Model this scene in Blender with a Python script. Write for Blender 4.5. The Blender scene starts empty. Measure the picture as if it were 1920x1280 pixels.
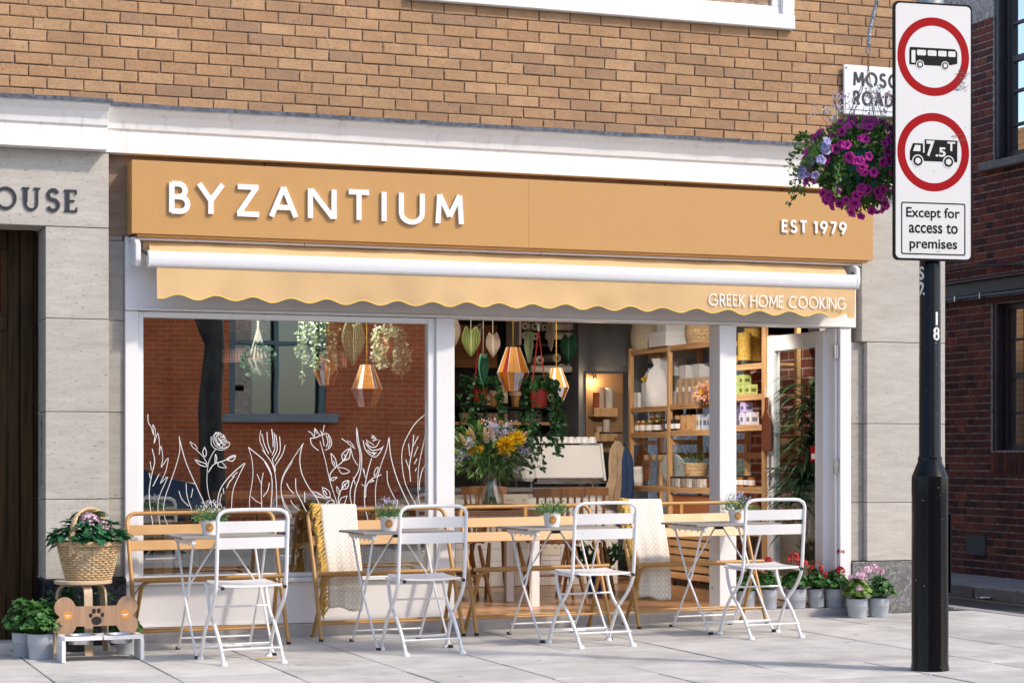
import bpy, bmesh, math, random
from mathutils import Vector, Matrix, Quaternion
R = math.radians; PI = math.pi
random.seed(7)
SC = bpy.context.scene
COL = SC.collection

# ------------------------------------------------------------------ camera, sky, sun, exposure
FOC, HOR, YAW = 3868.0, 850.0, R(20.42)
CAM = Vector((-4.5, -13.33, 1.22))
cd = bpy.data.cameras.new('camera'); cam = bpy.data.objects.new('camera', cd); COL.objects.link(cam)
cam.location = CAM; cam.rotation_euler = (R(90), 0, -YAW)
cd.sensor_width = 36.0; cd.lens = 36.0*FOC/1920; cd.shift_y = (HOR-640)/1920
cd.clip_start = 0.1; cd.clip_end = 1000
SC.camera = cam
SUN_EL, SUN_AZ = 42.0, 44.0            # elevation; degrees right of the facade's normal
sdir = Vector((math.sin(R(SUN_AZ))*math.cos(R(SUN_EL)), -math.cos(R(SUN_AZ))*math.cos(R(SUN_EL)), math.sin(R(SUN_EL))))
wd = bpy.data.worlds.new('World'); SC.world = wd; wd.use_nodes = True
wn = wd.node_tree; bg = wn.nodes['Background']
sky = wn.nodes.new('ShaderNodeTexSky'); sky.sky_type = 'NISHITA'; sky.sun_disc = False
sky.sun_elevation = R(SUN_EL); sky.sun_rotation = R(180-SUN_AZ); sky.air_density = 1.0; sky.dust_density = 1.7
wn.links.new(sky.outputs[0], bg.inputs[0]); bg.inputs[1].default_value = 0.15
sl = bpy.data.lights.new('sun', 'SUN'); sl.energy = 1.85; sl.angle = R(3.5); sl.color = (1.0, 0.87, 0.72)
so = bpy.data.objects.new('sun', sl); COL.objects.link(so)
so.rotation_euler = (-sdir).to_track_quat('-Z', 'Y').to_euler(); so.location = (6, -8, 12)
SC.view_settings.view_transform = 'Standard'; SC.view_settings.look = 'None'
SC.view_settings.exposure = 0.76; SC.view_settings.gamma = 1
SC.cycles.use_denoising = True
SC.cycles.max_bounces = 8; SC.cycles.diffuse_bounces = 4; SC.cycles.glossy_bounces = 4
SC.cycles.transmission_bounces = 6; SC.cycles.transparent_max_bounces = 12
SC.cycles.caustics_reflective = False; SC.cycles.caustics_refractive = False
SC.cycles.sample_clamp_indirect = 6

SW, CW = math.sin(YAW), math.cos(YAW)
def at(x, y, Y):
    """a point of the photograph, taken to stand on the plane at depth Y"""
    a = (x-960)/FOC; b = (HOR-y)/FOC
    d = Vector((a*CW+SW, -a*SW+CW, b)); t = (Y-CAM.y)/d.y
    return CAM + d*t
def atx(x, y, X):
    a = (x-960)/FOC; b = (HOR-y)/FOC
    d = Vector((a*CW+SW, -a*SW+CW, b)); t = (X-CAM.x)/d.x
    return CAM + d*t
def gz(x): return 0.008*(x+2.2)        # the pavement rises gently to the right

# ------------------------------------------------------------------ objects
def link(o, parent=None):
    COL.objects.link(o)
    if parent is not None: o.parent = parent
    return o
def tag(o, label=None, cat=None, group=None, kind=None):
    if label: o['label'] = label
    if cat: o['category'] = cat
    if group: o['group'] = group
    if kind: o['kind'] = kind
    return o
def thing(name, label, cat, loc=(0,0,0), rz=0, group=None):
    o = bpy.data.objects.new(name, None); o.empty_display_size = .1
    link(o); o.location = loc; o.rotation_euler = (0,0,rz)
    return tag(o, label, cat, group)
def copy_tree(o, parent=None):
    c = o.copy(); link(c, parent)
    for ch in list(o.children): copy_tree(ch, c)
    return c
def ordinal(i): return ['first','second','third','fourth','fifth','sixth','seventh','eighth','ninth','tenth','eleventh','twelfth'][i]

class MB:
    def __init__(s): s.v=[]; s.f=[]
    def add(s, vs, fs):
        n=len(s.v); s.v += [tuple(v) for v in vs]; s.f += [tuple(i+n for i in f) for f in fs]; return s
    def box(s, x0,x1,y0,y1,z0,z1, rot=None, piv=None):
        vs=[Vector((x,y,z)) for z in (z0,z1) for y in (y0,y1) for x in (x0,x1)]
        if rot is not None:
            c = Vector(piv) if piv is not None else Vector(((x0+x1)/2,(y0+y1)/2,(z0+z1)/2))
            vs=[c+rot@(v-c) for v in vs]
        return s.add(vs,[(0,2,3,1),(4,5,7,6),(0,1,5,4),(2,6,7,3),(0,4,6,2),(1,3,7,5)])
    def tube(s, pts, r, n=8, caps=True, closed=False):
        pts=[Vector(p) for p in pts]; k=len(pts)
        rs = r if isinstance(r,(list,tuple)) else [r]*k
        T=[]
        for i in range(k):
            a=pts[(i-1)%k] if (i>0 or closed) else pts[i]; b=pts[(i+1)%k] if (i<k-1 or closed) else pts[i]
            T.append((b-a).normalized() if (b-a).length>1e-9 else Vector((0,0,1)))
        ref=Vector((0,0,1)) if abs(T[0].z)<.9 else Vector((1,0,0))
        u=T[0].cross(ref).normalized(); vs=[]
        for i in range(k):
            u=(u-T[i]*u.dot(T[i]))
            u = u.normalized() if u.length>1e-6 else T[i].orthogonal().normalized()
            w=T[i].cross(u)
            for j in range(n):
                a=2*PI*j/n; vs.append(pts[i]+(u*math.cos(a)+w*math.sin(a))*rs[i])
        fs=[]
        for i in range(k if closed else k-1):
            for j in range(n):
                a=i*n+j; b=i*n+(j+1)%n; c=((i+1)%k)*n+(j+1)%n; d=((i+1)%k)*n+j
                fs.append((a,b,c,d))
        if caps and not closed: fs += [tuple(range(n-1,-1,-1)), tuple((k-1)*n+j for j in range(n))]
        return s.add(vs,fs)
    def lathe(s, prof, n=16, c=(0,0,0), sx=1, sy=1, cap0=True, cap1=True, f=None):
        vs=[]
        for i,(r,z) in enumerate(prof):
            for j in range(n):
                a=2*PI*j/n; k = f(a,i) if f else 1
                vs.append((c[0]+r*k*math.cos(a)*sx, c[1]+r*k*math.sin(a)*sy, c[2]+z))
        fs=[]
        for i in range(len(prof)-1):
            for j in range(n):
                fs.append((i*n+j, i*n+(j+1)%n, (i+1)*n+(j+1)%n, (i+1)*n+j))
        m=len(prof)-1
        if cap0: fs.append(tuple(range(n-1,-1,-1)))
        if cap1: fs.append(tuple(m*n+j for j in range(n)))
        return s.add(vs,fs)
    def ball(s, c, r, n=8, m=5, sc=(1,1,1)):
        pr=[(r*math.sin(PI*i/m), -r*math.cos(PI*i/m)*sc[2]) for i in range(m+1)]
        pr[0]=(r*.02,pr[0][1]); pr[-1]=(r*.02,pr[-1][1])
        return s.lathe(pr,n,c,sc[0],sc[1])
    def prism(s, pts, y0, y1):
        """outline in x,z pulled from y0 to y1"""
        n=len(pts); vs=[(x,y0,z) for x,z in pts]+[(x,y1,z) for x,z in pts]
        fs=[tuple(range(n)), tuple(range(2*n-1,n-1,-1))]+[(i,n+i,n+(i+1)%n,(i+1)%n) for i in range(n)]
        return s.add(vs,fs)
    def sweepx(s, prof, x0, x1):
        """outline in y,z pulled along x"""
        n=len(prof); vs=[(x0,y,z) for y,z in prof]+[(x1,y,z) for y,z in prof]
        fs=[tuple(range(n)), tuple(range(2*n-1,n-1,-1))]+[(i,n+i,n+(i+1)%n,(i+1)%n) for i in range(n)]
        return s.add(vs,fs)
    def leaf(s, p, d, nrm, L, W, fold=.25, droop=0.0):
        p=Vector(p); d=Vector(d).normalized(); nrm=Vector(nrm)
        sd=d.cross(nrm); sd = sd.normalized() if sd.length>1e-5 else d.orthogonal().normalized()
        up=sd.cross(d)
        m1=p+d*L*.33; m2=p+d*L*.7-up*L*droop*.4; t=p+d*L-up*L*droop
        k=up*W*fold
        return s.add([p, m1+sd*W*.5+k, m2+sd*W*.38+k, t, m2-sd*W*.38+k, m1-sd*W*.5+k, m1, m2],
                     [(0,1,6),(6,1,2,7),(7,2,3),(0,6,5),(6,7,4,5),(7,3,4)])
    def small(s, p, d, nrm, L, W):
        p=Vector(p); d=Vector(d).normalized(); sd=d.cross(Vector(nrm))
        sd = sd.normalized() if sd.length>1e-5 else d.orthogonal().normalized()
        up=sd.cross(d)
        return s.add([p, p+d*L*.45+sd*W*.5+up*W*.15, p+d*L, p+d*L*.45-sd*W*.5+up*W*.15],[(0,1,2),(0,2,3)])
    def strap(s, p, d, L, W, droop, n=5):
        p=Vector(p); d=Vector(d).normalized(); hz=Vector((d.x,d.y,0))
        sd=Vector((-d.y,d.x,0)); sd = sd.normalized() if sd.length>1e-4 else Vector((1,0,0))
        vs=[]; q=p.copy(); dd=d.copy()
        for i in range(n+1):
            t=i/n; w=W*(.55+.9*t)*(1-t**2.2)*.75 if i<n else 0.0005
            up=sd.cross(dd)
            vs += [q-sd*w+up*w*.3, q, q+sd*w+up*w*.3]
            q=q+dd*(L/n); dd=(dd+Vector((0,0,-droop/n*(1+t)))).normalized()
        fs=[]
        for i in range(n):
            a=i*3; fs += [(a,a+1,a+4,a+3),(a+1,a+2,a+5,a+4)]
        return s.add(vs,fs)
    def mesh(s, name, mat, smooth=False, bev=0):
        me=bpy.data.meshes.new(name); me.from_pydata(s.v,[],s.f)
        bm=bmesh.new(); bm.from_mesh(me)
        bmesh.ops.recalc_face_normals(bm, faces=bm.faces)
        if bev>0:
            ed=[e for e in bm.edges if len(e.link_faces)==2 and e.calc_face_angle(0)>.5]
            bmesh.ops.bevel(bm, geom=ed, offset=bev, segments=1, affect='EDGES', clamp_overlap=True)
        if smooth:
            for f in bm.faces: f.smooth=True
            for e in bm.edges:
                if len(e.link_faces)==2 and e.calc_face_angle(0)>.75: e.smooth=False
        bm.to_mesh(me); bm.free()
        if mat is not None: me.materials.append(mat)
        return me
    def build(s, name, mat, parent=None, smooth=False, bev=0, loc=None):
        o=bpy.data.objects.new(name, s.mesh(name,mat,smooth,bev)); link(o,parent)
        if loc is not None: o.location=loc
        return o
def B(*a, **k): return MB().box(*a, **k)
def struct(o): o['kind']='structure'; return o
def put(me, name, parent=None, loc=(0,0,0), rot=(0,0,0), sc=(1,1,1)):
    o=bpy.data.objects.new(name, me); link(o,parent); o.location=loc; o.rotation_euler=rot; o.scale=sc; return o
def arc(cx, cz, r, a0, a1, n=8, rz=None):
    rz=rz or r
    return [(cx+r*math.cos(R(a0+(a1-a0)*i/n)), cz+rz*math.sin(R(a0+(a1-a0)*i/n))) for i in range(n+1)]
def round_path(pts, rad, n=5):
    pts=[Vector(p) for p in pts]; out=[pts[0]]
    for i in range(1,len(pts)-1):
        a,b,c=pts[i-1],pts[i],pts[i+1]; u=(a-b); w=(c-b)
        r=min(rad, u.length*.49, w.length*.49); p=b+u.normalized()*r; q=b+w.normalized()*r
        for k in range(n+1):
            t=k/n; out.append(p*(1-t)**2+b*2*t*(1-t)+q*t*t)
    return out+[pts[-1]]
def smooth_path(pts, n=4):
    pts=[Vector(p) for p in pts]; P=[pts[0]*2-pts[1]]+pts+[pts[-1]*2-pts[-2]]; out=[]
    for i in range(1,len(P)-2):
        for k in range(n):
            t=k/n; a,b,c,d=P[i-1],P[i],P[i+1],P[i+2]
            out.append(.5*((2*b)+(c-a)*t+(2*a-5*b+4*c-d)*t*t+(3*b-a-3*c+d)*t**3))
    return out+[pts[-1]]
def rv(a=1.0): return Vector((random.uniform(-a,a),random.uniform(-a,a),random.uniform(-a,a)))
def rdir():
    while True:
        v=rv()
        if .05<v.length<1: return v.normalized()

# ------------------------------------------------------------------ materials
def mk(name):
    m=bpy.data.materials.new(name); m.use_nodes=True; return m, m.node_tree, m.node_tree.nodes['Principled BSDF']
def nd(t, typ, **kw):
    n=t.nodes.new(typ)
    for k,v in kw.items():
        if k in n.inputs.keys(): n.inputs[k].default_value=v
        else: setattr(n,k,v)
    return n
def c4(c): return (c[0],c[1],c[2],1)
def mixc(t, fac, a, b, mode='MIX'):
    n=t.nodes.new('ShaderNodeMix'); n.data_type='RGBA'; n.blend_type=mode
    for sock,v in ((n.inputs[0],fac),(n.inputs[6],a),(n.inputs[7],b)):
        if isinstance(v,bpy.types.NodeSocket): t.links.new(v,sock)
        elif isinstance(v,(int,float)): sock.default_value=v
        else: sock.default_value=c4(v)
    return n.outputs[2]
def math_(t, op, a, b=0.0, c=0.0):
    n=t.nodes.new('ShaderNodeMath'); n.operation=op
    for i,v in enumerate((a,b,c)):
        if isinstance(v,bpy.types.NodeSocket): t.links.new(v,n.inputs[i])
        else: n.inputs[i].default_value=v
    return n.outputs[0]
def coords(t, scale=(1,1,1), rnd=True, kind='Object'):
    tc=t.nodes.new('ShaderNodeTexCoord'); mp=t.nodes.new('ShaderNodeMapping'); mp.inputs['Scale'].default_value=scale
    t.links.new(tc.outputs[kind],mp.inputs[0])
    if rnd:
        oi=t.nodes.new('ShaderNodeObjectInfo'); k=math_(t,'MULTIPLY',oi.outputs['Random'],37.0)
        t.links.new(k,mp.inputs['Location'])
    return mp.outputs[0]
def noise(t, vec, scale, detail=4, rough=.55):
    n=nd(t,'ShaderNodeTexNoise',Scale=scale,Detail=detail,Roughness=rough); t.links.new(vec,n.inputs['Vector']); return n.outputs['Fac']
def ramp(t, fac, stops):
    n=t.nodes.new('ShaderNodeValToRGB'); t.links.new(fac,n.inputs[0]); e=n.color_ramp.elements
    while len(e)<len(stops): e.new(.5)
    for i,(p,c) in enumerate(stops):
        e[i].position=p; e[i].color = c4(c) if isinstance(c,(tuple,list)) else (c,c,c,1)
    return n.outputs[0]
def bump(t, b, h, strength=.3, dist=.01):
    n=nd(t,'ShaderNodeBump',Strength=strength,Distance=dist); t.links.new(h,n.inputs['Height']); t.links.new(n.outputs[0],b.inputs['Normal'])
def M(name, col, rough=.5, var=.12, sc=8, bmp=.0, bsc=80, metal=0, stretch=(1,1,1), objvar=0.0, spec=None, coat=0, trans=0):
    m,t,b=mk(name); v=coords(t,stretch)
    f=noise(t,v,sc,5)
    lo=[max(0,c*(1-var*1.6)) for c in col]; hi=[min(1,c*(1+var)) for c in col]
    c=ramp(t,f,[(.3,lo),(.7,hi)])
    if objvar:
        oi=t.nodes.new('ShaderNodeObjectInfo'); isl=t.nodes.new('ShaderNodeNewGeometry')
        r=math_(t,'FRACT',math_(t,'ADD',oi.outputs['Random'],isl.outputs['Random Per Island']))
        hs=nd(t,'ShaderNodeHueSaturation'); t.links.new(c,hs.inputs['Color'])
        t.links.new(math_(t,'MULTIPLY_ADD',r,2*objvar,1-objvar),hs.inputs['Value']); c=hs.outputs[0]
    t.links.new(c,b.inputs['Base Color']); b.inputs['Metallic'].default_value=metal
    r_=math_(t,'MULTIPLY_ADD',f,.25,rough-.125); t.links.new(r_,b.inputs['Roughness'])
    if spec is not None: b.inputs['Specular IOR Level'].default_value=spec
    if coat: b.inputs['Coat Weight'].default_value=coat; b.inputs['Coat Roughness'].default_value=.08
    if trans: b.inputs['Transmission Weight'].default_value=trans
    if bmp: bump(t,b,noise(t,v,bsc,4),bmp,.004)
    return m
def m_brick(name, cols, mortar_stain=.5):
    """fired brick: every piece takes its own tone"""
    m,t,b=mk(name); v=coords(t)
    oi=t.nodes.new('ShaderNodeObjectInfo'); g=t.nodes.new('ShaderNodeNewGeometry')
    r=math_(t,'FRACT',math_(t,'ADD',oi.outputs['Random'],g.outputs['Random Per Island']))
    n=len(cols); c=ramp(t,r,[(i/(n-1),cols[i]) for i in range(n)])
    f=noise(t,v,9,6,.7); c=mixc(t,math_(t,'MULTIPLY',ramp(t,f,[(.38,0.0),(.75,1.0)]),.35),c,[x*.45 for x in cols[0]])
    s=noise(t,v,95,5,.75); c=mixc(t,ramp(t,s,[(.36,.7),(.47,0.0)]),c,[x*.35 for x in cols[1]])
    c=mixc(t,ramp(t,s,[(.60,0.0),(.74,.4)]),c,[min(1,x*1.5) for x in cols[-1]])
    # soot and lime over the whole wall
    w=t.nodes.new('ShaderNodeTexCoord'); gg=t.nodes.new('ShaderNodeNewGeometry')
    big=noise(t,gg.outputs['Position'],1.3,5,.6); c=mixc(t,math_(t,'MULTIPLY',ramp(t,big,[(.45,0.0),(.75,1.0)]),mortar_stain),c,[x*.5 for x in cols[0]])
    t.links.new(c,b.inputs['Base Color']); b.inputs['Roughness'].default_value=.9; b.inputs['Specular IOR Level'].default_value=.25
    bump(t,b,math_(t,'ADD',math_(t,'MULTIPLY',s,.5),noise(t,v,40,4)),.55,.004)
    return m
def m_stone(name, base, dark, light, sx=1.0, pits=True, rough=.75):
    """travertine: bedding runs level, small dark pits"""
    m,t,b=mk(name); gg=t.nodes.new('ShaderNodeNewGeometry'); oi=t.nodes.new('ShaderNodeObjectInfo')
    mp=nd(t,'ShaderNodeMapping'); mp.inputs['Scale'].default_value=(1.5*sx,1.5,8); t.links.new(gg.outputs['Position'],mp.inputs[0])
    t.links.new(math_(t,'MULTIPLY',oi.outputs['Random'],19.0),mp.inputs['Location'])
    f=noise(t,mp.outputs[0],2.6,9,.7); c=ramp(t,f,[(.25,dark),(.5,base),(.75,light)]); fg=noise(t,gg.outputs['Position'],60,4,.7); c=mixc(t,ramp(t,fg,[(.35,.3),(.55,0.0)]),c,dark)
    big=noise(t,gg.outputs['Position'],1.5,4); c=mixc(t,ramp(t,big,[(.4,0.0),(.8,.4)]),c,dark)
    hs=nd(t,'ShaderNodeHueSaturation'); t.links.new(c,hs.inputs['Color']); t.links.new(math_(t,'MULTIPLY_ADD',oi.outputs['Random'],.16,.92),hs.inputs['Value']); c=hs.outputs[0]
    h=f
    if pits:
        mp2=nd(t,'ShaderNodeMapping'); mp2.inputs['Scale'].default_value=(14,14,40); t.links.new(gg.outputs['Position'],mp2.inputs[0])
        p=noise(t,mp2.outputs[0],2.2,5,.7); pm=ramp(t,p,[(.32,1.0),(.40,0.0)]); c=mixc(t,math_(t,'MULTIPLY',pm,.75),c,[x*.28 for x in dark])
        h=math_(t,'SUBTRACT',f,math_(t,'MULTIPLY',pm,.8))
    t.links.new(c,b.inputs['Base Color']); b.inputs['Roughness'].default_value=rough
    bump(t,b,h,.35,.006); return m
def m_wood(name, base, dark, axis=0, rough=.45, sc=1.0, var=.1):
    m,t,b=mk(name); s=[22*sc,22*sc,22*sc]; s[axis]=1.6*sc
    v=coords(t,tuple(s)); f=noise(t,v,1.4,7,.6)
    c=ramp(t,f,[(.3,dark),(.55,base),(.8,[min(1,x*1.15) for x in base])])
    oi=t.nodes.new('ShaderNodeObjectInfo'); hs=nd(t,'ShaderNodeHueSaturation'); t.links.new(c,hs.inputs['Color'])
    t.links.new(math_(t,'MULTIPLY_ADD',oi.outputs['Random'],2*var,1-var),hs.inputs['Value'])
    t.links.new(hs.outputs[0],b.inputs['Base Color']); b.inputs['Roughness'].default_value=rough
    bump(t,b,f,.2,.002); return m
def m_paint(name, col, rough=.4, dirt=.15, chips=0, streak=False):
    """paint with grime; optional chips and rain streaks"""
    m,t,b=mk(name); gg=t.nodes.new('ShaderNodeNewGeometry')
    f=noise(t,gg.outputs['Position'],3.2,6,.65); c=mixc(t,math_(t,'MULTIPLY',ramp(t,f,[(.45,0.0),(.8,1.0)]),dirt),col,[x*.55 for x in col])
    if streak:
        mp=nd(t,'ShaderNodeMapping'); mp.inputs['Scale'].default_value=(15,15,1.0); t.links.new(gg.outputs['Position'],mp.inputs[0])
        q=noise(t,mp.outputs[0],1.0,5,.7); c=mixc(t,ramp(t,q,[(.55,0.0),(.72,.4)]),c,[.42,.41,.40])
    if chips:
        q=noise(t,gg.outputs['Position'],42,4,.7); c=mixc(t,ramp(t,q,[(.70,0.0),(.715,1.0)]),c,[.75,.75,.75] if sum(col)<.3 else [x*.35 for x in col])
    t.links.new(c,b.inputs['Base Color']); t.links.new(math_(t,'MULTIPLY_ADD',f,.2,rough-.1),b.inputs['Roughness'])
    bump(t,b,noise(t,gg.outputs['Position'],180,3),.05,.002); return m
def m_leaf(name, a, b_, rough=.45, trans=.25):
    m,t,b=mk(name); g=t.nodes.new('ShaderNodeNewGeometry'); oi=t.nodes.new('ShaderNodeObjectInfo')
    r=math_(t,'FRACT',math_(t,'ADD',g.outputs['Random Per Island'],oi.outputs['Random']))
    c=mixc(t,r,a,b_); t.links.new(c,b.inputs['Base Color']); b.inputs['Roughness'].default_value=rough
    tr=nd(t,'ShaderNodeBsdfTranslucent'); t.links.new(c,tr.inputs[0]); mx=nd(t,'ShaderNodeMixShader'); mx.inputs[0].default_value=trans
    t.links.new(b.outputs[0],mx.inputs[1]); t.links.new(tr.outputs[0],mx.inputs[2]); t.links.new(mx.outputs[0],t.nodes['Material Output'].inputs[0])
    return m
def m_glass(name, base=.35, tint=(1,1,1), rough=0.0, gcol=(1,1,1), wave=0):
    """thin sheet of glass: mirror layer over clear"""
    m,t,b=mk(name); t.nodes.remove(b)
    lw=nd(t,'ShaderNodeLayerWeight',Blend=.5); f=math_(t,'MULTIPLY_ADD',math_(t,'POWER',lw.outputs['Facing'],5.0),1-base,base)
    tp=nd(t,'ShaderNodeBsdfTransparent'); tp.inputs[0].default_value=c4(tint); gl=nd(t,'ShaderNodeBsdfGlossy',Roughness=rough); gl.inputs[0].default_value=c4(gcol)
    if wave:
        g=t.nodes.new('ShaderNodeNewGeometry'); bp=nd(t,'ShaderNodeBump',Strength=wave,Distance=.02); t.links.new(noise(t,g.outputs['Position'],1.7,2,.5),bp.inputs['Height']); t.links.new(bp.outputs[0],gl.inputs['Normal'])
    mx=nd(t,'ShaderNodeMixShader'); t.links.new(f,mx.inputs[0]); t.links.new(tp.outputs[0],mx.inputs[1]); t.links.new(gl.outputs[0],mx.inputs[2])
    t.links.new(mx.outputs[0],t.nodes['Material Output'].inputs[0]); return m

WHITE=m_paint('white_paint',(.80,.79,.80),.38,.10)
WHITE2=m_paint('white_frame_paint',(.82,.82,.83),.33,.06)
CORN=m_paint('cornice_paint',(.86,.845,.83),.45,.06,streak=True)
LEAD=M('lead_flashing',(.11,.125,.165),.55,.4,30,.3,60)
FASC=m_paint('mustard_panel',(.51,.28,.095),.45,.12)
FASC_E=m_paint('mustard_edge',(.58,.28,.07),.5,.05)
CLOTH=M('awning_cloth',(.66,.445,.225),.85,.06,3,.25,500)
YEL=M('yellow_piping',(.80,.56,.08),.7,.05)
ALU=m_paint('white_aluminium',(.72,.73,.76),.28,.08)
BRK=m_brick('tan_brick',[(.35,.225,.145),(.42,.25,.14),(.47,.285,.155),(.49,.30,.165),(.53,.335,.19),(.45,.27,.15),(.48,.29,.16)])
MORT=M('mortar',(.38,.26,.18),.95,.3,30,.4,120)
BRD=m_brick('dark_red_brick',[(.07,.036,.038),(.17,.055,.048),(.24,.072,.055),(.09,.046,.050),(.36,.11,.065),(.18,.060,.052),(.11,.050,.052)],.35)
MORTD=M('pale_mortar',(.48,.45,.43),.95,.35,20,.4,120)
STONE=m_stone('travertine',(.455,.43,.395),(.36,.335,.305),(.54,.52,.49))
STONE_B=m_stone('darker_travertine',(.37,.345,.315),(.27,.25,.225),(.44,.42,.39))  # darker tone of the travertine, for the recessed side strips
BAND=m_stone('brown_stone_band',(.27,.19,.14),(.17,.115,.085),(.33,.25,.19),pits=False)
OAKD=m_wood('dark_oak',(.050,.028,.010),(.014,.008,.003),2,.55)
IRON=M('dark_lettering',(.018,.022,.032),.55,.3,30)
BENCH=M('mustard_enamel',(.47,.25,.075),.38,.08,6,.03)
CHW=m_paint('white_enamel',(.80,.80,.81),.32,.10,chips=1)
RUB=M('black_rubber',(.012,.012,.013),.6,.1)
GREYW=m_wood('grey_timber',(.30,.27,.25),(.17,.15,.14),0,.7)
BLACK=m_paint('black_post_paint',(.006,.007,.010),.15,.2,chips=1)
SIGNW=m_paint('sign_white',(.74,.74,.75),.35,.10,chips=1)
SIGNR=m_paint('sign_red',(.36,.004,.008),.6,.15)
SIGNK=M('sign_black',(.008,.008,.010),.6,.05,spec=.15)
STEEL=M('steel',(.55,.56,.58),.28,.08,20,metal=1)
GALV=M('galvanised',(.35,.36,.37),.45,.2,30,metal=.8)
LETW=M('letter_white',(.86,.85,.84),.4,.02)
PINE=m_wood('pine',(.62,.36,.17),(.42,.22,.09),2,.5)
PINEX=m_wood('pine_board',(.60,.35,.17),(.42,.23,.10),1,.5)
WOODC=m_wood('chair_wood',(.33,.155,.06),(.20,.085,.03),2,.42)
WOODT=m_wood('table_wood',(.12,.06,.03),(.06,.03,.015),0,.35)
FLOORW=m_wood('floor_boards',(.46,.25,.12),(.30,.15,.07),1,.28)
BLKW=M('black_wall',(.006,.006,.007),.7,.2)
GREYWALL=M('grey_wall',(.13,.14,.16),.7,.1)
WICK=M('pale_wicker',(.60,.43,.24),.65,.25,60,.3,120,objvar=.18)
WICKD=M('brown_wicker',(.26,.10,.035),.6,.3,60,.3,120)
RAFF=M('white_straw',(.70,.60,.46),.8,.25,120,.5,90)
POTG=M('grey_pot',(.42,.46,.52),.5,.05,4,.05)
TERRA=M('terracotta',(.40,.13,.07),.75,.15)
PEACH=M('peach_pot',(.62,.25,.17),.6,.08)
REDP=M('red_pot',(.42,.035,.02),.5,.08)
POTW=M('white_pot',(.82,.82,.82),.4,.03)
STICK=M('orange_sticker',(.62,.27,.05),.5,.04)
SOIL=M('soil',(.03,.02,.014),.95,.4,60,.6,90)
L_HYD=m_leaf('hydrangea_leaf',(.018,.10,.05),(.05,.20,.075),.4)
L_GER=m_leaf('geranium_leaf',(.025,.10,.022),(.085,.23,.05),.5)
L_LIME=m_leaf('lime_leaf',(.12,.24,.04),(.26,.40,.09),.5)
L_IVY=m_leaf('ivy_leaf',(.012,.065,.018),(.05,.16,.04),.35)
L_VAR=m_leaf('variegated_ivy',(.20,.32,.12),(.62,.68,.48),.5)
L_DRA=m_leaf('dracaena_leaf',(.02,.06,.028),(.06,.14,.055),.3,.2)
L_PET=m_leaf('petunia_leaf',(.045,.13,.02),(.16,.30,.06),.5)
L_SPRIG=m_leaf('sprig',(.07,.20,.06),(.20,.36,.14),.6)
F_RED=m_leaf('red_petal',(.42,.006,.012),(.60,.02,.02),.5,.2)
F_PNK=m_leaf('pink_petal',(.72,.36,.55),(.85,.68,.78),.5,.25)
F_WHT=m_leaf('white_petal',(.80,.76,.80),(.88,.86,.86),.5,.25)
F_LAV=m_leaf('lavender_petal',(.42,.36,.68),(.62,.56,.80),.5,.25)
F_YEL=m_leaf('yellow_petal',(.80,.50,.01),(.90,.66,.03),.5,.2)
F_ORA=m_leaf('orange_petal',(.75,.26,.01),(.85,.40,.02),.5,.2)
F_LIL=m_leaf('pale_lilac_petal',(.62,.60,.85),(.80,.78,.92),.5,.3)
F_LILY=m_leaf('lily_bud',(.55,.20,.20),(.50,.42,.16),.5,.2)
WIRE=M('wire',(.05,.05,.05),.5,.1)
CORD=M('red_cord',(.50,.03,.02),.8,.1)
STRING=M('string',(.62,.58,.50),.9,.1)
WGLASS=m_glass('window_glass',.40,(.93,.95,.95),wave=.012)
CGLASS=m_glass('clear_glass',.06,(.95,.96,.95))
for m_,v_ in ((SIGNR,.12),(OAKD,.15),(SIGNW,.3),(BLACK,.22)): m_.node_tree.nodes['Principled BSDF'].inputs['Specular IOR Level'].default_value=v_
DGLASS=m_glass('dark_pane',.45,(.05,.06,.07))
SKYGLASS=m_glass('sash_pane',.80,(.10,.12,.14),.02)
# ------------------------------------------------------------------ lettering
def strip(mb, pts, w, y0, y1):
    """a stroke of even width along x,z points, pulled from y0 (front) to y1"""
    P=[Vector((p[0],p[1])) for p in pts]; n=len(P); L=[]; Rr=[]
    for i in range(n):
        a=(P[i]-P[i-1]).normalized() if i>0 else None; b=(P[i+1]-P[i]).normalized() if i<n-1 else None
        if a is None: d=b; k=1
        elif b is None: d=a; k=1
        else:
            d=(a+b); d = d.normalized() if d.length>1e-4 else a; k=1/max(.35,abs(d.dot(a)))
        nn=Vector((-d.y,d.x))*w*.5*k; L.append(P[i]+nn); Rr.append(P[i]-nn)
    vs=[]
    for q in (L,Rr):
        for p in q: vs.append((p.x,y0,p.y))
    for q in (L,Rr):
        for p in q: vs.append((p.x,y1,p.y))
    fs=[]
    for i in range(n-1):
        fs += [(i,i+1,n+i+1,n+i),(2*n+i,3*n+i,3*n+i+1,2*n+i+1),(i,2*n+i,2*n+i+1,i+1),(n+i,n+i+1,3*n+i+1,3*n+i)]
    fs += [(0,n,3*n,2*n),(n-1,3*n-1,4*n-1,2*n-1)]
    mb.add(vs,fs)
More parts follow.
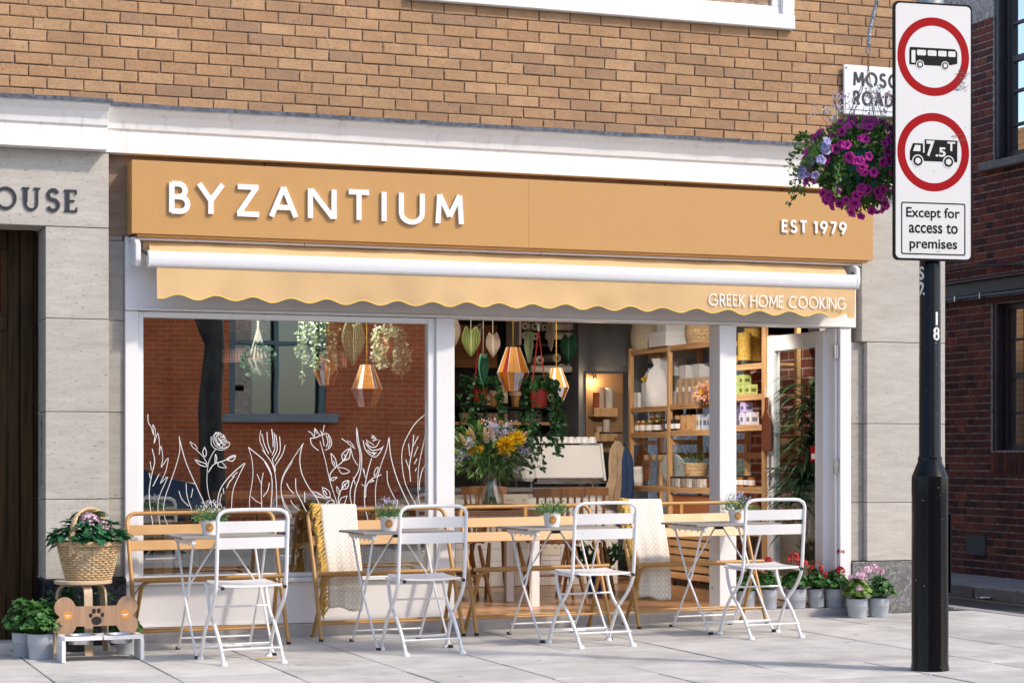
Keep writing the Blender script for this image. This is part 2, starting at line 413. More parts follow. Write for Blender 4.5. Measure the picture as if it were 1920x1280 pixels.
GL={ # strokes on a cap height of 1, and the width of the letter
 'B':([[(0,0),(0,1)],[(0,.955)]+arc(.24,.74,.215,90,-90)+[(0,.525)],[(0,.525)]+arc(.30,.285,.24,90,-90)+[(0,.045)]],.56),
 'Y':([[(0,1.0),(.36,.45)],[(.72,1.0),(.36,.45)],[(.36,.5),(.36,0)]],.72),
 'Z':([[(0.02,.955),(.68,.955)],[(.62,.96),(.04,.04)],[(0,.045),(.70,.045)]],.70),
 'A':([[(0,0),(.38,1.0)],[(.76,0),(.38,1.0)],[(.14,.32),(.62,.32)]],.76),
 'N':([[(0,0),(0,1)],[(0.03,.97),(.69,.03)],[(.72,0),(.72,1)]],.72),
 'T':([[(0,.955),(.62,.955)],[(.31,.95),(.31,0)]],.62),
 'I':([[(0,0),(0,1)]],0.0),
 'U':([[(0,1)]+arc(.33,.33,.33,180,360,12)+[(.66,1)]],.66),
 'M':([[(0,0),(.06,1)],[(.06,1),(.42,.25)],[(.42,.25),(.78,1)],[(.78,1),(.84,0)]],.84),
 'E':([[(0,0),(0,1)],[(0,.955),(.44,.955)],[(0,.52),(.40,.52)],[(0,.045),(.46,.045)]],.45),
 'S':([arc(.25,.735,.215,25,270,12,.225)[:-1]+arc(.25,.27,.24,90,-155,12,.235)],.5),
 '1':([[(0,.82),(.2,.96)],[(.2,0),(.2,1)]],.28),
 '9':([arc(.29,.69,.27,0,360,16),[(.54,.60),(.24,0)]],.58),
 '7':([[(0,.955),(.54,.955)],[(.52,.95),(.16,0)]],.54),
 'G':([arc(.48,.5,.47,42,338,18)+[(.93,.46)],[(.93,.46),(.56,.46)]],.95),
 'R':([[(0,0),(0,1)],[(0,.955)]+arc(.24,.72,.235,90,-90)+[(0,.485)],[(.20,.48),(.52,0)]],.54),
 'K':([[(0,0),(0,1)],[(.52,1),(.03,.48)],[(.10,.55),(.58,0)]],.58),
 'H':([[(0,0),(0,1)],[(.64,0),(.64,1)],[(0,.52),(.64,.52)]],.64),
 'O':([arc(.48,.5,.47,0,360,22)],.96),
 'C':([arc(.48,.5,.47,48,312,16)],.82),
 'W':([[(0,1),(.22,0)],[(.22,0),(.46,1)],[(.46,1),(.70,0)],[(.70,0),(.92,1)]],.92),
 'D':([[(0,0),(0,1)],[(0,.955)]+arc(.26,.5,.40,90,-90,12,.455)+[(0,.045)]],.66)}
def stroke_letter(ch, w):
    """strokes of one letter at slightly different depths, 1 unit high"""
    return GL[ch]
def sign_letter(ch, x0, x1, z0, z1, y, depth, w, mat, parent, slope=0.0):
    st,gw=GL[ch]; mb=MB(); h=z1-z0
    sx=((x1-x0)-w)/gw if gw>0 else 1
    for k,s in enumerate(st):
        pts=[(x0+w/2+p[0]*sx, z0+p[1]*h) for p in s]
        strip(mb,pts,w,y-depth-.0006*k,y)
    return mb.build('letter',mat,parent)
def sign_line(txt, x0, x1, z0, z1, y, depth, w, mat, parent, gap=.12, space=.38):
    tot=0
    for i,ch in enumerate(txt):
        tot += space if ch==' ' else GL[ch][1]+ (w/(z1-z0)) + (gap if i<len(txt)-1 else 0)
    k=(x1-x0)/tot/(z1-z0); h=z1-z0; x=x0
    for ch in txt:
        if ch==' ': x+=space*h*k; continue
        st,gw=GL[ch]; mb=MB()
        for j,s in enumerate(st):
            strip(mb,[(x+(w/2)*k+p[0]*h*k, z0+p[1]*h) for p in s],w,y-depth-.0004*j,y)
        mb.build('letter',mat,parent); x += (gw*h+w+gap*h)*k
def font_mesh(txt, bold=0.0, ext=.0):
    c=bpy.data.curves.new('txt','FONT'); c.body=txt; c.offset=bold; c.extrude=ext; c.resolution_u=4
    o=bpy.data.objects.new('txt',c); COL.objects.link(o); bpy.context.view_layer.update()
    me=bpy.data.meshes.new_from_object(o.evaluated_get(bpy.context.evaluated_depsgraph_get()))
    COL.objects.unlink(o); bpy.data.objects.remove(o); return me
def font_text(txt, x0, x1, z0, z1, y, mat, parent, bold=0.0, name='lettering', thick=.0015, flat=True):
    """lettering fitted to a box in the x,z plane, facing -y"""
    me=font_mesh(txt,bold,.02)
    xs=[v.co.x for v in me.vertices]; ys=[v.co.y for v in me.vertices]
    a,b,c,d=min(xs),max(xs),min(ys),max(ys)
    for v in me.vertices:
        X=x0+(v.co.x-a)/(b-a)*(x1-x0); Z=z0+(v.co.y-c)/(d-c)*(z1-z0)
        Y=y-(v.co.z/.02*.5+.5)*thick
        v.co=(X,Y,Z)
    me.materials.clear(); me.materials.append(mat); me.name=name
    o=bpy.data.objects.new(name,me); link(o,parent); return o
# ------------------------------------------------------------------ ground, road, pavement
def m_ground(name, a, b_, sc=3, bs=200, rough=.85, st=.4):
    m,t,b=mk(name); g=t.nodes.new('ShaderNodeNewGeometry'); oi=t.nodes.new('ShaderNodeObjectInfo')
    f=noise(t,g.outputs['Position'],sc,7,.62); s=noise(t,g.outputs['Position'],bs,3,.7)
    c=ramp(t,f,[(.28,a),(.72,b_)]); st2=noise(t,g.outputs['Position'],.9,8,.75); c=mixc(t,ramp(t,st2,[(.50,0.0),(.64,.55)]),c,[x*.62 for x in a]); c=mixc(t,math_(t,'MULTIPLY',ramp(t,s,[(.3,1.0),(.5,0.0)]),.35),c,[x*.55 for x in a])
    hs=nd(t,'ShaderNodeHueSaturation'); t.links.new(c,hs.inputs['Color']); t.links.new(math_(t,'MULTIPLY_ADD',oi.outputs['Random'],.24,.88),hs.inputs['Value'])
    # chewing gum and drip stains
    v=nd(t,'ShaderNodeTexVoronoi',Scale=2.4); t.links.new(g.outputs['Position'],v.inputs['Vector'])
    c2=mixc(t,ramp(t,v.outputs['Distance'],[(.045,.75),(.065,0.0)]),hs.outputs[0],[x*.40 for x in a])
    t.links.new(c2,b.inputs['Base Color']); b.inputs['Roughness'].default_value=rough; bump(t,b,math_(t,'ADD',f,math_(t,'MULTIPLY',s,.35)),st,.006); return m
SLAB=m_ground('paving_slab',(.43,.42,.405),(.63,.615,.59),3.4,260,.78,.35)
ASPH=m_ground('asphalt',(.045,.046,.05),(.075,.076,.08),4,150,.9,.6)
KERB=m_ground('granite_kerb',(.24,.24,.25),(.36,.35,.35),6,120)
JOINT=M('joint_grit',(.06,.055,.05),.95,.4,60,.5,90)
FARP=m_ground('far_paving',(.30,.30,.30),(.42,.41,.40),2,150)
PAINTY=M('yellow_road_paint',(.42,.36,.14),.8,.3,14,.3,90)

def sheet(name, pts, mat, kind='structure'):
    o=MB().add([Vector(p) for p in pts],[tuple(range(len(pts)))]).build(name,mat); o['kind']=kind; return o
sheet('ground',[(-300,-300,-.16),(300,-300,-.16),(300,300,-.16),(-300,300,-.16)],FARP)
sheet('main_road',[(-60,-16,-.105),(60,-16,-.105),(60,-4.6,-.105),(-60,-4.6,-.105)],m_ground('worn_asphalt',(.11,.11,.11),(.17,.168,.165),4,150,.9,.6))
sheet('side_road',[(4.25,-4.6,-.098),(6.2,-4.6,-.098),(6.2,60,-.098),(4.25,60,-.098)],ASPH)
# pavement in front of the shop: bedding with every slab its own piece
def ramp_box(mb, x0,x1,y0,y1,zb,top=0.0):
    vs=[(x,y,zb) for y in (y0,y1) for x in (x0,x1)]+[(x,y,gz(x)+top) for y in (y0,y1) for x in (x0,x1)]
    return mb.add(vs,[(0,2,3,1),(4,5,7,6),(0,1,5,4),(2,6,7,3),(0,4,6,2),(1,3,7,5)])
pav=struct(ramp_box(MB(),-7.2,4.1,-4.45,9.0,-.15,-.012).build('pavement',JOINT))
cols=[-4.86,-4.22,-3.58,-2.94,-2.30,-1.68,-1.05,-.435,.185,.84,1.497,2.13,2.78,3.42,4.10]
fixed={4:[-2.1],5:[-2.41],6:[-1.55,-2.43],7:[-2.2,-3.06],8:[-1.75,-2.6],9:[-1.35,-3.0],10:[-1.8,-2.94],11:[-1.80,-2.41],12:[-1.25,-2.4],13:[-1.7]}
rs=random.Random(3)
for i in range(len(cols)-1):
    ys=[-.07]; base=fixed.get(i,[-1.2-rs.random()])
    for yy in base: ys.append(yy)
    while ys[-1]>-4.4: ys.append(max(-4.45,ys[-1]-rs.choice([.75,.9,.62])))
    if ys[1]<-1.6 and i not in (5,): ys.insert(1,ys[1]+.92)
    for a,b in zip(ys[:-1],ys[1:]):
        if a-b<.08: continue
        g=.0052; dz=rs.uniform(-.002,.002)
        ramp_box(MB(),cols[i]+g,cols[i+1]-g,b+g,a-g,-.02,dz).build('paving_slab',SLAB,pav,bev=.0025)
# kerbs
def kerb_row(name, x0,x1,y0,y1,z0,z1,along,n):
    root=struct(MB().box(x0,x1,y0,y1,z0,z1-.02).build(name,JOINT))
    for i in range(n):
        t0,t1=i/n,(i+1)/n
        if along=='x': a=(x0+(x1-x0)*t0+.004,x0+(x1-x0)*t1-.004,y0-.002,y1+.002)
        else: a=(x0-.002,x1+.002,y0+(y1-y0)*t0+.004,y0+(y1-y0)*t1-.004)
        B(*a,z0,z1).build('kerb_stone',KERB,root,bev=.012)
kerb_row('kerb',4.10,4.25,-4.45,8.45,-.15,.052,'y',14)
kerb_row('far_kerb',6.05,6.20,0.2,9.2,-.15,.012,'y',10)
struct(B(6.20,7.12,-4.5,9.5,-.15,.0).build('far_pavement',FARP))
struct(B(-60,60,-19.2,-16.1,-.15,.01).build('opposite_pavement',FARP))
for nm,x in (('yellow_line',4.42),('yellow_line',4.56)):
    tag(sheet(nm,[(x,-3.6,-.094),(x+.06,-3.6,-.094),(x+.06,9,-.094),(x,9,-.094)],PAINTY))
tag(sheet('yellow_line',[(5.86,0,-.094),(5.91,0,-.094),(5.91,9,-.094),(5.86,9,-.094)],PAINTY))
LIT=M('litter_paper',(.75,.75,.74),.8,.1)
for k,(px,py,w) in enumerate([(1848,1122,.16),(1790,1108,.05),(1835,1106,.07)]):
    a=(px-960)/FOC; b=(HOR-py)/FOC; d=Vector((a*CW+SW,-a*SW+CW,b)); t=(-.09-CAM.z)/d.z; p=CAM+d*t
    mb=MB(); n=5
    for i in range(n):
        for j in range(n): mb.v.append((p.x+(i/4-.5)*w, p.y+(j/4-.5)*w*.6, -.088+rs.random()*.02))
    for i in range(n-1):
        for j in range(n-1): mb.f.append((i*n+j,i*n+j+1,(i+1)*n+j+1,(i+1)*n+j))
    tag(mb.build('litter',LIT),['crumpled white paper lying by the far kerb of the side street','small white scrap nearest the lamp post on the side street','middle white scrap beside the crumpled paper on the side street'][k],'litter','litter by the far kerb')
# small brass cover plate set in the paving
p=at(485,1235,-1.17)
tag(B(p.x-.06,p.x+.06,-1.42,-1.32,gz(p.x)-.002,gz(p.x)+.0035).build('floor_plate',M('brass_plate',(.52,.40,.16),.45,.15,30,metal=.5),bev=.001),'small flat brass-coloured plate set in the paving under the leftmost chair','plate')

# ------------------------------------------------------------------ bricks
def brick_mesh(name, L, H, mat, axis, seed, d=.005):
    """one brick front, chamfered and a little uneven; lies in x,z (axis 'x') or y,z (axis 'y')"""
    r=random.Random(seed); e=.0045; j=lambda a: r.uniform(-a,a)
    back=[(-L/2,-H/2),(L/2,-H/2),(L/2,H/2),(-L/2,H/2)]
    ring=[(x+(e if x<0 else -e)+j(.0028), z+(e if z<0 else -e)+j(.0024)) for x,z in back]
    mid=[(x+j(.0022),z+j(.0018)) for x,z in back]
    vs=[]
    for q,dep in ((back,0.0),(mid,d*.6),(ring,d)):
        for x,z in q: vs.append((x,-dep+ (j(.0012) if dep else 0),z) if axis=='x' else (-dep+(j(.0012) if dep else 0),-x,z))
    fs=[(0,1,5,4),(1,2,6,5),(2,3,7,6),(3,0,4,7),(4,5,9,8),(5,6,10,9),(6,7,11,10),(7,4,8,11),(8,9,10,11)]
    return MB().add(vs,fs).mesh(name,mat)
def brick_wall(parent, spots, mat, axis, keep=300):
    """spots: (u, z, length, height, plane) sorted by how large they show; the first ones are single pieces"""
    cache={}; rest=MB(); r=random.Random(11)
    for i,(u,z,L,H,pl) in enumerate(spots):
        if i<keep:
            k=(round(L,3),round(H,3),i%14)
            if k not in cache: cache[k]=brick_mesh('brick',L,H,mat,axis,hash(k)%999)
            dy=r.uniform(-.002,.002)
            loc=(u,pl+dy,z) if axis=='x' else (pl+dy,u,z)
            put(cache[k],'brick',parent,loc,(0,r.uniform(-.004,.004),0) if axis=='x' else (r.uniform(-.004,.004),0,0))
        else:
            me=brick_mesh('b',L,H,None,axis,i); off=Vector((u,pl,z) if axis=='x' else (pl,u,z))
            rest.add([v.co+off for v in me.vertices],[tuple(p.vertices) for p in me.polygons]); bpy.data.meshes.remove(me)
    if rest.v: tag(rest.build('brick_course',mat,parent),kind='stuff')

def visible(p, m=40):
    d=Vector(p)-CAM; zc=d.x*SW+d.y*CW; xc=d.x*CW-d.y*SW
    x=960+FOC*xc/zc; y=HOR-FOC*d.z/zc
    return -m<x<1920+m and -m<y<1280+m, zc

# ------------------------------------------------------------------ shop building
bld=thing('shop_building','tan brick corner building with white cornice and pale stone piers around the shop','building',(0,0,0))
XR=3.90
wall=B(-7.0,XR-.02,.006,.35,3.30,4.95).build('brick_wall',MORT,bld)
wx0,wx1,wz=-.30,2.63,4.285
spots=[]; BL,BH=.2315,.0752
for k in range(18):
    z=3.46+BH/2+k*BH; off=(k%2)*BL/2+ (0.03 if k%3==0 else 0)
    x=-4.2+off
    while x<XR:
        L=BL-.0085; u=x+BL/2; x+=BL
        r_=u+L/2; l_=u-L/2
        if z+BH/2>wz+.012:
            if l_>wx0-.02 and r_<wx1+.02: continue
            if l_<wx0<r_: r_=wx0-.006
            elif l_<wx1<r_: l_=wx1+.006
        if r_>XR: r_=XR
        if r_-l_<.03: continue
        spots.append(((l_+r_)/2,z,r_-l_,BH-.0085,.0))
vis=[]
for s in spots:
    v,zc=visible((s[0],0,s[1])); vis.append((0 if v else 1,zc,s))
vis.sort(key=lambda q:(q[0],q[1])); brick_wall(wall,[q[2] for q in vis],BRK,'x')
# wall out of sight above, and the flank on the side street
def m_bricktex(name, c1, c2, mo, scale, axis='x', rough=.9):
    m,t,b=mk(name); g=t.nodes.new('ShaderNodeNewGeometry'); sp=nd(t,'ShaderNodeSeparateXYZ'); t.links.new(g.outputs['Position'],sp.inputs[0])
    cb=nd(t,'ShaderNodeCombineXYZ'); t.links.new(sp.outputs[0 if axis=='x' else 1],cb.inputs[0]); t.links.new(sp.outputs[2],cb.inputs[1])
    bt=nd(t,'ShaderNodeTexBrick',Scale=1.0); bt.inputs['Brick Width'].default_value=.235*scale; bt.inputs['Row Height'].default_value=.076*scale; bt.inputs['Mortar Size'].default_value=.006*scale
    bt.inputs['Color1'].default_value=c4(c1); bt.inputs['Color2'].default_value=c4(c2); bt.inputs['Mortar'].default_value=c4(mo); bt.inputs['Bias'].default_value=-.1
    t.links.new(cb.outputs[0],bt.inputs['Vector']); f=noise(t,g.outputs['Position'],2.0,6); c=mixc(t,ramp(t,f,[(.4,0.0),(.75,.5)]),bt.outputs['Color'],[x*.5 for x in c1])
    t.links.new(c,b.inputs['Base Color']); b.inputs['Roughness'].default_value=rough; bump(t,b,bt.outputs['Fac'],-.4,.01); return m
B(-7.0,XR-.01,.0,.35,4.951,5.3).build('upper_wall',m_bricktex('tan_brick_far',(.42,.24,.115),(.34,.19,.09),(.16,.115,.085),1.0),bld)
# lead flashing and cornice, left part standing further out
def prof_corn(y): # y: face of the lower band
    return [(.03,3.14),(y,3.14),(y,3.285),(y-.014,3.292),(y-.022,3.33),(y-.045,3.375),(y-.075,3.405),(y-.085,3.425),(.03,3.452)]
MB().sweepx(prof_corn(-.10),-2.34,XR+.06).build('cornice',CORN,bld,bev=.002)
MB().sweepx([(y,z+.0) for y,z in prof_corn(-.20)],-7.0,-2.342).build('cornice',CORN,bld,bev=.002)
for x0,x1,y in ((-2.34,XR+.08,-.197),(-7.0,-2.325,-.297)):
    mb=MB(); n=60; r=random.Random(int(x0*10))
    for i in range(n+1):
        x=x0+(x1-x0)*i/n; dz=r.uniform(-.003,.003); dy=r.uniform(-.004,.004)
        mb.v += [(x,y+dy,3.420+dz),(x,y+dy-.003,3.446+dz),(x,.0,3.474+dz),(x,.0,3.455)]
    for i in range(n):
        a=i*4
        for k in range(3): mb.f.append((a+k,a+k+1,a+5+k,a+4+k))
        mb.f.append((a+3,a,a+4,a+7))
    mb.build('lead_flashing',LEAD,bld,smooth=True)
# brown stone band behind the fascia, block by block
xs=[-2.31,-1.28,-.12,.80,1.62,2.55,3.19]
for a,b in zip(xs[:-1],xs[1:]): B(a+.003,b-.003,.0,.12,2.62,3.139).build('stone_block',BAND,bld,bev=.003)
B(-2.31,3.19,.02,.3,2.62,3.139).build('band_backing',MORT,bld)
# left pier and lintel of the house entrance
def blocks(x0,x1,y0,y1,zs,mat,name='stone_block'):
    for a,b in zip(zs[:-1],zs[1:]): B(x0,x1,y0,y1,a+.0018,b-.0018).build(name,mat,bld,bev=.003)
blocks(-2.715,-2.318,-.09,.33,[.425,.93,1.485,2.075,2.655],STONE)
B(-7.0,-2.318,-.091,.33,2.658,3.139).build('lintel_block',STONE,bld,bev=.003)
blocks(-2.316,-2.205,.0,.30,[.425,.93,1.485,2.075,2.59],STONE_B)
B(-2.316,-2.215,.001,.3,2.592,2.619).build('stone_block',STONE_B,bld)
DGRAN=M('blue_black_granite',(.014,.020,.032),.2,.6,35)
B(-2.73,-2.205,-.095,.30,-.1,.422).build('plinth',DGRAN,bld,bev=.004)
B(-4.55,-3.81,-.09,.33,-.1,2.655).build('stone_block',STONE,bld,bev=.003); B(-7.0,-4.553,-.06,.33,-.1,2.655).build('stone_block',STONE,bld,bev=.003)
# letters OUSE in dark metal, end of the house's name
def serif_word():
    z0,z1=2.752,2.890; h=z1-z0; y=-.092; w=.024
    def S(mb,pts,ww,k): strip(mb,pts,ww,y-.010-.0007*k,y)
    items={}
    ox,oe=-3.03,-2.895
    mb=MB(); S(mb,[(p[0],p[1]) for p in arc((ox+oe)/2,(z0+z1)/2,(oe-ox)/2-.008,0,360,22,h/2-.006)],.018,0); mb.build('letter',IRON,bld)
    x0,x1=-2.855,-2.752
    mb=MB(); S(mb,[(x0+.016,z1-.004)]+arc((x0+x1)/2-.001,z0+.04,(x1-x0)/2-.016,180,360,10,.036)+[(x1-.016,z1-.004)],.016,0)
    S(mb,[(x0+.016,z1),(x0+.016,z0+.05)],.024,1); S(mb,[(x0-.006,z1),(x0+.040,z1)],.008,2); S(mb,[(x1-.036,z1),(x1+.004,z1)],.008,2); mb.build('letter',IRON,bld)
    x0,x1=-2.705,-2.632; c=(x0+x1)/2
    mb=MB(); S(mb,arc(c,z1-.036,.030,20,270,10,.032)[:-1]+arc(c,z0+.038,.033,90,-160,10,.034),.020,0); mb.build('letter',IRON,bld)
    x0,x1=-2.592,-2.518
    mb=MB(); S(mb,[(x0+.014,z0),(x0+.014,z1)],.024,0); S(mb,[(x0-.006,z1-.004),(x1-.004,z1-.004)],.010,1); S(mb,[(x0-.006,z0+.004),(x1,z0+.004)],.010,1); S(mb,[(x0+.01,(z0+z1)/2),(x1-.016,(z0+z1)/2)],.009,2)
    S(mb,[(x1-.006,z0),(x1-.002,z0+.028)],.008,3); S(mb,[(x1-.008,z1),(x1-.006,z1-.026)],.008,3); mb.build('letter',IRON,bld)
serif_word()
# panelled oak door in the recess
door=thing('entrance_door','dark oak panelled entrance door in the stone recess at the far left','door',(-3.25,.25,.03))
B(-.55,.53,.0,.08,-.03,2.64).build('door_frame',OAKD,door,bev=.004)
B(.42,.5,-.03,.0,-.03,2.64).build('door_stile',OAKD,door,bev=.006)
B(.34,.415,-.02,.0,-.03,2.64).build('door_stile',OAKD,door,bev=.006)
B(-.55,.335,-.02,.0,2.50,2.64).build('door_rail',OAKD,door,bev=.006)
B(-.55,.335,-.02,.0,1.98,2.08).build('door_rail',OAKD,door,bev=.006)
B(-.55,.33,-.012,.0,-.03,.3).build('door_rail',OAKD,door,bev=.006)
B(-.5,.28,-.014,-.001,.36,1.92).build('door_panel',OAKD,door,bev=.012)
B(-.5,.30,-.006,-.001,2.1,2.48).build('door_pane',m_glass('dark_fanlight',.10,(.02,.03,.02)),door)
struct(B(-3.9,-2.72,-.08,.33,-.12,.025).build('door_step',SLAB,bev=.005))
B(-2.721,-2.7155,.05,.075,1.02,1.46).build('bell_plate',STEEL,bld)
# right pier beside the shop and the corner
zs=[.43,.86,1.44,2.04,2.62]
blocks(3.235,XR,-.03,.5,zs[:-1],STONE); B(3.19,XR,-.032,.5,2.042,3.139).build('stone_block',STONE,bld,bev=.003)
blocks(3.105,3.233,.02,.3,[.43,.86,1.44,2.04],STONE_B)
def m_marble():
    m,t,b=mk('veined_marble'); g=t.nodes.new('ShaderNodeNewGeometry'); v=nd(t,'ShaderNodeTexVoronoi',Scale=11.0); v.feature='DISTANCE_TO_EDGE'
    mx=nd(t,'ShaderNodeMapping'); n2=noise(t,g.outputs['Position'],14,6,.7); va=nd(t,'ShaderNodeVectorMath'); va.operation='MULTIPLY_ADD'
    t.links.new(n2,va.inputs[0]); va.inputs[1].default_value=(.5,.3,.45); t.links.new(g.outputs['Position'],va.inputs[2]); t.links.new(va.outputs[0],v.inputs['Vector'])
    c=ramp(t,v.outputs['Distance'],[(0.0,(.46,.46,.45)),(.025,(.20,.20,.20)),(.12,(.12,.12,.125))]); t.links.new(c,b.inputs['Base Color']); b.inputs['Roughness'].default_value=.3; return m
B(3.105,XR+.012,-.045,.5,-.1,.427).build('plinth',m_marble(),bld,bev=.004)
blocks(3.4,XR,.502,9.5,[-.1,.6],STONE,'flank_wall')
B(3.42,XR-.01,.502,.80,.6,3.3).build('flank_wall',STONE,bld); 
for a,b in ((1.2,2.2),(6.2,9.5)): B(3.42,XR-.01,a,b,.6,3.3).build('flank_wall',m_bricktex('flank_brick',(.42,.24,.115),(.34,.19,.09),(.16,.115,.085),1,'y') if a>5 else m_bricktex('inner_brick',(.34,.10,.07),(.26,.075,.055),(.62,.58,.54),1,'y'),bld)
B(3.42,XR-.01,.802,6.2,2.06,3.3).build('flank_lintel',GREYWALL,bld)
B(3.42,XR-.01,.36,9.5,3.301,5.3).build('flank_wall',m_bricktex('flank_brick2',(.42,.24,.115),(.34,.19,.09),(.16,.115,.085),1,'y'),bld)
for a,b in ((.802,1.2),(2.2,4.2),(4.3,6.2)):
    B(3.60,3.612,a,b,.6,2.06).build('flank_pane',m_glass('flank_glass',.03,(.96,.97,.97)),bld)
    for q in ((a,a+.05),(b-.05,b)): B(3.56,3.65,q[0],q[1],.6,2.06).build('flank_frame',WHITE2,bld)
# first floor window at the top of the picture
B(wx0,wx1,-.055,.2,wz,wz+.105).build('window_sill',CORN,bld,bev=.006)
B(wx1-.10,wx1-.002,-.05,.2,wz+.106,5.4).build('window_surround',CORN,bld,bev=.006)
B(wx0,wx0+.10,-.05,.2,wz+.106,5.4).build('window_surround',CORN,bld,bev=.006)
wf=B(wx0+.1,wx1-.1,-.02,.1,wz+.106,wz+.165).build('window_frame',WHITE2,bld,bev=.004)
B(wx1-.17,wx1-.1,-.018,.1,wz+.166,5.4).build('window_frame',WHITE2,bld,bev=.004)
B(1.02,1.09,-.018,.1,wz+.166,5.4).build('window_frame',WHITE2,bld,bev=.004)
B(wx0+.1,wx1-.17,.04,.05,wz+.166,5.4).build('window_pane',m_glass('upper_pane',.5,(.25,.3,.3)),bld)
B(wx0+.1,wx1-.17,.30,.32,wz+.166,5.4).build('window_blind',WHITE,bld)
# street name plate fixed to the brickwork
pl=thing('street_name_sign','white street name plate on the tan brickwork, half hidden behind the traffic sign','sign',(0,0,0))
B(3.035,3.80,-.040,-.026,3.70,4.065).build('plate',m_paint('plate_enamel',(.70,.73,.78),.35,.1),pl,bev=.008)
sign_line('MOSCOW',3.115,3.72,3.915,4.013,-.0405,.0008,.021,IRON,pl,.16)
sign_line('ROAD',3.115,3.45,3.775,3.873,-.0405,.0008,.021,IRON,pl,.16)
B(3.06,3.78,-.0415,-.0405,3.735,3.739).build('rule_line',IRON,pl)
for x,z in ((3.06,4.04),(3.77,4.04)): MB().lathe([(.008,0),(.008,.004)],8).build('screw',STEEL,pl,loc=(x,-.042,z))
# ------------------------------------------------------------------ brick building across the side street (faces -x)
RX=7.10
rb=thing('side_street_building','dark red brick building with sash windows across the side street','building',(0,0,0))
DPAINT=m_paint('dark_window_paint',(.035,.030,.040),.4,.2)
HEAV=M('grey_steel_beam',(.060,.062,.068),.5,.2,20)
wins=[(1.9,4.205,1.25,2.70),(1.9,4.17,4.10,6.3)]            # y0,y1,z0,z1 of the two openings
rw=MB()
def rwall(y0,y1,z0,z1): rw.box(RX+.006,RX+.5,y0,y1,z0,z1)
rwall(-.3,1.9,-.15,6.6); rwall(4.205,14,-.15,4.10); rwall(4.17,14,4.101,6.6); rwall(1.9,4.205,-.15,1.25); rwall(1.9,4.205,2.70,4.10); rwall(1.9,4.17,6.3,6.6)
rwo=rw.build('brick_wall',MORTD,rb)
sp=[]; r=random.Random(5)
for k in range(74):
    z=.0375+k*.075; y=6.2-(.06 if k%2 else 0); st=k%2
    j=0
    while y>1.6:
        L=.214 if (j+st)%2==0 else .104; y0=y-L; u=(y+y0)/2; j+=1
        a,b=y0,y; y=y0-.011
        if 1.23<z<1.33 and b<4.24: continue                         # soldier course stands here
        hit=False
        for (wy0,wy1,wz0,wz1) in wins:
            if wz0-.03<z<wz1+.03:
                if a>=wy0-.01 and b<=wy1+.01: hit=True
                elif a<wy1<b: a=wy1+.004
                elif b>wy0>a: b=wy0-.004
        if 2.74<z<2.98: 
            if 2.80<z<2.95: hit=True                                    # steel beam
        if hit or b-a<.03: continue
        sp.append(((a+b)/2,z,b-a-.003,.0605,RX))
q=[]
for s in sp:
    v,zc=visible((RX,s[0],s[1]),10); q.append((0 if v else 1, zc-s[2], s))
q.sort(key=lambda e:(e[0],e[1])); brick_wall(rwo,[e[2] for e in q],BRD,'y')
# soldier course under the lower window
for i in range(14):
    y=4.20-i*.075
    put(brick_mesh('soldier_brick',.064,.20,BRD,'y',40+i%4),'soldier_brick',rwo,(RX-.004,y-.035,1.135))
B(RX-.03,RX+.3,-.3,14,2.815,2.945).build('steel_beam',HEAV,rb,bev=.004)
B(RX-.07,RX+.3,-.3,14,2.945,2.965).build('beam_flange',HEAV,rb,bev=.003)
MB().tube([(RX-.05,y,2.79+.004*math.sin(y*3)) for y in [14,9,6,5,4.4,4,3.5,2.5,-.3]],.016,8).build('cable',M('pipe_grey',(.12,.14,.18),.4,.1),rb,smooth=True)
for y in (4.75,4.3): B(RX-.07,RX,y-.01,y+.01,2.765,2.82).build('cable_clip',STEEL,rb)
MB().tube([(RX-.02,y,3.05+.05*math.sin(y*1.7)) for y in [i*.4 for i in range(0,24)]],.008,6).build('cable',WIRE,rb,smooth=True)
def sash(y1, z0, z1, name, pane_m, cols_y, rails):
    """timber sash set back in its opening; y1 is the jamb nearest the shop"""
    w=B(RX+.10,RX+.17,y1-.13,y1-.005,z0,z1).build(name,DPAINT,rb,bev=.006)
    B(RX+.02,RX+.10,y1-.075,y1-.004,z0,z1).build('reveal_board',DPAINT,w,bev=.006)
    B(RX+.10,RX+.17,1.9,y1-.131,z0,z0+.06).build('bottom_rail',DPAINT,w)
    B(RX+.10,RX+.17,1.9,y1-.131,z1-.06,z1).build('top_rail',DPAINT,w)
    ys=[y1-.131-.05]
    B(RX+.115,RX+.155,y1-.185,y1-.131,z0+.06,z1-.06).build('sash_stile',DPAINT,w)
    y=y1-.185
    edges=[y]
    while y>2.2:
        y-=cols_y; edges.append(y); B(RX+.12,RX+.15,y-.013,y+.013,z0+.06,z1-.06).build('glazing_bar',DPAINT,w)
    zz=[z0+.06]+rails+[z1-.06]
    for zr in rails:
        t=.03 if abs(zr-(z0+z1)/2)<.2 else .013
        B(RX+.110,RX+.158,1.9,y1-.186,zr-t,zr+t).build('glazing_bar',DPAINT,w)
    for a,b in zip(edges[:-1],edges[1:]):
        for c,d in zip(zz[:-1],zz[1:]): 
            dx=random.uniform(-.0015,.0015)
            MB().add([(RX+.135+dx,b,c),(RX+.135,a,c),(RX+.135-dx,a,d),(RX+.135,b,d)],[(0,1,2,3)]).build('pane',pane_m,w)
    return w
sash(4.205,1.25,2.70,'lower_sash_window',SKYGLASS,.21,[1.62,1.985,2.34])
sash(4.17,4.13,6.3,'upper_sash_window',SKYGLASS,.21,[4.45,4.78,5.10,5.45,5.8])
B(RX+.3,RX+.32,1.9,4.17,1.2,6.3).build('room_beyond',M('dim_room',(.03,.03,.035),.9),rb)
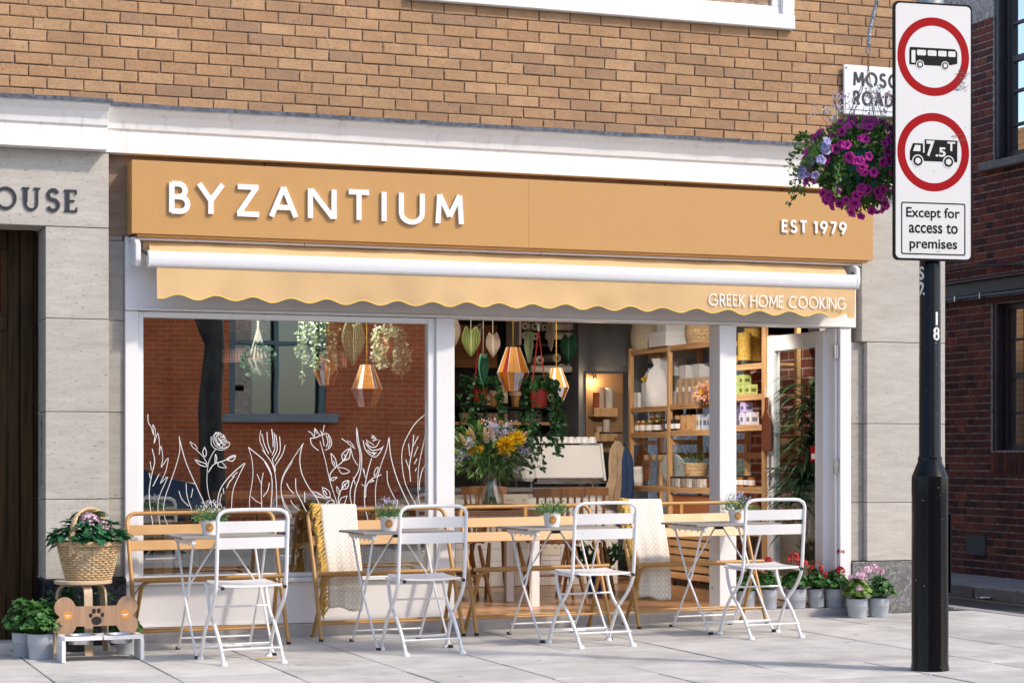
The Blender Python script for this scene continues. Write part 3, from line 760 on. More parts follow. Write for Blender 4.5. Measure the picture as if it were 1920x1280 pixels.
B(RX-.09,RX+.12,1.8,4.30,4.02,4.10).build('window_sill',m_ground('sill_stone',(.15,.15,.15),(.26,.26,.25),8,120),rb,bev=.008)
B(RX-.02,RX+.0,4.28,4.62,.20,.40).build('air_vent',M('vent_grey',(.06,.065,.07),.6),rb,bev=.003)

# ------------------------------------------------------------------ across the main road, seen in the shop's window
ob=thing('opposite_building','orange-red brick house across the road, mirrored in the left shop window','building',(0,0,0))
OB=m_bricktex('orange_brick',(.95,.20,.05),(.86,.15,.04),(.80,.42,.24),1.0)
mb=MB(); mb.box(-12,2.75,-19.4,-19.0,-.15,4.6); mb.box(4.35,16,-19.4,-19.0,-.15,4.6); mb.box(2.75,4.35,-19.4,-19.0,-.15,1.85); mb.box(2.75,4.35,-19.4,-19.0,4.4,4.6)
ow=mb.build('wall',OB,ob)
B(1.0,1.75,-18.997,-18.96,.3,2.9).build('blind_niche_frame',OB,ob)
B(2.6,4.5,-19.0,-18.82,1.72,1.86).build('window_sill',STONE,ob,bev=.01)
GFR=m_paint('green_grey_paint',(.22,.30,.28),.5,.2)
w=B(2.75,2.85,-19.15,-19.05,1.86,4.4).build('window_frame',GFR,ob)
B(4.25,4.35,-19.15,-19.05,1.86,4.4).build('jamb',GFR,w); B(3.5,3.56,-19.148,-19.05,1.86,4.4).build('mullion',GFR,w); B(2.85,4.25,-19.145,-19.052,2.97,3.03).build('transom',GFR,w)
B(2.75,4.35,-19.22,-19.2,1.86,4.4).build('pane',m_glass('house_pane',.3,(.08,.2,.16)),w); B(2.75,4.35,-19.4,-19.38,1.86,4.4).build('curtain',M('green_blind',(.03,.10,.08),.8),w)
tr=thing('street_tree','dark street tree trunk mirrored in the left shop window','tree',(1.97,-16.7,0))
BARK=M('bark',(.085,.07,.055),.9,.5,7,.8,20,stretch=(1,1,.25))
pts=[(0,0,-.05),(.02,0,.8),(-.03,.02,1.8),(.04,.0,2.8),(.0,.03,3.8),(.1,0,4.8)]
mbt=MB(); mbt.tube(smooth_path(pts,4),[.20-.004*i for i in range(21)],14)
for a,b,c in (((0,0,2.9),(-.5,.2,4.0),(-1.1,.3,5.2)),((0,0,3.4),(.6,-.2,4.4),(1.3,-.4,5.4)),((.05,0,4.2),(.3,.5,5.2),(.4,.9,6.2))): mbt.tube(smooth_path([a,b,c],4),[.14-.011*i for i in range(9)],8)
mbt.build('trunk',BARK,tr,smooth=True)
mb=MB(); r=random.Random(9)
for i in range(5200):
    v=rdir(); c=r.choice([(-1.0,.3,5.6),(1.2,-.4,5.8),(.3,.7,6.6),(0,0,6.0),(-.4,-.5,6.7)]); p=Vector(c)+v*r.uniform(.5,1.0)*1.15; mb.small(p,rdir(),rdir(),.16,.11)
mb.build('crown',m_leaf('plane_leaf',(.04,.10,.02),(.09,.18,.04)),tr)
def car(label, loc, rz, col):
    t=thing('parked_car',label,'car',loc,rz,'cars parked across the road')
    paint=M('car_paint',col,.2,.03,coat=.6)
    side=[(-2.1,.30),(-2.12,.62),(-2.02,.86),(-1.35,.95),(-.65,1.38),(.75,1.42),(1.45,1.02),(2.0,.92),(2.1,.6),(2.08,.28)]
    body=MB()
    n=len(side); vs=[]
    for yy,ins in ((-.86,0),(-.62,1),(.62,1),(.86,0)):
        for x,z in side:
            k = .13 if (z>1.0 and ins==0) else 0
            vs.append((x*(.98 if ins==0 else 1), yy*(1-k*1.0) , z+(.03 if ins and z>1.3 else 0)))
    fs=[tuple(range(n)),tuple(range(4*n-1,3*n-1,-1))]
    for a in range(3):
        for i in range(n): fs.append((a*n+i,(a+1)*n+i,(a+1)*n+(i+1)%n,a*n+(i+1)%n))
    body.add(vs,fs).build('body',paint,t,smooth=True,bev=.02)
    gl=M('car_glass',(.01,.012,.015),.08,.0,spec=1.0)
    for s in (-1,1):
        MB().prism([(-1.15,.98),(-.62,1.32),(.0,1.34),(.0,.98)],s*.80-.012,s*.80+.012).build('side_window',gl,t); MB().prism([(.06,.98),(.06,1.34),(.68,1.34),(1.22,1.02)],s*.80-.012,s*.80+.012).build('side_window',gl,t)
    for s,x0,x1 in ((1,1.42,.80),(-1,-1.30,-.70)):
        MB().add([(x0*1.005,-.66,1.035),(x0*1.005,.66,1.035),(x1+.02*s,.6,1.41),(x1+.02*s,-.6,1.41)],[(0,1,2,3)]).build('windscreen',gl,t)
    for x in (-1.32,1.30):
        for s in (-1,1):
            o=MB().lathe([(.31,-.1),(.33,-.08),(.33,.08),(.31,.1)],20).build('tyre',RUB,t,smooth=True,loc=(x,s*.80,.33)); o.rotation_euler=(R(90),0,0)
            h=MB().lathe([(.2,-.112),(.2,.112)],14).build('rim',STEEL,o)
    for x in (-2.10,2.07):
        for s in (-1,1): MB().ball((x,s*.62,.70),.09,8,5,(.4,1.4,.7)).build('headlight' if x>0 else 'tail_light',CGLASS if x>0 else SIGNR,t,smooth=True)
    return t
car('dark blue parked car whose bonnet is mirrored at the lower left of the window',(-.75,-15.0,-.105),0,(.012,.020,.045))
car('black parked car mirrored at the lower right of the left window',(6.6,-15.0,-.105),0,(.010,.010,.012))

# ------------------------------------------------------------------ lamp post with basket bracket
LX,LY=1.612,-3.50; LZ=gz(LX)
lp=thing('lamp_post','black painted street lamp post with thick chipped base on the pavement','lamp post',(LX,LY,LZ))
MB().lathe([(.106,-.02),(.104,.02),(.1005,.04),(.0995,.95),(.1005,1.04),(.0985,1.065)],64).build('base',BLACK,lp,smooth=True)
MB().lathe([(.0985,1.065),(.066,1.145),(.0655,1.17)],64,cap0=False).build('shoulder',BLACK,lp,smooth=True)
MB().lathe([(.0655,1.165),(.0595,1.18),(.0545,3.6),(.053,5.6)],32).build('shaft',BLACK,lp,smooth=True)
MB().lathe([(.075,3.62),(.075,3.72),(.066,3.75)],28).build('collar',GALV,lp,smooth=True)
MB().lathe([(.071,2.31),(.071,2.36)],28).build('strap',STEEL,lp,smooth=True)
B(.098,.106,-.05,.02,.42,.86).build('access_door',BLACK,lp,bev=.01)
# numbers fixed on the shaft, wrapped round it
def wrap(txt, zc, ang, size, rad):
    me=font_mesh(txt,.025,.0); xs=[v.co.x for v in me.vertices]; ys=[v.co.y for v in me.vertices]
    k=size/(max(ys)-min(ys)); cx=(max(xs)+min(xs))/2; cy=(max(ys)+min(ys))/2
    for v in me.vertices:
        a=ang+(v.co.x-cx)*k*.92/rad; v.co=(rad*math.sin(a),-rad*math.cos(a),zc+(v.co.y-cy)*k)
    me.materials.clear(); me.materials.append(LETW); o=bpy.data.objects.new('number',me); link(o,lp)
va=YAW*-1
wrap('S',2.178,R(-82),.074,.0600); wrap('2',2.094,R(-82),.074,.0600)
wrap('1',1.928,R(6),.072,.0602); wrap('8',1.846,R(6),.072,.0602)
# bracket: a twisted iron arm that curves over to the left
ey=at(1628,98,LY+.33)-Vector((LX,LY,LZ))
pb=[(0,.0,3.70),(-.02,.08,3.92),(ey.x+.19,.22,4.02),(ey.x+.10,.30,3.96),(ey.x+.045,.33,ey.z+.25),(ey.x+.012,.33,ey.z+.13),(ey.x,.33,ey.z+.03)]
br=MB().tube(smooth_path(pb,6),.0105,8).build('basket_bracket',GALV,lp,smooth=True)
sp_=smooth_path(pb,14); mbw=MB()
mbw.tube([p+Vector((.0115*math.cos(i*.9),.0115*math.sin(i*.9),.0)) for i,p in enumerate(sp_)],.0035,5); mbw.build('bracket_twist',GALV,lp,smooth=True)
MB().tube([(ey.x+.014*math.cos(a*PI/6),.33,ey.z+.012+.019*math.sin(a*PI/6)) for a in range(12)],.004,6,closed=True).build('bracket_eye',GALV,lp,smooth=True)

# ------------------------------------------------------------------ traffic sign on the post
SY=LY-.085
tsn=thing('traffic_sign','tall white traffic sign with two red rings, bus and lorry, strapped to the post','sign',(LX-.032,SY,-.043),-R(5.5))
w2=.2305; zb,zt=2.318,3.715
def rrect(x0,x1,z0,z1,rad,n=5):
    return arc(x1-rad,z1-rad,rad,0,90,n)+arc(x0+rad,z1-rad,rad,90,180,n)+arc(x0+rad,z0+rad,rad,180,270,n)+arc(x1-rad,z0+rad,rad,270,360,n)
MB().prism(rrect(-w2-.004,w2+.004,zb-.004,zt+.004,.03),.0,.018).build('back_plate',SIGNK,tsn)
MB().prism(rrect(-w2+.007,w2-.007,zb+.007,zt-.007,.026),-.002,.0).build('face',SIGNW,tsn)
def ring(zc,ro,ri):
    n=64; vs=[]; fs=[]
    for y in (-.0028,-.002):
        for rr in (ro,ri): vs += [(rr*math.cos(2*PI*i/n),y,zc+rr*math.sin(2*PI*i/n)) for i in range(n)]
    for i in range(n):
        j=(i+1)%n; fs += [(i,j,n+j,n+i),(i,2*n+i,2*n+j,j)]
    return MB().add(vs,fs).build('red_ring',SIGNR,tsn)
c1,c2=3.425,2.905
ring(c1,.214,.169); ring(c2,.214,.169)
Yk=-.0024
def flat(pts,mat,name,par,y=Yk): return MB().prism(pts,y-.0006,y).build(name,mat,par)
# bus seen from the side
bus=flat([(-.143,c1-.048),(-.143,c1+.032),(-.138,c1+.047),(.128,c1+.047),(.143,c1+.030),(.143,c1-.032),(.075,c1-.048)],SIGNK,'bus_symbol',tsn)
flat(rrect(-.131,-.108,c1-.038,c1+.030,.004),SIGNW,'bus_door',bus,Yk-.0007)
for a,b in ((-.098,-.045),(-.035,.018),(.028,.078),(.088,.132)): flat(rrect(a,b,c1+.004,c1+.034,.006),SIGNW,'bus_window',bus,Yk-.0007)
def disc(par,x,z,r,mat,y,name): return flat(arc(x,z,r,0,360,20)[:-1],mat,name,par,y)
for x in (-.080,.070):
    disc(bus,x,c1-.046,.024,SIGNW,Yk-.0007,'wheel'); disc(bus,x,c1-.046,.0185,SIGNK,Yk-.0014,'wheel'); disc(bus,x,c1-.046,.0115,SIGNW,Yk-.0021,'wheel')
lor=flat([(-.140,c2-.050),(-.140,c2+.0),(-.122,c2+.045),(-.062,c2+.045),(-.062,c2-.005),(-.052,c2-.005),(-.052,c2+.068),(.143,c2+.068),(.143,c2-.050)],SIGNK,'lorry_symbol',tsn)
flat([(-.122,c2+.002),(-.110,c2+.035),(-.078,c2+.035),(-.078,c2+.002)],SIGNW,'cab_window',lor,Yk-.0007)
for x in (-.093,.090):
    disc(lor,x,c2-.050,.034,SIGNW,Yk-.0008,'wheel'); disc(lor,x,c2-.050,.0275,SIGNK,Yk-.0015,'wheel'); disc(lor,x,c2-.050,.0165,SIGNW,Yk-.0022,'wheel')
font_text('7',-.042,.006,c2-.024,c2+.062,Yk-.0008,SIGNW,lor,.03,'number',.0006)
font_text('.5',.012,.073,c2-.024,c2+.028,Yk-.0008,SIGNW,lor,.03,'number',.0006)
font_text('T',.083,.130,c2+.010,c2+.060,Yk-.0008,SIGNW,lor,.03,'number',.0006)
x0,x1,z0,z1=-.192,.192,2.345,2.630
o=rrect(x0,x1,z0,z1,.012); i_=rrect(x0+.007,x1-.007,z0+.007,z1-.007,.008); n=len(o)
MB().add([(x,-.0026,z) for x,z in o]+[(x,-.0026,z) for x,z in i_],[(i,(i+1)%n,n+(i+1)%n,n+i) for i in range(n)]).build('caption_border',SIGNK,tsn)
for txt,a,b,c,d in (('Except for',-.162,.158,2.545-.014,2.545+.058),('access to',-.146,.146,2.462,2.462+.055),('premises',-.142,.142,2.376-.014,2.376+.055)):
    font_text(txt,a,b,c,d,Yk,SIGNK,tsn,.016,'caption',.0006)
SCR=M('scratch_grey',(.16,.16,.16),.7,.3)
r=random.Random(8); mb=MB()
for zc,n,xx in ((3.31,9,.19),(3.27,11,.19),(3.36,5,.19),(2.39,4,.06),(2.98,6,.175)):
    for k in range(n):
        x=xx-r.uniform(0,.07); z=zc+r.uniform(-.025,.025); l=r.uniform(.012,.05)
        strip(mb,[(x,z),(x+l*.5,z+r.uniform(-.004,.006)),(min(w2-.01,x+l),z+r.uniform(-.004,.01))],.0018,-.0052,-.0046)
tag(mb.build('scratches',SCR,tsn),kind='stuff')

# ------------------------------------------------------------------ hanging basket
HC=at(1612,297,LY+.33)
hb=thing('hanging_basket','hanging basket of magenta petunias on the lamp post bracket','hanging basket',HC)
TEAL=M('turquoise_liner',(.03,.36,.38),.5,.15,20,.2)
MB().lathe([(.02,-.19),(.09,-.175),(.145,-.12),(.175,-.05),(.18,.02),(.17,.03)],24,cap1=True).build('bowl',TEAL,hb,smooth=True)
ex,ez=(ey+Vector((LX,LY,LZ))-HC).x,(ey+Vector((LX,LY,LZ))-HC).z
for k in range(4):
    a=k*PI/2+.5; MB().tube([(.2*math.cos(a),.2*math.sin(a),.02),(0.012*math.cos(a)+ex,.012*math.sin(a),ez-.13)],.0028,5).build('chain',GALV,hb)
mb=MB(); 
for i in range(7): mb.tube([(.008*math.cos(t*PI/4)*(1 if i%2 else .3)+ex,.008*math.cos(t*PI/4)*(.3 if i%2 else 1),ez-.13+i*.019+.012*math.sin(t*PI/4)) for t in range(8)],.0025,5,closed=True)
mb.build('chain_links',M('rusty_chain',(.32,.20,.11),.7,.3,40,metal=.5),hb)
r=random.Random(21); mb=MB(); stems=MB()
def basket_pt(k=1.0):
    v=rdir(); v.z=v.z*.95
    p=Vector((v.x*.30,v.y*.30,v.z*.255-.03))*k
    return p,v
for i in range(4600):
    p,v=basket_pt(r.uniform(.55,1.04)); 
    if p.z<-.12: p.x*=.75; p.y*=.75
    mb.small(p,(v+rdir()*.8),rdir(),r.uniform(.026,.046),r.uniform(.015,.024))
for i in range(26):   # straggling stems
    a=r.uniform(0,2*PI); q=Vector((math.cos(a)*.28,math.sin(a)*.28,r.uniform(-.1,.12))); e=q*1.42+Vector((0,0,r.uniform(-.22,.12)))
    if i<8: q=Vector((-.25,-.1,-.03)); e=Vector((-.42+r.uniform(-.03,.1),-.12+r.uniform(-.1,.1),-.10+r.uniform(-.10,.14)))
    pth=smooth_path([q,(q+e)/2+Vector((0,0,.04)),e],4); stems.tube(pth,.002,4)
    for pp in pth:
        for _ in range(6): mb.small(pp+rv(.02),rdir(),rdir(),.03,.018)
mb.build('foliage',L_PET,hb); tag(stems.build('stems',L_PET,hb),kind='stuff')
def petunia_mesh(mat):
    mb=MB(); n=20; vs=[(0,0,-.022)]; 
    for rr,z in ((.3,-.004),(.75,.004),(1.0,.0)):
        for j in range(n):
            a=2*PI*j/n; k=1+.10*math.cos(5*a); vs.append((rr*k*.032*math.cos(a),rr*k*.032*math.sin(a),z+ (.004*math.cos(10*a) if rr>.9 else 0)))
    fs=[(0,1+j,1+(j+1)%n) for j in range(n)]
    for q in range(2):
        for j in range(n): fs.append((1+q*n+j,1+(q+1)*n+j,1+(q+1)*n+(j+1)%n,1+q*n+(j+1)%n))
    return mb.add(vs,fs).mesh('petunia',mat,True)
def m_petal(name, c, ce):
    m,t,b=mk(name); v=coords(t,rnd=False); ln=nd(t,'ShaderNodeVectorMath'); ln.operation='LENGTH'; t.links.new(v,ln.inputs[0])
    oi=t.nodes.new('ShaderNodeObjectInfo'); k=ramp(t,ln.outputs['Value'],[(0.008,ce),(.018,c)]); hs=nd(t,'ShaderNodeHueSaturation'); t.links.new(k,hs.inputs['Color'])
    t.links.new(math_(t,'MULTIPLY_ADD',oi.outputs['Random'],.6,.7),hs.inputs['Value']); t.links.new(hs.outputs[0],b.inputs['Base Color']); b.inputs['Roughness'].default_value=.6
    tr=nd(t,'ShaderNodeBsdfTranslucent'); t.links.new(hs.outputs[0],tr.inputs[0]); mx=nd(t,'ShaderNodeMixShader'); mx.inputs[0].default_value=.3
    t.links.new(b.outputs[0],mx.inputs[1]); t.links.new(tr.outputs[0],mx.inputs[2]); t.links.new(mx.outputs[0],t.nodes['Material Output'].inputs[0]); return m
PM=petunia_mesh(m_petal('magenta_petal',(.58,.025,.33),(.07,.0,.05))); PL=petunia_mesh(m_petal('lilac_petal',(.50,.46,.78),(.38,.34,.62)))
vd=Vector((-.43,-.86,.28))
for i in range(150):
    while True:
        p,v=basket_pt(1.05)
        if v.dot(vd)>-.25 and p.z<.22: break
    if p.z<-.14: p.x*=.8; p.y*=.8; p.z-=.04
    d=(v+vd*.5+rdir()*.45).normalized(); q=d.to_track_quat('Z','Y').to_euler(); s=r.uniform(.65,1.02)
    put(PM,'petunia',hb,p,q,(s,s,s))
for i in range(14):
    a=r.uniform(0,1); p=Vector((-.30-.12*a,-.15+r.uniform(-.12,.12),.10-.28*a+r.uniform(-.06,.06))) if i<15 else Vector((r.uniform(-.3,.05),-.25,r.uniform(.05,.2)))
    put(PL,'petunia',hb,p,(vd+rdir()*.8).to_track_quat('Z','Y').to_euler(),(.8,.8,.8))
# airy white and pink sprays above
mb=MB(); st=MB(); pk=MB()
for i in range(34):
    a=r.uniform(0,2*PI); q=Vector((math.cos(a)*.12,math.sin(a)*.12,.08)); e=Vector((math.cos(a)*r.uniform(.03,.30),math.sin(a)*.2,r.uniform(.20,.40))); e.x-=.02
    st.tube(smooth_path([q,(q+e)/2+rv(.02),e],3),.0014,4)
    for _ in range(9): (mb if i%3 else pk).small(e+rv(.022),rdir(),rdir(),.018,.014)
tag(st.build('stems',L_SPRIG,hb),kind='stuff'); mb.build('white_sprays',F_WHT,hb); pk.build('pink_sprays',F_PNK,hb)
# ------------------------------------------------------------------ shopfront joinery
sf=thing('shopfront','white painted timber shopfront with large left window, open bay and glazed door','shopfront',(0,0,0))
B(-2.203,3.142,-.035,.14,2.142,2.615).build('header',WHITE,sf,bev=.003)
B(-2.200,3.10,-.047,-.0355,2.142,2.160).build('header_bead',WHITE,sf,bev=.003)
B(-2.203,-2.118,-.03,.12,.40,2.140).build('post',WHITE,sf,bev=.004)
B(-.098,.034,-.032,.14,.40,2.140).build('post',WHITE,sf,bev=.004)
B(2.034,2.168,-.032,.14,.098,2.140).build('post',WHITE2,sf,bev=.004)
B(3.010,3.103,-.032,.14,.098,2.140).build('door_jamb',WHITE,sf,bev=.004)
B(2.985,3.008,.0,.14,.098,2.140).build('door_stop',WHITE,sf,bev=.003)
B(-2.20,.033,-.028,.12,.098,.372).build('base_panel',WHITE,sf,bev=.004)
B(-2.205,.036,-.060,.12,.374,.402).build('window_board',WHITE2,sf,bev=.004)
B(-2.20,.033,-.034,-.0285,.100,.118).build('base_bead',WHITE2,sf)
# frame of the left window with its glass
fr=B(-2.117,-2.082,-.012,.06,.404,2.138).build('window_frame',WHITE2,sf,bev=.004)
B(-.150,-.099,-.012,.06,.404,2.138).build('frame_stile',WHITE2,fr,bev=.004)
B(-2.081,-.151,-.012,.06,2.100,2.138).build('frame_rail',WHITE2,fr,bev=.004)
B(-2.081,-.151,-.012,.06,.404,.432).build('frame_rail',WHITE2,fr,bev=.004)
gl=B(-2.081,-.151,.020,.026,.432,2.100).build('window_pane',WGLASS,sf)
# granite step under the shopfront
GRAN=m_ground('pink_grey_granite',(.36,.335,.33),(.48,.455,.445),9,170,.7,.3)
st=struct(B(-2.205,3.103,-.075,.14,-.12,.0955).build('shop_step',GRAN,bev=.004))

# ---- white flowers painted on the glass (traced strokes, laid on the pane)
dr=tag(bpy.data.objects.new('window_drawing',None)); link(dr,sf)
DRW=M('white_marker',(.80,.80,.79),.7,.06,40)
def trace(strokes, ox, oy, k, w=.0044):
    """strokes in zoomed pixels; ox,oy,k bring them back to the photograph"""
    mb=MB()
    for j,s in enumerate(strokes):
        pts=[]
        for (x,y) in s:
            p=at(ox+x*k, oy+y*k, .019); pts.append(Vector((p.x,p.z,0)))
        if len(pts)>2: pts=smooth_path(pts,4)
        strip(mb,[(p.x,max(p.y,.436)) for p in pts],w*random.uniform(.8,1.25),.0178-.0003*(j%5),.0195)
    return mb
k1=300/1707
A_=[ [(155,90),(158,175),(190,230),(215,310),(208,205),(235,270),(222,400),(262,295),(280,430),(275,520),(295,435),(315,560),(298,655),(370,560),(345,700),(290,825),(365,762),(280,960),(262,1100),(285,1280)],
 [(200,460),(228,590),(200,720),(170,900),(180,1080),(210,1280)],[(178,595),(192,690)],[(170,715),(180,775)],[(275,730),(208,860)],
 [(490,325),(495,480),(450,660),(390,830),(335,1000),(325,1150),(370,1280)],[(487,340),(560,600),(660,830),(780,1090)],
 [(485,910),(520,1000),(590,1070)],[(562,830),(575,970),(640,1160)],[(635,885),(615,980)],
 [(880,460),(830,540),(795,640),(785,800),(800,930),(840,1080)],[(600,385),(660,420),(680,460),(640,450),(600,385)],[(670,470),(740,540),(790,620)],
 [(760,440),(740,500),(765,545),(780,500),(760,440)],[(655,575),(720,600),(780,625),(770,650),(700,625),(655,575)],[(870,610),(875,520),(890,560),(880,610)],[(800,710),(860,625),(960,590),(1090,535)],[(985,580),(1040,540),(1090,535),(1060,590),(1000,580)],[(905,610),(910,650),(990,660),(945,605)],
 [(830,330),(835,420),(890,465),(960,470),(1020,430),(1025,390),(980,400),(950,440)],[(885,280),(860,330),(900,430)],[(910,290),(880,350),(930,440)],[(940,300),(900,340),(960,420)],[(970,320),(920,360),(985,430)],[(890,300),(950,310),(975,330),(930,330),(985,350),(920,370),(1000,375),(930,400),(1015,405),(900,410),(960,455)],[(845,340),(870,420),(930,455),(1010,440)],[(850,330),(890,290),(930,290)],
 [(1190,610),(1060,720),(950,850),(905,970),(900,1100)],[(1190,620),(1110,780),(1060,920),(1045,1110)],[(1110,710),(1050,760)],[(1080,750),(1030,810)],[(1030,800),(995,880)],[(960,880),(965,940)],[(940,940),(925,1020),(945,1090)],
 [(1228,445),(1265,580),(1275,750),(1240,1000),(1245,1110)],[(1228,445),(1380,570),(1440,650),(1475,740)],[(1400,600),(1470,740),(1480,900),(1465,1110)],[(1260,970),(1300,1010),(1365,1045)],
 [(1375,470),(1480,620),(1520,800),(1530,1110)],[(1480,560),(1510,700)],[(1360,265),(1350,370),(1405,500)],[(1370,300),(1400,420),(1445,515)],[(1425,280),(1435,400),(1470,500)],[(1475,250),(1490,370),(1490,440)],[(1500,290),(1510,440),(1480,530)],[(1520,310),(1535,460),(1490,560)],[(1560,330),(1565,480),(1510,590)],[(1620,420),(1590,520),(1515,640),(1515,700)],
 [(1320,730),(1370,850)],[(1385,715),(1365,850),(1370,1090)],[(1450,820),(1435,900),(1385,970)],[(1700,590),(1600,760),(1575,900),(1610,1030),(1690,1180)]]
trace(A_,250,760,k1).build('petal_strokes',DRW,dr)
k2=310/1764
B_=[ [(280,400),(170,560),(60,750),(40,900),(70,1060),(150,1200)],[(270,410),(240,560),(260,720),(340,880),(420,990),(465,1100)],[(100,830),(130,890),(175,935)],[(195,775),(200,900),(250,1010),(310,1130)],[(290,920),(292,1030)],[(140,1010),(180,1070),(240,1115)],
 [(455,380),(510,580),(560,800),(620,990),(660,1100)],[(350,350),(370,420),(440,480)],[(330,275),(360,290),(395,330),(400,245),(460,320),(520,295),(560,330),(580,400),(560,450),(510,475)],[(350,350),(410,340),(455,320)],[(400,245),(420,300)],[(460,265),(480,310),(500,205)],[(480,330),(500,430)],[(520,310),(540,390),(520,440)],[(545,320),(560,400),(540,450)],
 [(565,800),(565,730),(620,660),(700,590),(770,460)],[(570,505),(590,620),(630,650),(620,570),(570,505)],[(700,590),(690,520),(770,460),(765,560),(700,590)],[(640,655),(720,670),(770,705),(690,725),(640,655)],[(565,800),(590,770),(635,765),(600,795),(565,800)],[(600,590),(615,630)],[(710,520),(730,560),(715,580)],
 [(365,915),(430,930),(490,975),(420,970),(365,915)],[(480,870),(550,910),(560,975),(500,950),(480,870)],[(430,930),(450,950)],[(500,900),(530,950)],[(510,1060),(560,1010),(610,1030),(560,1060)],[(490,985),(560,985),(610,1020)],
 [(665,1100),(650,1000),(680,900),(760,800)],[(690,880),(700,820),(760,800),(745,880),(690,890)],[(630,860),(640,920),(665,950),(655,890),(630,860)],[(745,960),(680,990),(660,1050),(710,1050),(745,960)],[(710,830),(730,870)],
 [(845,235),(870,400),(900,560),(880,740),(830,900),(820,1100)],[(845,235),(850,380),(880,520),(870,680),(800,820),(775,960),(805,1100)],[(685,350),(740,390),(790,430),(830,460)],[(780,440),(810,560),(860,640)],[(740,375),(780,390),(820,440)],
 [(1005,560),(960,720),(930,900),(935,1080),(970,1230)],[(915,370),(940,470),(1020,545),(1080,520),(1130,430)],[(950,360),(980,430),(1050,440),(1095,365)],[(1000,320),(1035,325),(1005,345),(1050,345),(1020,375),(1070,360)],[(940,400),(1000,470),(1070,470),(1115,450)],[(960,470),(1010,510),(1060,500)],[(1010,490),(1040,510),(1020,530)],[(970,380),(1030,420)],
 [(940,980),(950,860),(1010,780),(1110,735)],[(1030,750),(1040,690),(1075,655),(1065,720),(1030,750)],[(985,820),(1030,800),(1000,790)],[(910,665),(940,770)],[(920,680),(930,720)],[(895,835),(925,860)],[(810,760),(830,840)],
 [(1190,340),(1160,480),(1100,650),(1050,860),(1050,1060),(1080,1220)],[(1190,340),(1210,540),(1270,760),(1350,950),(1430,1110)],[(1170,695),(1180,830),(1250,985)],
 [(1620,60),(1480,180),(1390,320),(1335,460),(1330,620),(1370,840),(1500,1100)],[(1620,120),(1560,400),(1510,640),(1500,900),(1525,1100)],[(1455,310),(1440,470),(1410,640),(1420,810)],[(1505,325),(1450,430)],[(1400,405),(1412,535)],[(1500,435),(1455,545)],[(1370,575),(1410,690)],[(1490,565),(1460,625)],[(1485,665),(1470,700)],[(1620,580),(1550,680),(1515,830),(1520,900)],
 [(1320,1090),(1325,1160),(1300,1240)],[(1135,990),(1150,1040)],[(1235,1010),(1240,1090)],[(1280,1000),(1285,1080)]]
trace(B_,520,760,k2).build('leaf_strokes',DRW,dr)

# ---- glazed door, standing open inwards at right angles
dl=bpy.data.objects.new('door',None); link(dl,sf); dl.location=(2.990,.10,.105); dl.rotation_euler=(0,0,R(1.5))
# local: x across thickness (-.045..0), y from hinge inwards
B(-.045,0,.0,.095,0,2.02).build('stile',WHITE2,dl,bev=.004)
B(-.045,0,.755,.85,0,2.02).build('stile',WHITE2,dl,bev=.004)
B(-.044,-.001,.0955,.7545,1.92,2.02).build('rail',WHITE2,dl,bev=.004)
B(-.044,-.001,.0955,.7545,0,.16).build('rail',WHITE2,dl,bev=.004)
for a in ((.0955,.112,.16,1.92),(.738,.7545,.16,1.92)): B(-.050,.004,a[0],a[1],a[2],a[3]).build('glazing_bead',WHITE2,dl)
for z in ((.16,.176),(1.904,1.92)): B(-.0495,.0035,.112,.738,z[0],z[1]).build('glazing_bead',WHITE2,dl)
B(-.026,-.020,.112,.738,.176,1.904).build('pane',m_glass('door_glass',.10,(.93,.96,.95)),dl)
B(-.0505,-.0455,.78,.815,.86,1.10).build('lock_plate',STEEL,dl)
MB().tube(round_path([(-.05,.797,1.0),(-.095,.797,1.0),(-.095,.66,1.0)],.012),.009,8).build('handle',STEEL,dl,smooth=True)
B(-.0495,-.0455,.785,.81,.70,.79).build('lock_keep',STEEL,dl)
for z in (1.86,1.02,.22):
    h=MB().lathe([(.011,-.05),(.011,.05)],10).build('hinge',STEEL,sf,smooth=True,loc=(2.996,-.012,.105+z)); B(-.024,.024,-.004,.010,-.048,.048).build('hinge_leaf',STEEL,h)
# red sticker on the glass
MB().box(-.0285,-.0265,.14,.215,1.055,1.17).build('sticker',SIGNR,dl); B(-.0297,-.0287,.150,.200,1.075,1.115).build('sticker_label',LETW,dl)

# ------------------------------------------------------------------ fascia with raised letters
fs=thing('fascia_sign','long mustard fascia board with raised white shop name above the awning','sign',(0,0,0))
for a,b in ((-2.190,.5098),(.5102,3.187)):
    B(a,b,-.200,-.004,2.620,3.086).build('panel',FASC,fs,bev=.0012)
MB().sweepx([(-.185,2.603),(-.06,2.603),(-.06,2.619),(-.185,2.619)],-2.15,3.15).build('soffit_strip',FASC_E,fs)
zt=lambda x:2.953
for ch,a,b in (('B',-1.955,-1.815),('Y',-1.778,-1.592),('Z',-1.530,-1.352),('A',-1.304,-1.106),('N',-1.043,-.849),('T',-.782,-.610),('I',-.540,-.505),('U',-.420,-.240),('M',-.164,.035)):
    sign_letter(ch,a,b,2.760,2.952,-.2035,.016,.034,LETW,fs)
sign_line('EST 1979',2.437,2.965,2.800,2.885,-.2035,.009,.0165,LETW,fs,.16,.36)

# ------------------------------------------------------------------ awning, wound in
aw=thing('awning','mustard fabric awning with white front bar and scalloped valance under the fascia','awning',(0,0,0))
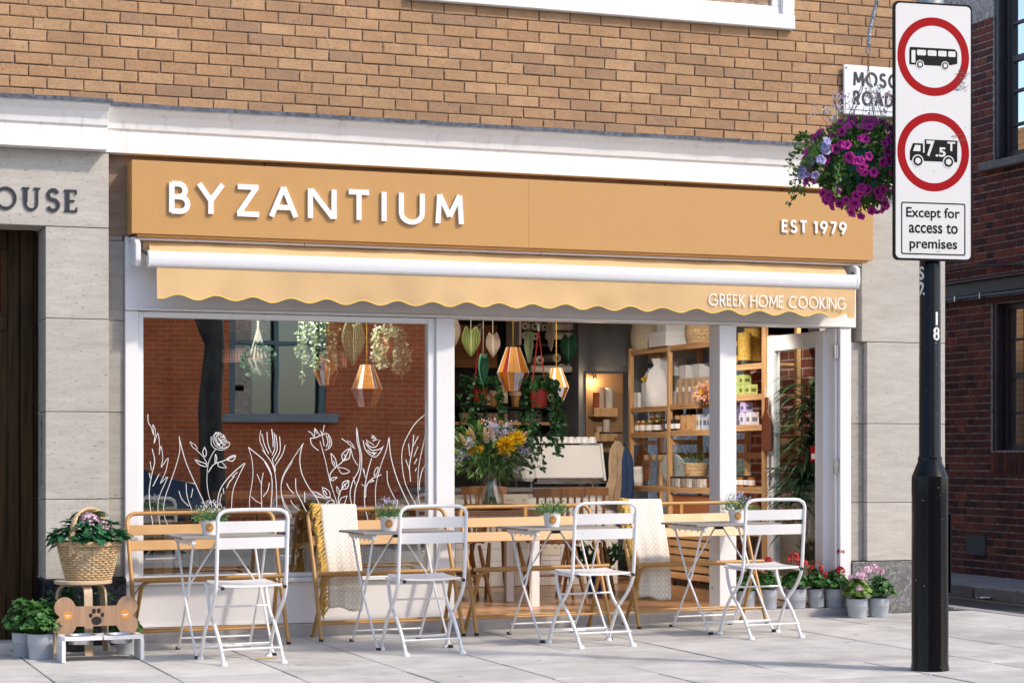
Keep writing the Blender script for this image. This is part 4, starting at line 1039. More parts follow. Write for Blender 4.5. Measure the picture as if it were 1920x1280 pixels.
# roller cloth between the fascia and the bar, slightly rumpled
mb=MB(); n=120; m=5; r=random.Random(4); ph=[r.uniform(0,6) for _ in range(8)]
for i in range(n+1):
    x=-2.07+(2.985+2.07)*i/n
    for j in range(m+1):
        t=j/m; y=-.085-.11*t; z=2.600-.105*t+.012*math.sin(t*PI)
        z+= .004*math.sin(x*5+ph[0]+t*3)*math.sin(t*PI)+.003*math.sin(x*13+ph[1]-t*2)+.002*math.sin(x*31+ph[2]+t*5)
        mb.v.append((x,y,z))
for i in range(n):
    for j in range(m): a=i*(m+1)+j; mb.f.append((a,a+1,a+m+2,a+m+1))
mb.build('cloth',CLOTH,aw,smooth=True)
MB().tube([(-2.10,-.065,2.560),(2.97,-.065,2.560)],.045,16).build('roller',CLOTH,aw,smooth=True)
for a,b in ((-2.185,-1.05),(-1.045,.62),(.625,1.9),(1.905,3.13)): B(a,b,-.15,-.04,2.585,2.6015).build('cover_strip',ALU,aw,bev=.002)
bar=[(-.268,2.495),(-.275,2.508),(-.300,2.512),(-.335,2.508),(-.352,2.495),(-.358,2.470),(-.356,2.430),(-.350,2.412),(-.338,2.404),(-.300,2.404),(-.275,2.410),(-.268,2.425)]
bar=[(y+.09,z) for y,z in bar]
MB().sweepx(bar,-2.085,3.020).build('front_bar',ALU,aw,smooth=True)
for x in (-2.0955,3.0205): MB().sweepx([(-.223+(y+.223)*1.06,2.458+(z-2.458)*1.06) for y,z in bar],x,x+.010).build('end_cap',ALU,aw,bev=.002)
for x in (-2.172,3.035):
    MB().sweepx([(-.036,2.43),(-.20,2.41),(-.225,2.45),(-.22,2.56),(-.16,2.59),(-.036,2.59)],x,x+.036).build('bracket',ALU,aw,bev=.006)
    MB().tube(smooth_path([(x+.02,-.16,2.54),(x+.02+(.05 if x<0 else -.05),-.20,2.50),(x+.02+(.08 if x<0 else -.08),-.22,2.47)],3),.012,8).build('arm',WIRE,aw,smooth=True)
# valance: scalloped lower edge, soft undulation
mb=MB(); pip=[]; n=420; m=7; per=.2425
def lower(x):
    return 2.218+.0155*math.cos((x+2.02)*2*PI/per+PI+.25*math.sin(x*2.1))+.004*math.sin(x*1.7)+.002*math.sin(x*11)
for i in range(n+1):
    x=-2.040+(3.010+2.040)*i/n; zl=lower(x)
    if x<-1.98: zl=2.206
    if x>2.955: zl=2.200
    for j in range(m+1):
        t=j/m; z=2.405+(zl-2.405)*t
        y=-.250-.010*math.sin(x*3.1+1)*t-.006*math.sin(x*7.0+t*2)*t-.004*math.sin(x*17+math.sin(x*3))*t*t
        mb.v.append((x,y,z))
    pip.append((x,y-.002,zl))
for i in range(n):
    for j in range(m): a=i*(m+1)+j; mb.f.append((a,a+1,a+m+2,a+m+1))
va=mb.build('valance',CLOTH,aw,smooth=True)
MB().tube(pip,.0036,6).build('piping',YEL,va,smooth=True)
sign_line('GREEK HOME COOKING',1.835,2.932,2.256,2.340,-.264,.0012,.0085,LETW,va,.13,.42)
# ------------------------------------------------------------------ white folding chairs (back towards the road, facing the shop)
def make_chair():
    t=thing('folding_chair','x','chair',(0,0,0),0,'white folding chairs along the tables')
    W=.208
    prof=[(.215,.0),(.185,.06),(.12,.16),(.045,.24),(-.06,.315),(-.135,.39),(-.165,.46),(-.185,.60),(-.205,.76),(-.212,.83)]   # y,z of the long upright
    path=smooth_path([(-W,y,z) for y,z in prof],3)
    top=[Vector((-W,-.214,.845)),Vector((-W+.012,-.216,.872)),Vector((-W+.04,-.217,.888)),Vector((-W+.075,-.217,.892)),Vector((0,-.217,.894))]
    half=path+top
    full=half+[Vector((-p.x,p.y,p.z)) for p in reversed(half[:-1])]
    MB().tube(full,.0108,10).build('back_frame',CHW,t,smooth=True)
    for s in (-1,1):
        pl=[(s*.176,.165,.435),(s*.178,.14,.36),(s*.180,.075,.27),(s*.180,-.02,.21),(s*.178,-.12,.12),(s*.177,-.185,.04),(s*.177,-.215,.006)]
        MB().tube(smooth_path(pl,3),.0108,10).build('leg',CHW,t,smooth=True)
        MB().lathe([(.022,.0),(.020,.014),(.013,.020)],12,(s*.177,-.217,0)).build('foot',CHW,t,smooth=True)
        MB().lathe([(.022,.0),(.020,.014),(.013,.020)],12,(s*W,.217,0)).build('foot',CHW,t,smooth=True)
        o=MB().lathe([(.011,-.006),(.011,.006)],12).build('bolt',RUB,t,loc=(s*.196 if s>0 else -.175,-.183,.442)); o.rotation_euler=(R(90),0,0)
        MB().tube([(s*.19,-.165,.438),(s*.19,.17,.445)],.006,8).build('seat_rod',CHW,t,smooth=True)
    # pressed seat, dished
    mb=MB(); n,m=10,10; 
    for side in (0,1):
        for i in range(n+1):
            for j in range(m+1):
                u=i/n*2-1; v=j/m*2-1; x=u*.185*(1-.04*abs(v)**3); y=.0+v*.19*(1-.04*abs(u)**3)
                mb.v.append((x,y,.452+.012*(v*v)*(1 if v>0 else .3)+.006*u*u - (.012 if side else 0)))
    N=(n+1)*(m+1)
    for i in range(n):
        for j in range(m): a=i*(m+1)+j; mb.f += [(a,a+m+1,a+m+2,a+1),(N+a,N+a+1,N+a+m+2,N+a+m+1)]
    bd=[i*(m+1) for i in range(n+1)]+[n*(m+1)+j for j in range(1,m+1)]+[i*(m+1)+m for i in range(n-1,-1,-1)]+[j for j in range(m-1,0,-1)]
    for a,b in zip(bd,bd[1:]+bd[:1]): mb.f.append((a,b,N+b,N+a))
    mb.build('seat',CHW,t,smooth=True)
    for z0,z1,y0 in ((.762,.828,-.204),(.668,.733,-.194)):
        mb=MB(); n=10
        for i in range(n+1):
            x=(i/n*2-1)*(W-.008); bow=-.010*(1-(i/n*2-1)**2)
            mb.v += [(x,y0+bow+.003,z0),(x,y0+bow-.006,z1),(x,y0+bow+.001,z1),(x,y0+bow+.010,z0)]
        for i in range(n):
            a=i*4
            for k in range(4): mb.f.append((a+k,a+(k+1)%4,a+4+(k+1)%4,a+4+k))
        mb.f += [(0,1,2,3),(n*4+3,n*4+2,n*4+1,n*4)]
        mb.build('back_slat',CHW,t,smooth=True)
    MB().tube([(-.177,-.185,.09),(.177,-.185,.09)],.006,8).build('stretcher',CHW,t,smooth=True)
    MB().tube([(-W,.19,.075),(W,.19,.075)],.006,8).build('stretcher',CHW,t,smooth=True)
    MB().tube([(-.180,.105,.315),(.180,.105,.315)],.006,8).build('stretcher',CHW,t,smooth=True)
    return t
c0=make_chair()
for i,(x,y,a,lb) in enumerate([(-1.748,-1.44,2,'white metal folding chair nearest the flower basket, leftmost of four'),(-.610,-1.345,-1,'white metal folding chair in front of the left bench throw, second from left'),(.502,-1.35,1.5,'white metal folding chair in front of the right bench throw, third from left'),(1.735,-1.27,-2.5,'white metal folding chair nearest the geranium pots, rightmost of four')]):
    o=c0 if i==0 else copy_tree(c0)
    o.location=(x,y,gz(x)); o.rotation_euler=(0,-math.atan(.008),R(a)); o['label']=lb

# ------------------------------------------------------------------ mustard folding benches (back towards the shop)
def make_bench():
    t=thing('folding_bench','x','bench',(0,0,0),0,'mustard benches along the shopfront')
    W=.475
    yb,yf=.185,-.165
    def bk(z): return yf+(yb-yf)*(z/.80)                     # backrest line, front foot to top rail
    pts=[(-W-.01,bk(.0),.0),(-W,bk(.45),.45),(-W,bk(.825),.825)]
    full=round_path(pts[:2]+[(-W,bk(.838),.838),(W,bk(.838),.838)]+[(W,bk(.45),.45),(W+.01,bk(0),0)],.07,7)
    MB().tube(full,.0135,10).build('back_frame',BENCH,t,smooth=True)
    seat=round_path([(-W+.02,.165,.0),(-W+.045,-.10,.425),(W-.045,-.10,.425),(W-.02,.165,.0)],.07,7)
    MB().tube(seat,.0135,10).build('seat_frame',BENCH,t,smooth=True)
    for z0,z1 in ((.700,.768),(.604,.672)):
        q=Matrix.Rotation(math.atan2(bk(z1)-bk(z0),z1-z0)*-1,3,'X')
        B(-W+.005,W-.005,bk((z0+z1)/2)-.003,bk((z0+z1)/2)+.003,z0,z1,rot=q).build('back_slat',BENCH,t,bev=.0015)
    B(-.012,.012,bk(.80)-.004,bk(.80)+.004,.766,.832).build('back_brace',BENCH,t)
    for k in range(2): B(-W+.03,W-.03,-.085+k*.055,-.085+k*.055+.046,.424,.431).build('seat_slat',BENCH,t,bev=.0015)
    MB().tube([(-W-.01,-.125,.435),(W+.01,-.125,.435)],.0135,10).build('front_rail',BENCH,t,smooth=True)
    MB().tube([(-W-.006,bk(.11),.11),(W+.006,bk(.11),.11)],.008,8).build('stretcher',BENCH,t,smooth=True)
    MB().tube([(-W+.02,.10,.105),(W-.02,.10,.105)],.008,8).build('stretcher',BENCH,t,smooth=True)
    for s in (-1,1):
        MB().lathe([(.015,-.004),(.015,.014)],10,(s*(W+.01),bk(0),.004)).build('foot_cap',RUB,t)
        MB().lathe([(.015,-.004),(.015,.014)],10,(s*(W-.02),.165,.004)).build('foot_cap',RUB,t)
        MB().tube([(s*(W-.05),-.07,.41),(s*(W-.01),bk(.34),.34)],.004,6).build('brace_wire',BENCH,t)
    return t
b0=make_bench(); benches=[]
for i,(x,lb) in enumerate([(-1.74,'plain mustard metal bench under the left end of the painted window, leftmost'),(-.535,'mustard metal bench under the right end of the painted window, with a patterned throw'),(.525,'plain mustard metal bench across the open bay below the flower vase'),(1.70,'mustard metal bench before the wooden shelves, with a patterned throw, rightmost')]):
    o=b0 if i==0 else copy_tree(b0)
    o.location=(x,-.30-.02*(i==0)*4,gz(x)); o.rotation_euler=(0,-math.atan(.008),0); o['label']=lb; benches.append(o)

# ------------------------------------------------------------------ slatted bistro tables
def make_table():
    t=thing('bistro_table','x','table',(0,0,0),0,'slatted bistro tables')
    H=.722
    for k in range(6):
        y=-.285+k*.096
        B(-.315,.315,y,y+.088,H-.014,H).build('top_slat',GREYW,t,bev=.003)
    for s in (-1,1): B(s*.24-.012,s*.24+.012,-.27,.27,H-.044,H-.0145).build('top_batten',CHW,t,bev=.002)
    for s in (-1,1):
        x=s*.24
        for k in range(6): MB().lathe([(.006,0),(.006,.012)],8,(x,-.24+k*.096,H-.056)).build('stud',CHW,t)
        MB().tube(round_path([(x,.215,H-.04),(x,.02,.36),(x-s*.006,-.285,.02),(x-s*.006,-.312,.010)],.02,3),.0075,8).build('leg',CHW,t,smooth=True)
        MB().tube(round_path([(x-s*.018,-.175,H-.04),(x-s*.018,.0,.36),(x-s*.016,.285,.02),(x-s*.016,.312,.010)],.02,3),.0075,8).build('leg',CHW,t,smooth=True)
        B(x-s*.006-.012,x-s*.006+.012,-.335,-.300,.0,.018).build('foot',RUB,t,bev=.003); B(x-s*.016-.012,x-s*.016+.012,.300,.335,.0,.018).build('foot',RUB,t,bev=.003)
        MB().tube([(x,.02,.37),(s*.03,.03,H-.035)],.006,8).build('brace',CHW,t,smooth=True)
    MB().tube([(-.236,-.26,.075),(.236,-.26,.075)],.006,8).build('stretcher',CHW,t,smooth=True)
    MB().tube([(-.23,.26,.075),(.23,.26,.075)],.006,8).build('stretcher',CHW,t,smooth=True)
    B(-.03,.03,.02,.04,H-.045,H-.0146).build('catch',RUB,t)
    return t
t0=make_table(); tables=[]
for i,(x,y,lb) in enumerate([(-1.745,-.885,'slatted grey table with white legs at the left end, by the flower basket'),(-.612,-.85,'slatted grey table with white legs before the left throw'),(.487,-.80,'slatted grey table with white legs below the open bay'),(1.700,-.74,'slatted grey table with white legs at the right end, by the geraniums')]):
    o=t0 if i==0 else copy_tree(t0)
    o.location=(x,y,gz(x)); o.rotation_euler=(0,-math.atan(.008),0); o['label']=lb; tables.append(o)

# ------------------------------------------------------------------ small pots on the tables
def make_tablepot(seed, flower, dense):
    r=random.Random(seed)
    t=thing('table_plant','x','plant',(0,0,0),0,'potted plants on the tables')
    h=.088; n=4
    mb=MB(); mb.lathe([(.046,0),(.058,h),(.054,h),(.050,h-.012)],20,cap1=True); mb.build('pot',POTW,t,smooth=True)
    o=MB()
    for i in range(17):
        for rr in ((0,) if i==16 else (1,)): pass
    # round sticker bent round the pot, towards the road
    vs=[]; fs=[]; N=20; zc=.046
    for q,rad in enumerate((0,.55,1)):
        for j in range(N):
            a=2*PI*j/N; u=.0255*rad*math.cos(a); z=zc+.0265*rad*math.sin(a); rr=.0468+(.012)*(z/h)+.0008; an=u/rr
            vs.append((rr*math.sin(an),-rr*math.cos(an),z))
    for q in range(2):
        for j in range(N): fs.append((q*N+j,(q+1)*N+j,(q+1)*N+(j+1)%N,q*N+(j+1)%N))
    stc=MB().add(vs,fs).build('sticker',STICK,t,smooth=True)
    mb=MB()
    for z,w in ((.052,.028),(.044,.018)):
        rr=.0468+.012*(z/h)+.0016; mb.add([(rr*math.sin(s*w/2/rr),-rr*math.cos(s*w/2/rr),z+dz) for s,dz in ((-1,-.0013),(1,-.0013),(1,.0013),(-1,.0013))],[(0,1,2,3)])
    mb.build('sticker_print',LETW,stc)
    MB().lathe([(.051,h-.012),(.02,h-.006)],14).build('soil',SOIL,t)
    mb=MB(); fl=MB()
    for i in range(int(520*dense)):
        a=r.uniform(0,2*PI); el=r.uniform(.15,1.0); d=Vector((math.cos(a)*(1-el*.6),math.sin(a)*(1-el*.6),el)).normalized(); L=r.uniform(.05,.115)
        p=Vector((math.cos(a)*.03,math.sin(a)*.03,h-.012))+d*L*r.uniform(.3,1); mb.small(p,d+rdir()*.5,rdir(),r.uniform(.016,.03),.0055)
    for i in range(60):
        a=r.uniform(0,2*PI); d=Vector((math.cos(a)*.55,math.sin(a)*.55,1)).normalized(); mb.tube([(0,0,h-.02),tuple(Vector((0,0,h-.02))+d*r.uniform(.06,.13))],.0008,3,caps=False)
    mb.build('foliage',L_SPRIG,t)
    if flower:
        for i in range(70):
            a=r.uniform(0,2*PI); el=r.uniform(.4,1.0); d=Vector((math.cos(a)*(1.05-el*.8),math.sin(a)*(1.05-el*.8),el)).normalized(); p=Vector((0,0,h))+d*r.uniform(.09,.125)
            for j in range(5): fl.small(p,(d*.3+rdir()).normalized(),d,.009,.006)
        fl.build('blossom',flower,t)
    return t
for i,(px,py,fl,de,lb) in enumerate([(394,1006,F_WHT,1.0,'white pot of tiny white flowers on the leftmost table'),(729,1000,F_LIL,1.0,'white pot of small lilac daisies on the second table from left'),(1035,992,None,1.25,'white pot of green sprigs on the third table, below the vase'),(1381,980,F_LIL,.7,'white pot of loose blue-flecked sprigs on the rightmost table')]):
    tb=tables[i]; q=at(px,py,tb.location.y-.10+.06); o=make_tablepot(30+i,fl,de); o.location=(q.x,q.y,tb.location.z+.7225); o['label']=lb; o.rotation_euler=(0,0,-YAW*.8)

# ------------------------------------------------------------------ throws over two benches
def m_throw():
    m,t,b=mk('diamond_weave'); tc=t.nodes.new('ShaderNodeUVMap')
    sp=nd(t,'ShaderNodeSeparateXYZ'); t.links.new(tc.outputs[0],sp.inputs[0])
    def tri(s,k): return math_(t,'PINGPONG',math_(t,'MULTIPLY',s,k),.5)
    d=math_(t,'ADD',tri(sp.outputs[0],15.0),tri(sp.outputs[1],13.5)); w=math_(t,'PINGPONG',math_(t,'MULTIPLY',d,3.0),.5)
    f=ramp(t,w,[(.17,0.0),(.25,1.0)]); c=mixc(t,f,(.64,.55,.44),(.80,.765,.70)); t.links.new(c,b.inputs['Base Color']); b.inputs['Roughness'].default_value=.95; bump(t,b,f,.3,.003); return m
THROW=m_throw(); FRINGE=M('mustard_fringe',(.62,.40,.10),.9,.25,60,objvar=.25)
def make_throw(bench, px0, px1, label, seed):
    r=random.Random(seed); y0=-.30
    a=at(px0,1000,y0).x; b=at(px1,1000,y0).x
    g=bench.location.z; by=bench.location.y
    t=thing('throw_blanket',label,'blanket',((a+b)/2,by,g),0,'patterned throws on the benches'); W=(b-a)/2
    # path over the top rail: behind, over, down in front and behind the front rail
    path=[(.245,.52),(.242,.70),(.236,.815),(.225,.862),(.200,.872),(.172,.858),(.148,.80),(.110,.70),(.070,.60),(.040,.50),(.030,.44),(.032,.38),(.038,.28),(.042,.185)]
    P=smooth_path([(0,y,z) for y,z in path],4); n=len(P); m=14; vs=[]; uv=[]; L=0; Ls=[0]
    for i in range(1,n): L+=(P[i]-P[i-1]).length; Ls.append(L)
    for i in range(n):
        for j in range(m+1):
            u=j/m*2-1; t_=Ls[i]/L; sk=.018*t_
            rip=.006*math.sin(u*4+t_*7+seed)*t_+.004*math.sin(u*9+seed*2)*t_
            vs.append((u*W+sk*(1-.3*u)+ .006*math.sin(t_*8),P[i].y-rip,P[i].z-(.02*u+.008*math.sin(u*5))*(t_>.9)*(t_-.9)*10)); uv.append((.5+u*.5*W*2/.27*.27,Ls[i]))
    fs=[]
    for i in range(n-1):
        for j in range(m): q=i*(m+1)+j; fs.append((q,q+1,q+m+2,q+m+1))
    o=MB().add(vs,fs).build('cloth',THROW,t,smooth=True)
    ul=o.data.uv_layers.new(name='UVMap')
    for lp_ in o.data.loops: ul.data[lp_.index].uv=(uv[lp_.vertex_index][0], uv[lp_.vertex_index][1])
    so=o.modifiers.new('thick','SOLIDIFY'); so.thickness=.008
    # fringe along the left edge
    mb=MB()
    for i in range(6,n):
        for k in range(5):
            p=Vector(vs[i*(m+1)]); d=Vector((-1.0,-.35+r.uniform(-.3,.3),r.uniform(-1.6,-.5))).normalized()
            if P[i].z>.84: d=Vector((-1,-.3,r.uniform(-.9,.1))).normalized()
            l=r.uniform(.04,.07); q=p+d*l; e=q+Vector((r.uniform(-.01,.01),0,-r.uniform(.02,.05)))
            mb.tube([p+Vector((.004,0,0)),q,e],[.003,.0055,.002],5)
    mb.build('fringe',FRINGE,t)
    return t
make_throw(benches[1],611,680,'cream diamond-pattern throw with mustard fringe on the bench under the painted window',1)
make_throw(benches[3],1194,1258,'cream diamond-pattern throw with mustard fringe on the bench before the shelves',2)
# ------------------------------------------------------------------ left corner: stool, flower basket, dog bowls, pots
BIRCH=m_wood('pale_birch',(.62,.47,.32),(.50,.36,.23),0,.45,.6)
sx,sy=at(156,1100,-.55).x,-.55; szb=gz(sx)
stl=thing('stool','pale bentwood stool carrying the flower basket by the entrance','stool',(sx,sy,szb),R(12))
MB().lathe([(.168,.425),(.175,.430),(.175,.446),(.168,.450)],40).build('seat',BIRCH,stl,smooth=True)
for k in range(3):
    a=R(20+k*120); c,s=math.cos(a),math.sin(a)
    pts=round_path([(.02,.0,.418),(.155,.0,.418),(.185,.0,.0)],.07,8)
    mb=MB(); vs=[]; fs=[]
    for i,p in enumerate(pts):
        d=(pts[min(i+1,len(pts)-1)]-pts[max(i-1,0)]).normalized(); nn=Vector((-d.z,0,d.x))*.0075
        for sg in (-1,1):
            for e in (-.025,.025): q=p+nn*sg; vs.append((c*q.x-s*e, s*q.x+c*e, max(q.z,0)))
    for i in range(len(pts)-1):
        a0=i*4; 
        for (u,v) in ((0,1),(1,3),(3,2),(2,0)): fs.append((a0+u,a0+v,a0+4+v,a0+4+u))
    fs += [(0,1,3,2),(len(pts)*4-4,len(pts)*4-2,len(pts)*4-1,len(pts)*4-3)]
    mb.add(vs,fs).build('leg',BIRCH,stl,smooth=True)
bk=thing('flower_basket','pale wicker basket with tall handle and pink hydrangea standing on the stool','basket',(at(166,1080,-.55).x,sy,szb+.4505),R(-8))
mb=MB(); n=44; ht=.215
for j in range(15):              # woven rows, each strand waving in and out of the stakes
    z=.010+j*.0142; R0=.128+.055*(z/ht)**.8
    mb.tube([((R0+.006*(1 if (i+j)%2 else -1))*math.cos(2*PI*i/n),(R0+.006*(1 if (i+j)%2 else -1))*math.sin(2*PI*i/n)*.86,z) for i in range(n)],.0062,5,closed=True)
mb.build('weave',WICK,bk,smooth=True)
mb=MB()
for i in range(22):
    a=2*PI*i/22; mb.tube([(.128*math.cos(a),.128*math.sin(a)*.86,.0),(.183*math.cos(a),.183*math.sin(a)*.86,ht)],.0045,5)
mb.build('stakes',WICK,bk); MB().lathe([(.12,.0),(.132,.004),(.12,.010)],24,sy=.86).build('base',WICK,bk)
mb=MB()
for k in range(3):
    mb.tube([((.188+.010*math.cos(i*.8+k*2.1))*math.cos(2*PI*i/60),(.188+.010*math.cos(i*.8+k*2.1))*math.sin(2*PI*i/60)*.86,ht+.008+.010*math.sin(i*.8+k*2.1)) for i in range(60)],.0085,6,closed=True)
mb.build('rim',WICK,bk,smooth=True)
mb=MB()
for k in range(4):
    pts=smooth_path([(-.165,-.03,ht-.06),(-.150,-.02,.30),(-.095,0,.395),(-.02,0,.428),(.05,0,.40),(.075,.0,.34)],6)
    pts=[p*1.0+Vector((.011*math.cos(i*.7+k*1.57),.013*math.sin(i*.7+k*1.57),.004*math.cos(i*.7+k*1.57))) for i,p in enumerate(pts)]
    mb.tube(pts,.0085,6)
pts=smooth_path([(-.165,-.03,ht-.06),(-.150,-.02,.30),(-.095,0,.395),(0,0,.43),(.095,0,.395),(.150,.02,.30),(.165,.03,ht-.06)],6)
mb=MB()
for k in range(4): mb.tube([p+Vector((.010*math.cos(i*.7+k*1.57),.014*math.sin(i*.7+k*1.57),.010*math.cos(i*.7+k*1.57+1))) for i,p in enumerate(pts)],.0085,6)
hd=mb.build('handle',WICK,bk,smooth=True); hd.rotation_euler=(0,0,R(42))
MB().lathe([(.17,ht-.03),(.05,ht-.02)],20,sy=.86).build('soil',SOIL,bk)
r=random.Random(12); mb=MB()
for i in range(230):
    a=r.uniform(0,2*PI); rr=r.uniform(.02,.19)**1; el=r.uniform(-.1,.9); p=Vector((math.cos(a)*rr*1.05,math.sin(a)*rr*.9,ht+.02+(.23-rr)*.80*r.uniform(.25,1.15)))
    d=Vector((math.cos(a)+r.uniform(-.5,.5),math.sin(a)+r.uniform(-.5,.5),r.uniform(-.5,.35))); mb.leaf(p,d,Vector((d.x*.4,d.y*.4,1)),r.uniform(.07,.115),r.uniform(.045,.07),.12,r.uniform(0,.4))
for i in range(9):
    d=Vector((-1,r.uniform(-.6,.4),r.uniform(-.25,.1))); mb.leaf(Vector((-.15,r.uniform(-.1,.1),ht+r.uniform(.0,.07))),d,(0,0,1),.11,.055,.1,.3)
mb.build('foliage',L_HYD,bk)
mb=MB()
for c,rd in (((.005,-.05,.355),.062),((.085,-.035,.325),.05),((-.03,.04,.37),.05)):
    for i in range(130):
        v=rdir(); 
        if v.z<-.3: continue
        p=Vector(c)+Vector((v.x,v.y,v.z*.75))*rd
        for j in range(4):
            a=j*PI/2+i; u=v.orthogonal().normalized(); w_=v.cross(u); mb.small(p,u*math.cos(a)+w_*math.sin(a)+v*.25,v,.0105,.010)
mb.build('flower_heads',F_PNK,bk)

# dog bowls in a white stand with a bone-shaped board
bx0,bx1=-2.760,-2.278; bz=gz(-2.5); byf,byb=-1.12,-.90
db=thing('dog_bowl_stand','white dog bowl stand with bone-shaped wooden board and two steel bowls','dog bowls',((bx0+bx1)/2,byf,bz))
hw=(bx1-bx0)/2; TH=.150
# top board with two round holes is drawn as rings around the bowls
def board_with_holes():
    mb=MB(); N=32; cs=(-.115,.115); d=.22
    for s,cx in ((-1,cs[0]),(1,cs[1])):
        x0,x1=(-hw,0) if s<0 else (0,hw)
        ringp=[]; outp=[]
        for i in range(N):
            a=2*PI*i/N; c_,s_=math.cos(a),math.sin(a); ringp.append((cx+.085*c_,d/2+.082*s_))
            k=1e9
            if c_>1e-6: k=min(k,(x1-cx)/c_)
            if c_<-1e-6: k=min(k,(x0-cx)/c_)
            if s_>1e-6: k=min(k,(d/2)/s_)
            if s_<-1e-6: k=min(k,(-d/2)/s_)
            outp.append((cx+c_*k,d/2+s_*k))
        for z in (TH,TH-.022):
            mb.v += [(x,y,z) for x,y in ringp]; mb.v += [(x,y,z) for x,y in outp]
        b=len(mb.v)-4*N
        for i in range(N):
            j=(i+1)%N; mb.f += [(b+i,b+j,b+N+j,b+N+i),(b+2*N+i,b+3*N+i,b+3*N+j,b+2*N+j),(b+i,b+2*N+i,b+2*N+j,b+j),(b+N+i,b+N+j,b+3*N+j,b+3*N+i)]
    return mb
board_with_holes().build('top_board',CHW,db)
B(-hw,-hw+.022,.0,.22,0,TH-.0225).build('side_panel',CHW,db,bev=.002); B(hw-.022,hw,.0,.22,0,TH-.0225).build('side_panel',CHW,db,bev=.002)
for cx in (-.115,.115):
    MB().lathe([(.092,TH+.003),(.094,TH+.005),(.086,TH+.003),(.080,TH-.02),(.066,TH-.045),(.0,TH-.05)],32,(cx,.11,0),1,.965,cap0=False,cap1=False).build('bowl',STEEL,db,smooth=True)
    MB().lathe([(.0,TH-.056),(.070,TH-.050),(.082,TH-.02)],28,(cx,.11,0),cap0=False,cap1=False).build('bowl_underside',STEEL,db,smooth=True)
    mb=MB(); r=random.Random(3)
    for i in range(9): mb.ball((cx+r.uniform(-.02,.02),.11+r.uniform(-.02,.02),TH-.042),.007,6,4)
    mb.build('kibble',M('kibble',(.55,.40,.08),.7,.2),db)
# bone board
bone=[]
def lobe(cx,cz,rad,a0,a1): return arc(cx,cz,rad,a0,a1,12)
BW,BHh=.232,.105; zc=TH+.125
out=lobe(BW-.045,zc+.055,.062,-60,165)+[(.12,zc+.060)]+[(-.12,zc+.060)]+lobe(-BW+.045,zc+.055,.062,15,240)[0:]+lobe(-BW+.045,zc-.055,.062,120,330)+[(-.12,zc-.060),(.12,zc-.060)]+lobe(BW-.045,zc-.055,.062,210,420)
BONE=m_wood('bone_board',(.42,.26,.16),(.30,.165,.09),2,.5,.8)
bo=MB().prism(out,.225,.240).build('bone_board',BONE,db)
bo.rotation_euler=(R(-6),0,0)
paw=MB()
for (x,z,rx,rz) in ((0,zc-.028,.031,.026),(-.034,zc+.004,.011,.014),(-.015,zc+.030,.012,.016),(.014,zc+.031,.012,.016),(.035,zc+.006,.011,.014)):
    paw.prism(arc(x,z,rx,0,360,16,rz)[:-1],.2235,.2245)
paw.build('paw_cutout',M('dark_hole',(.012,.013,.014),.8),bo)
for x in (-BW+.062,BW-.062):
    s_=MB().prism(arc(x,zc+.006,.029,0,360,24)[:-1],.2235,.2245).build('sticker',STICK,bo); MB().box(x-.017,x+.017,.2228,.2233,zc+.004,zc+.008).box(x-.010,x+.010,.2228,.2233,zc-.004,zc-.001).build('sticker_print',LETW,s_)

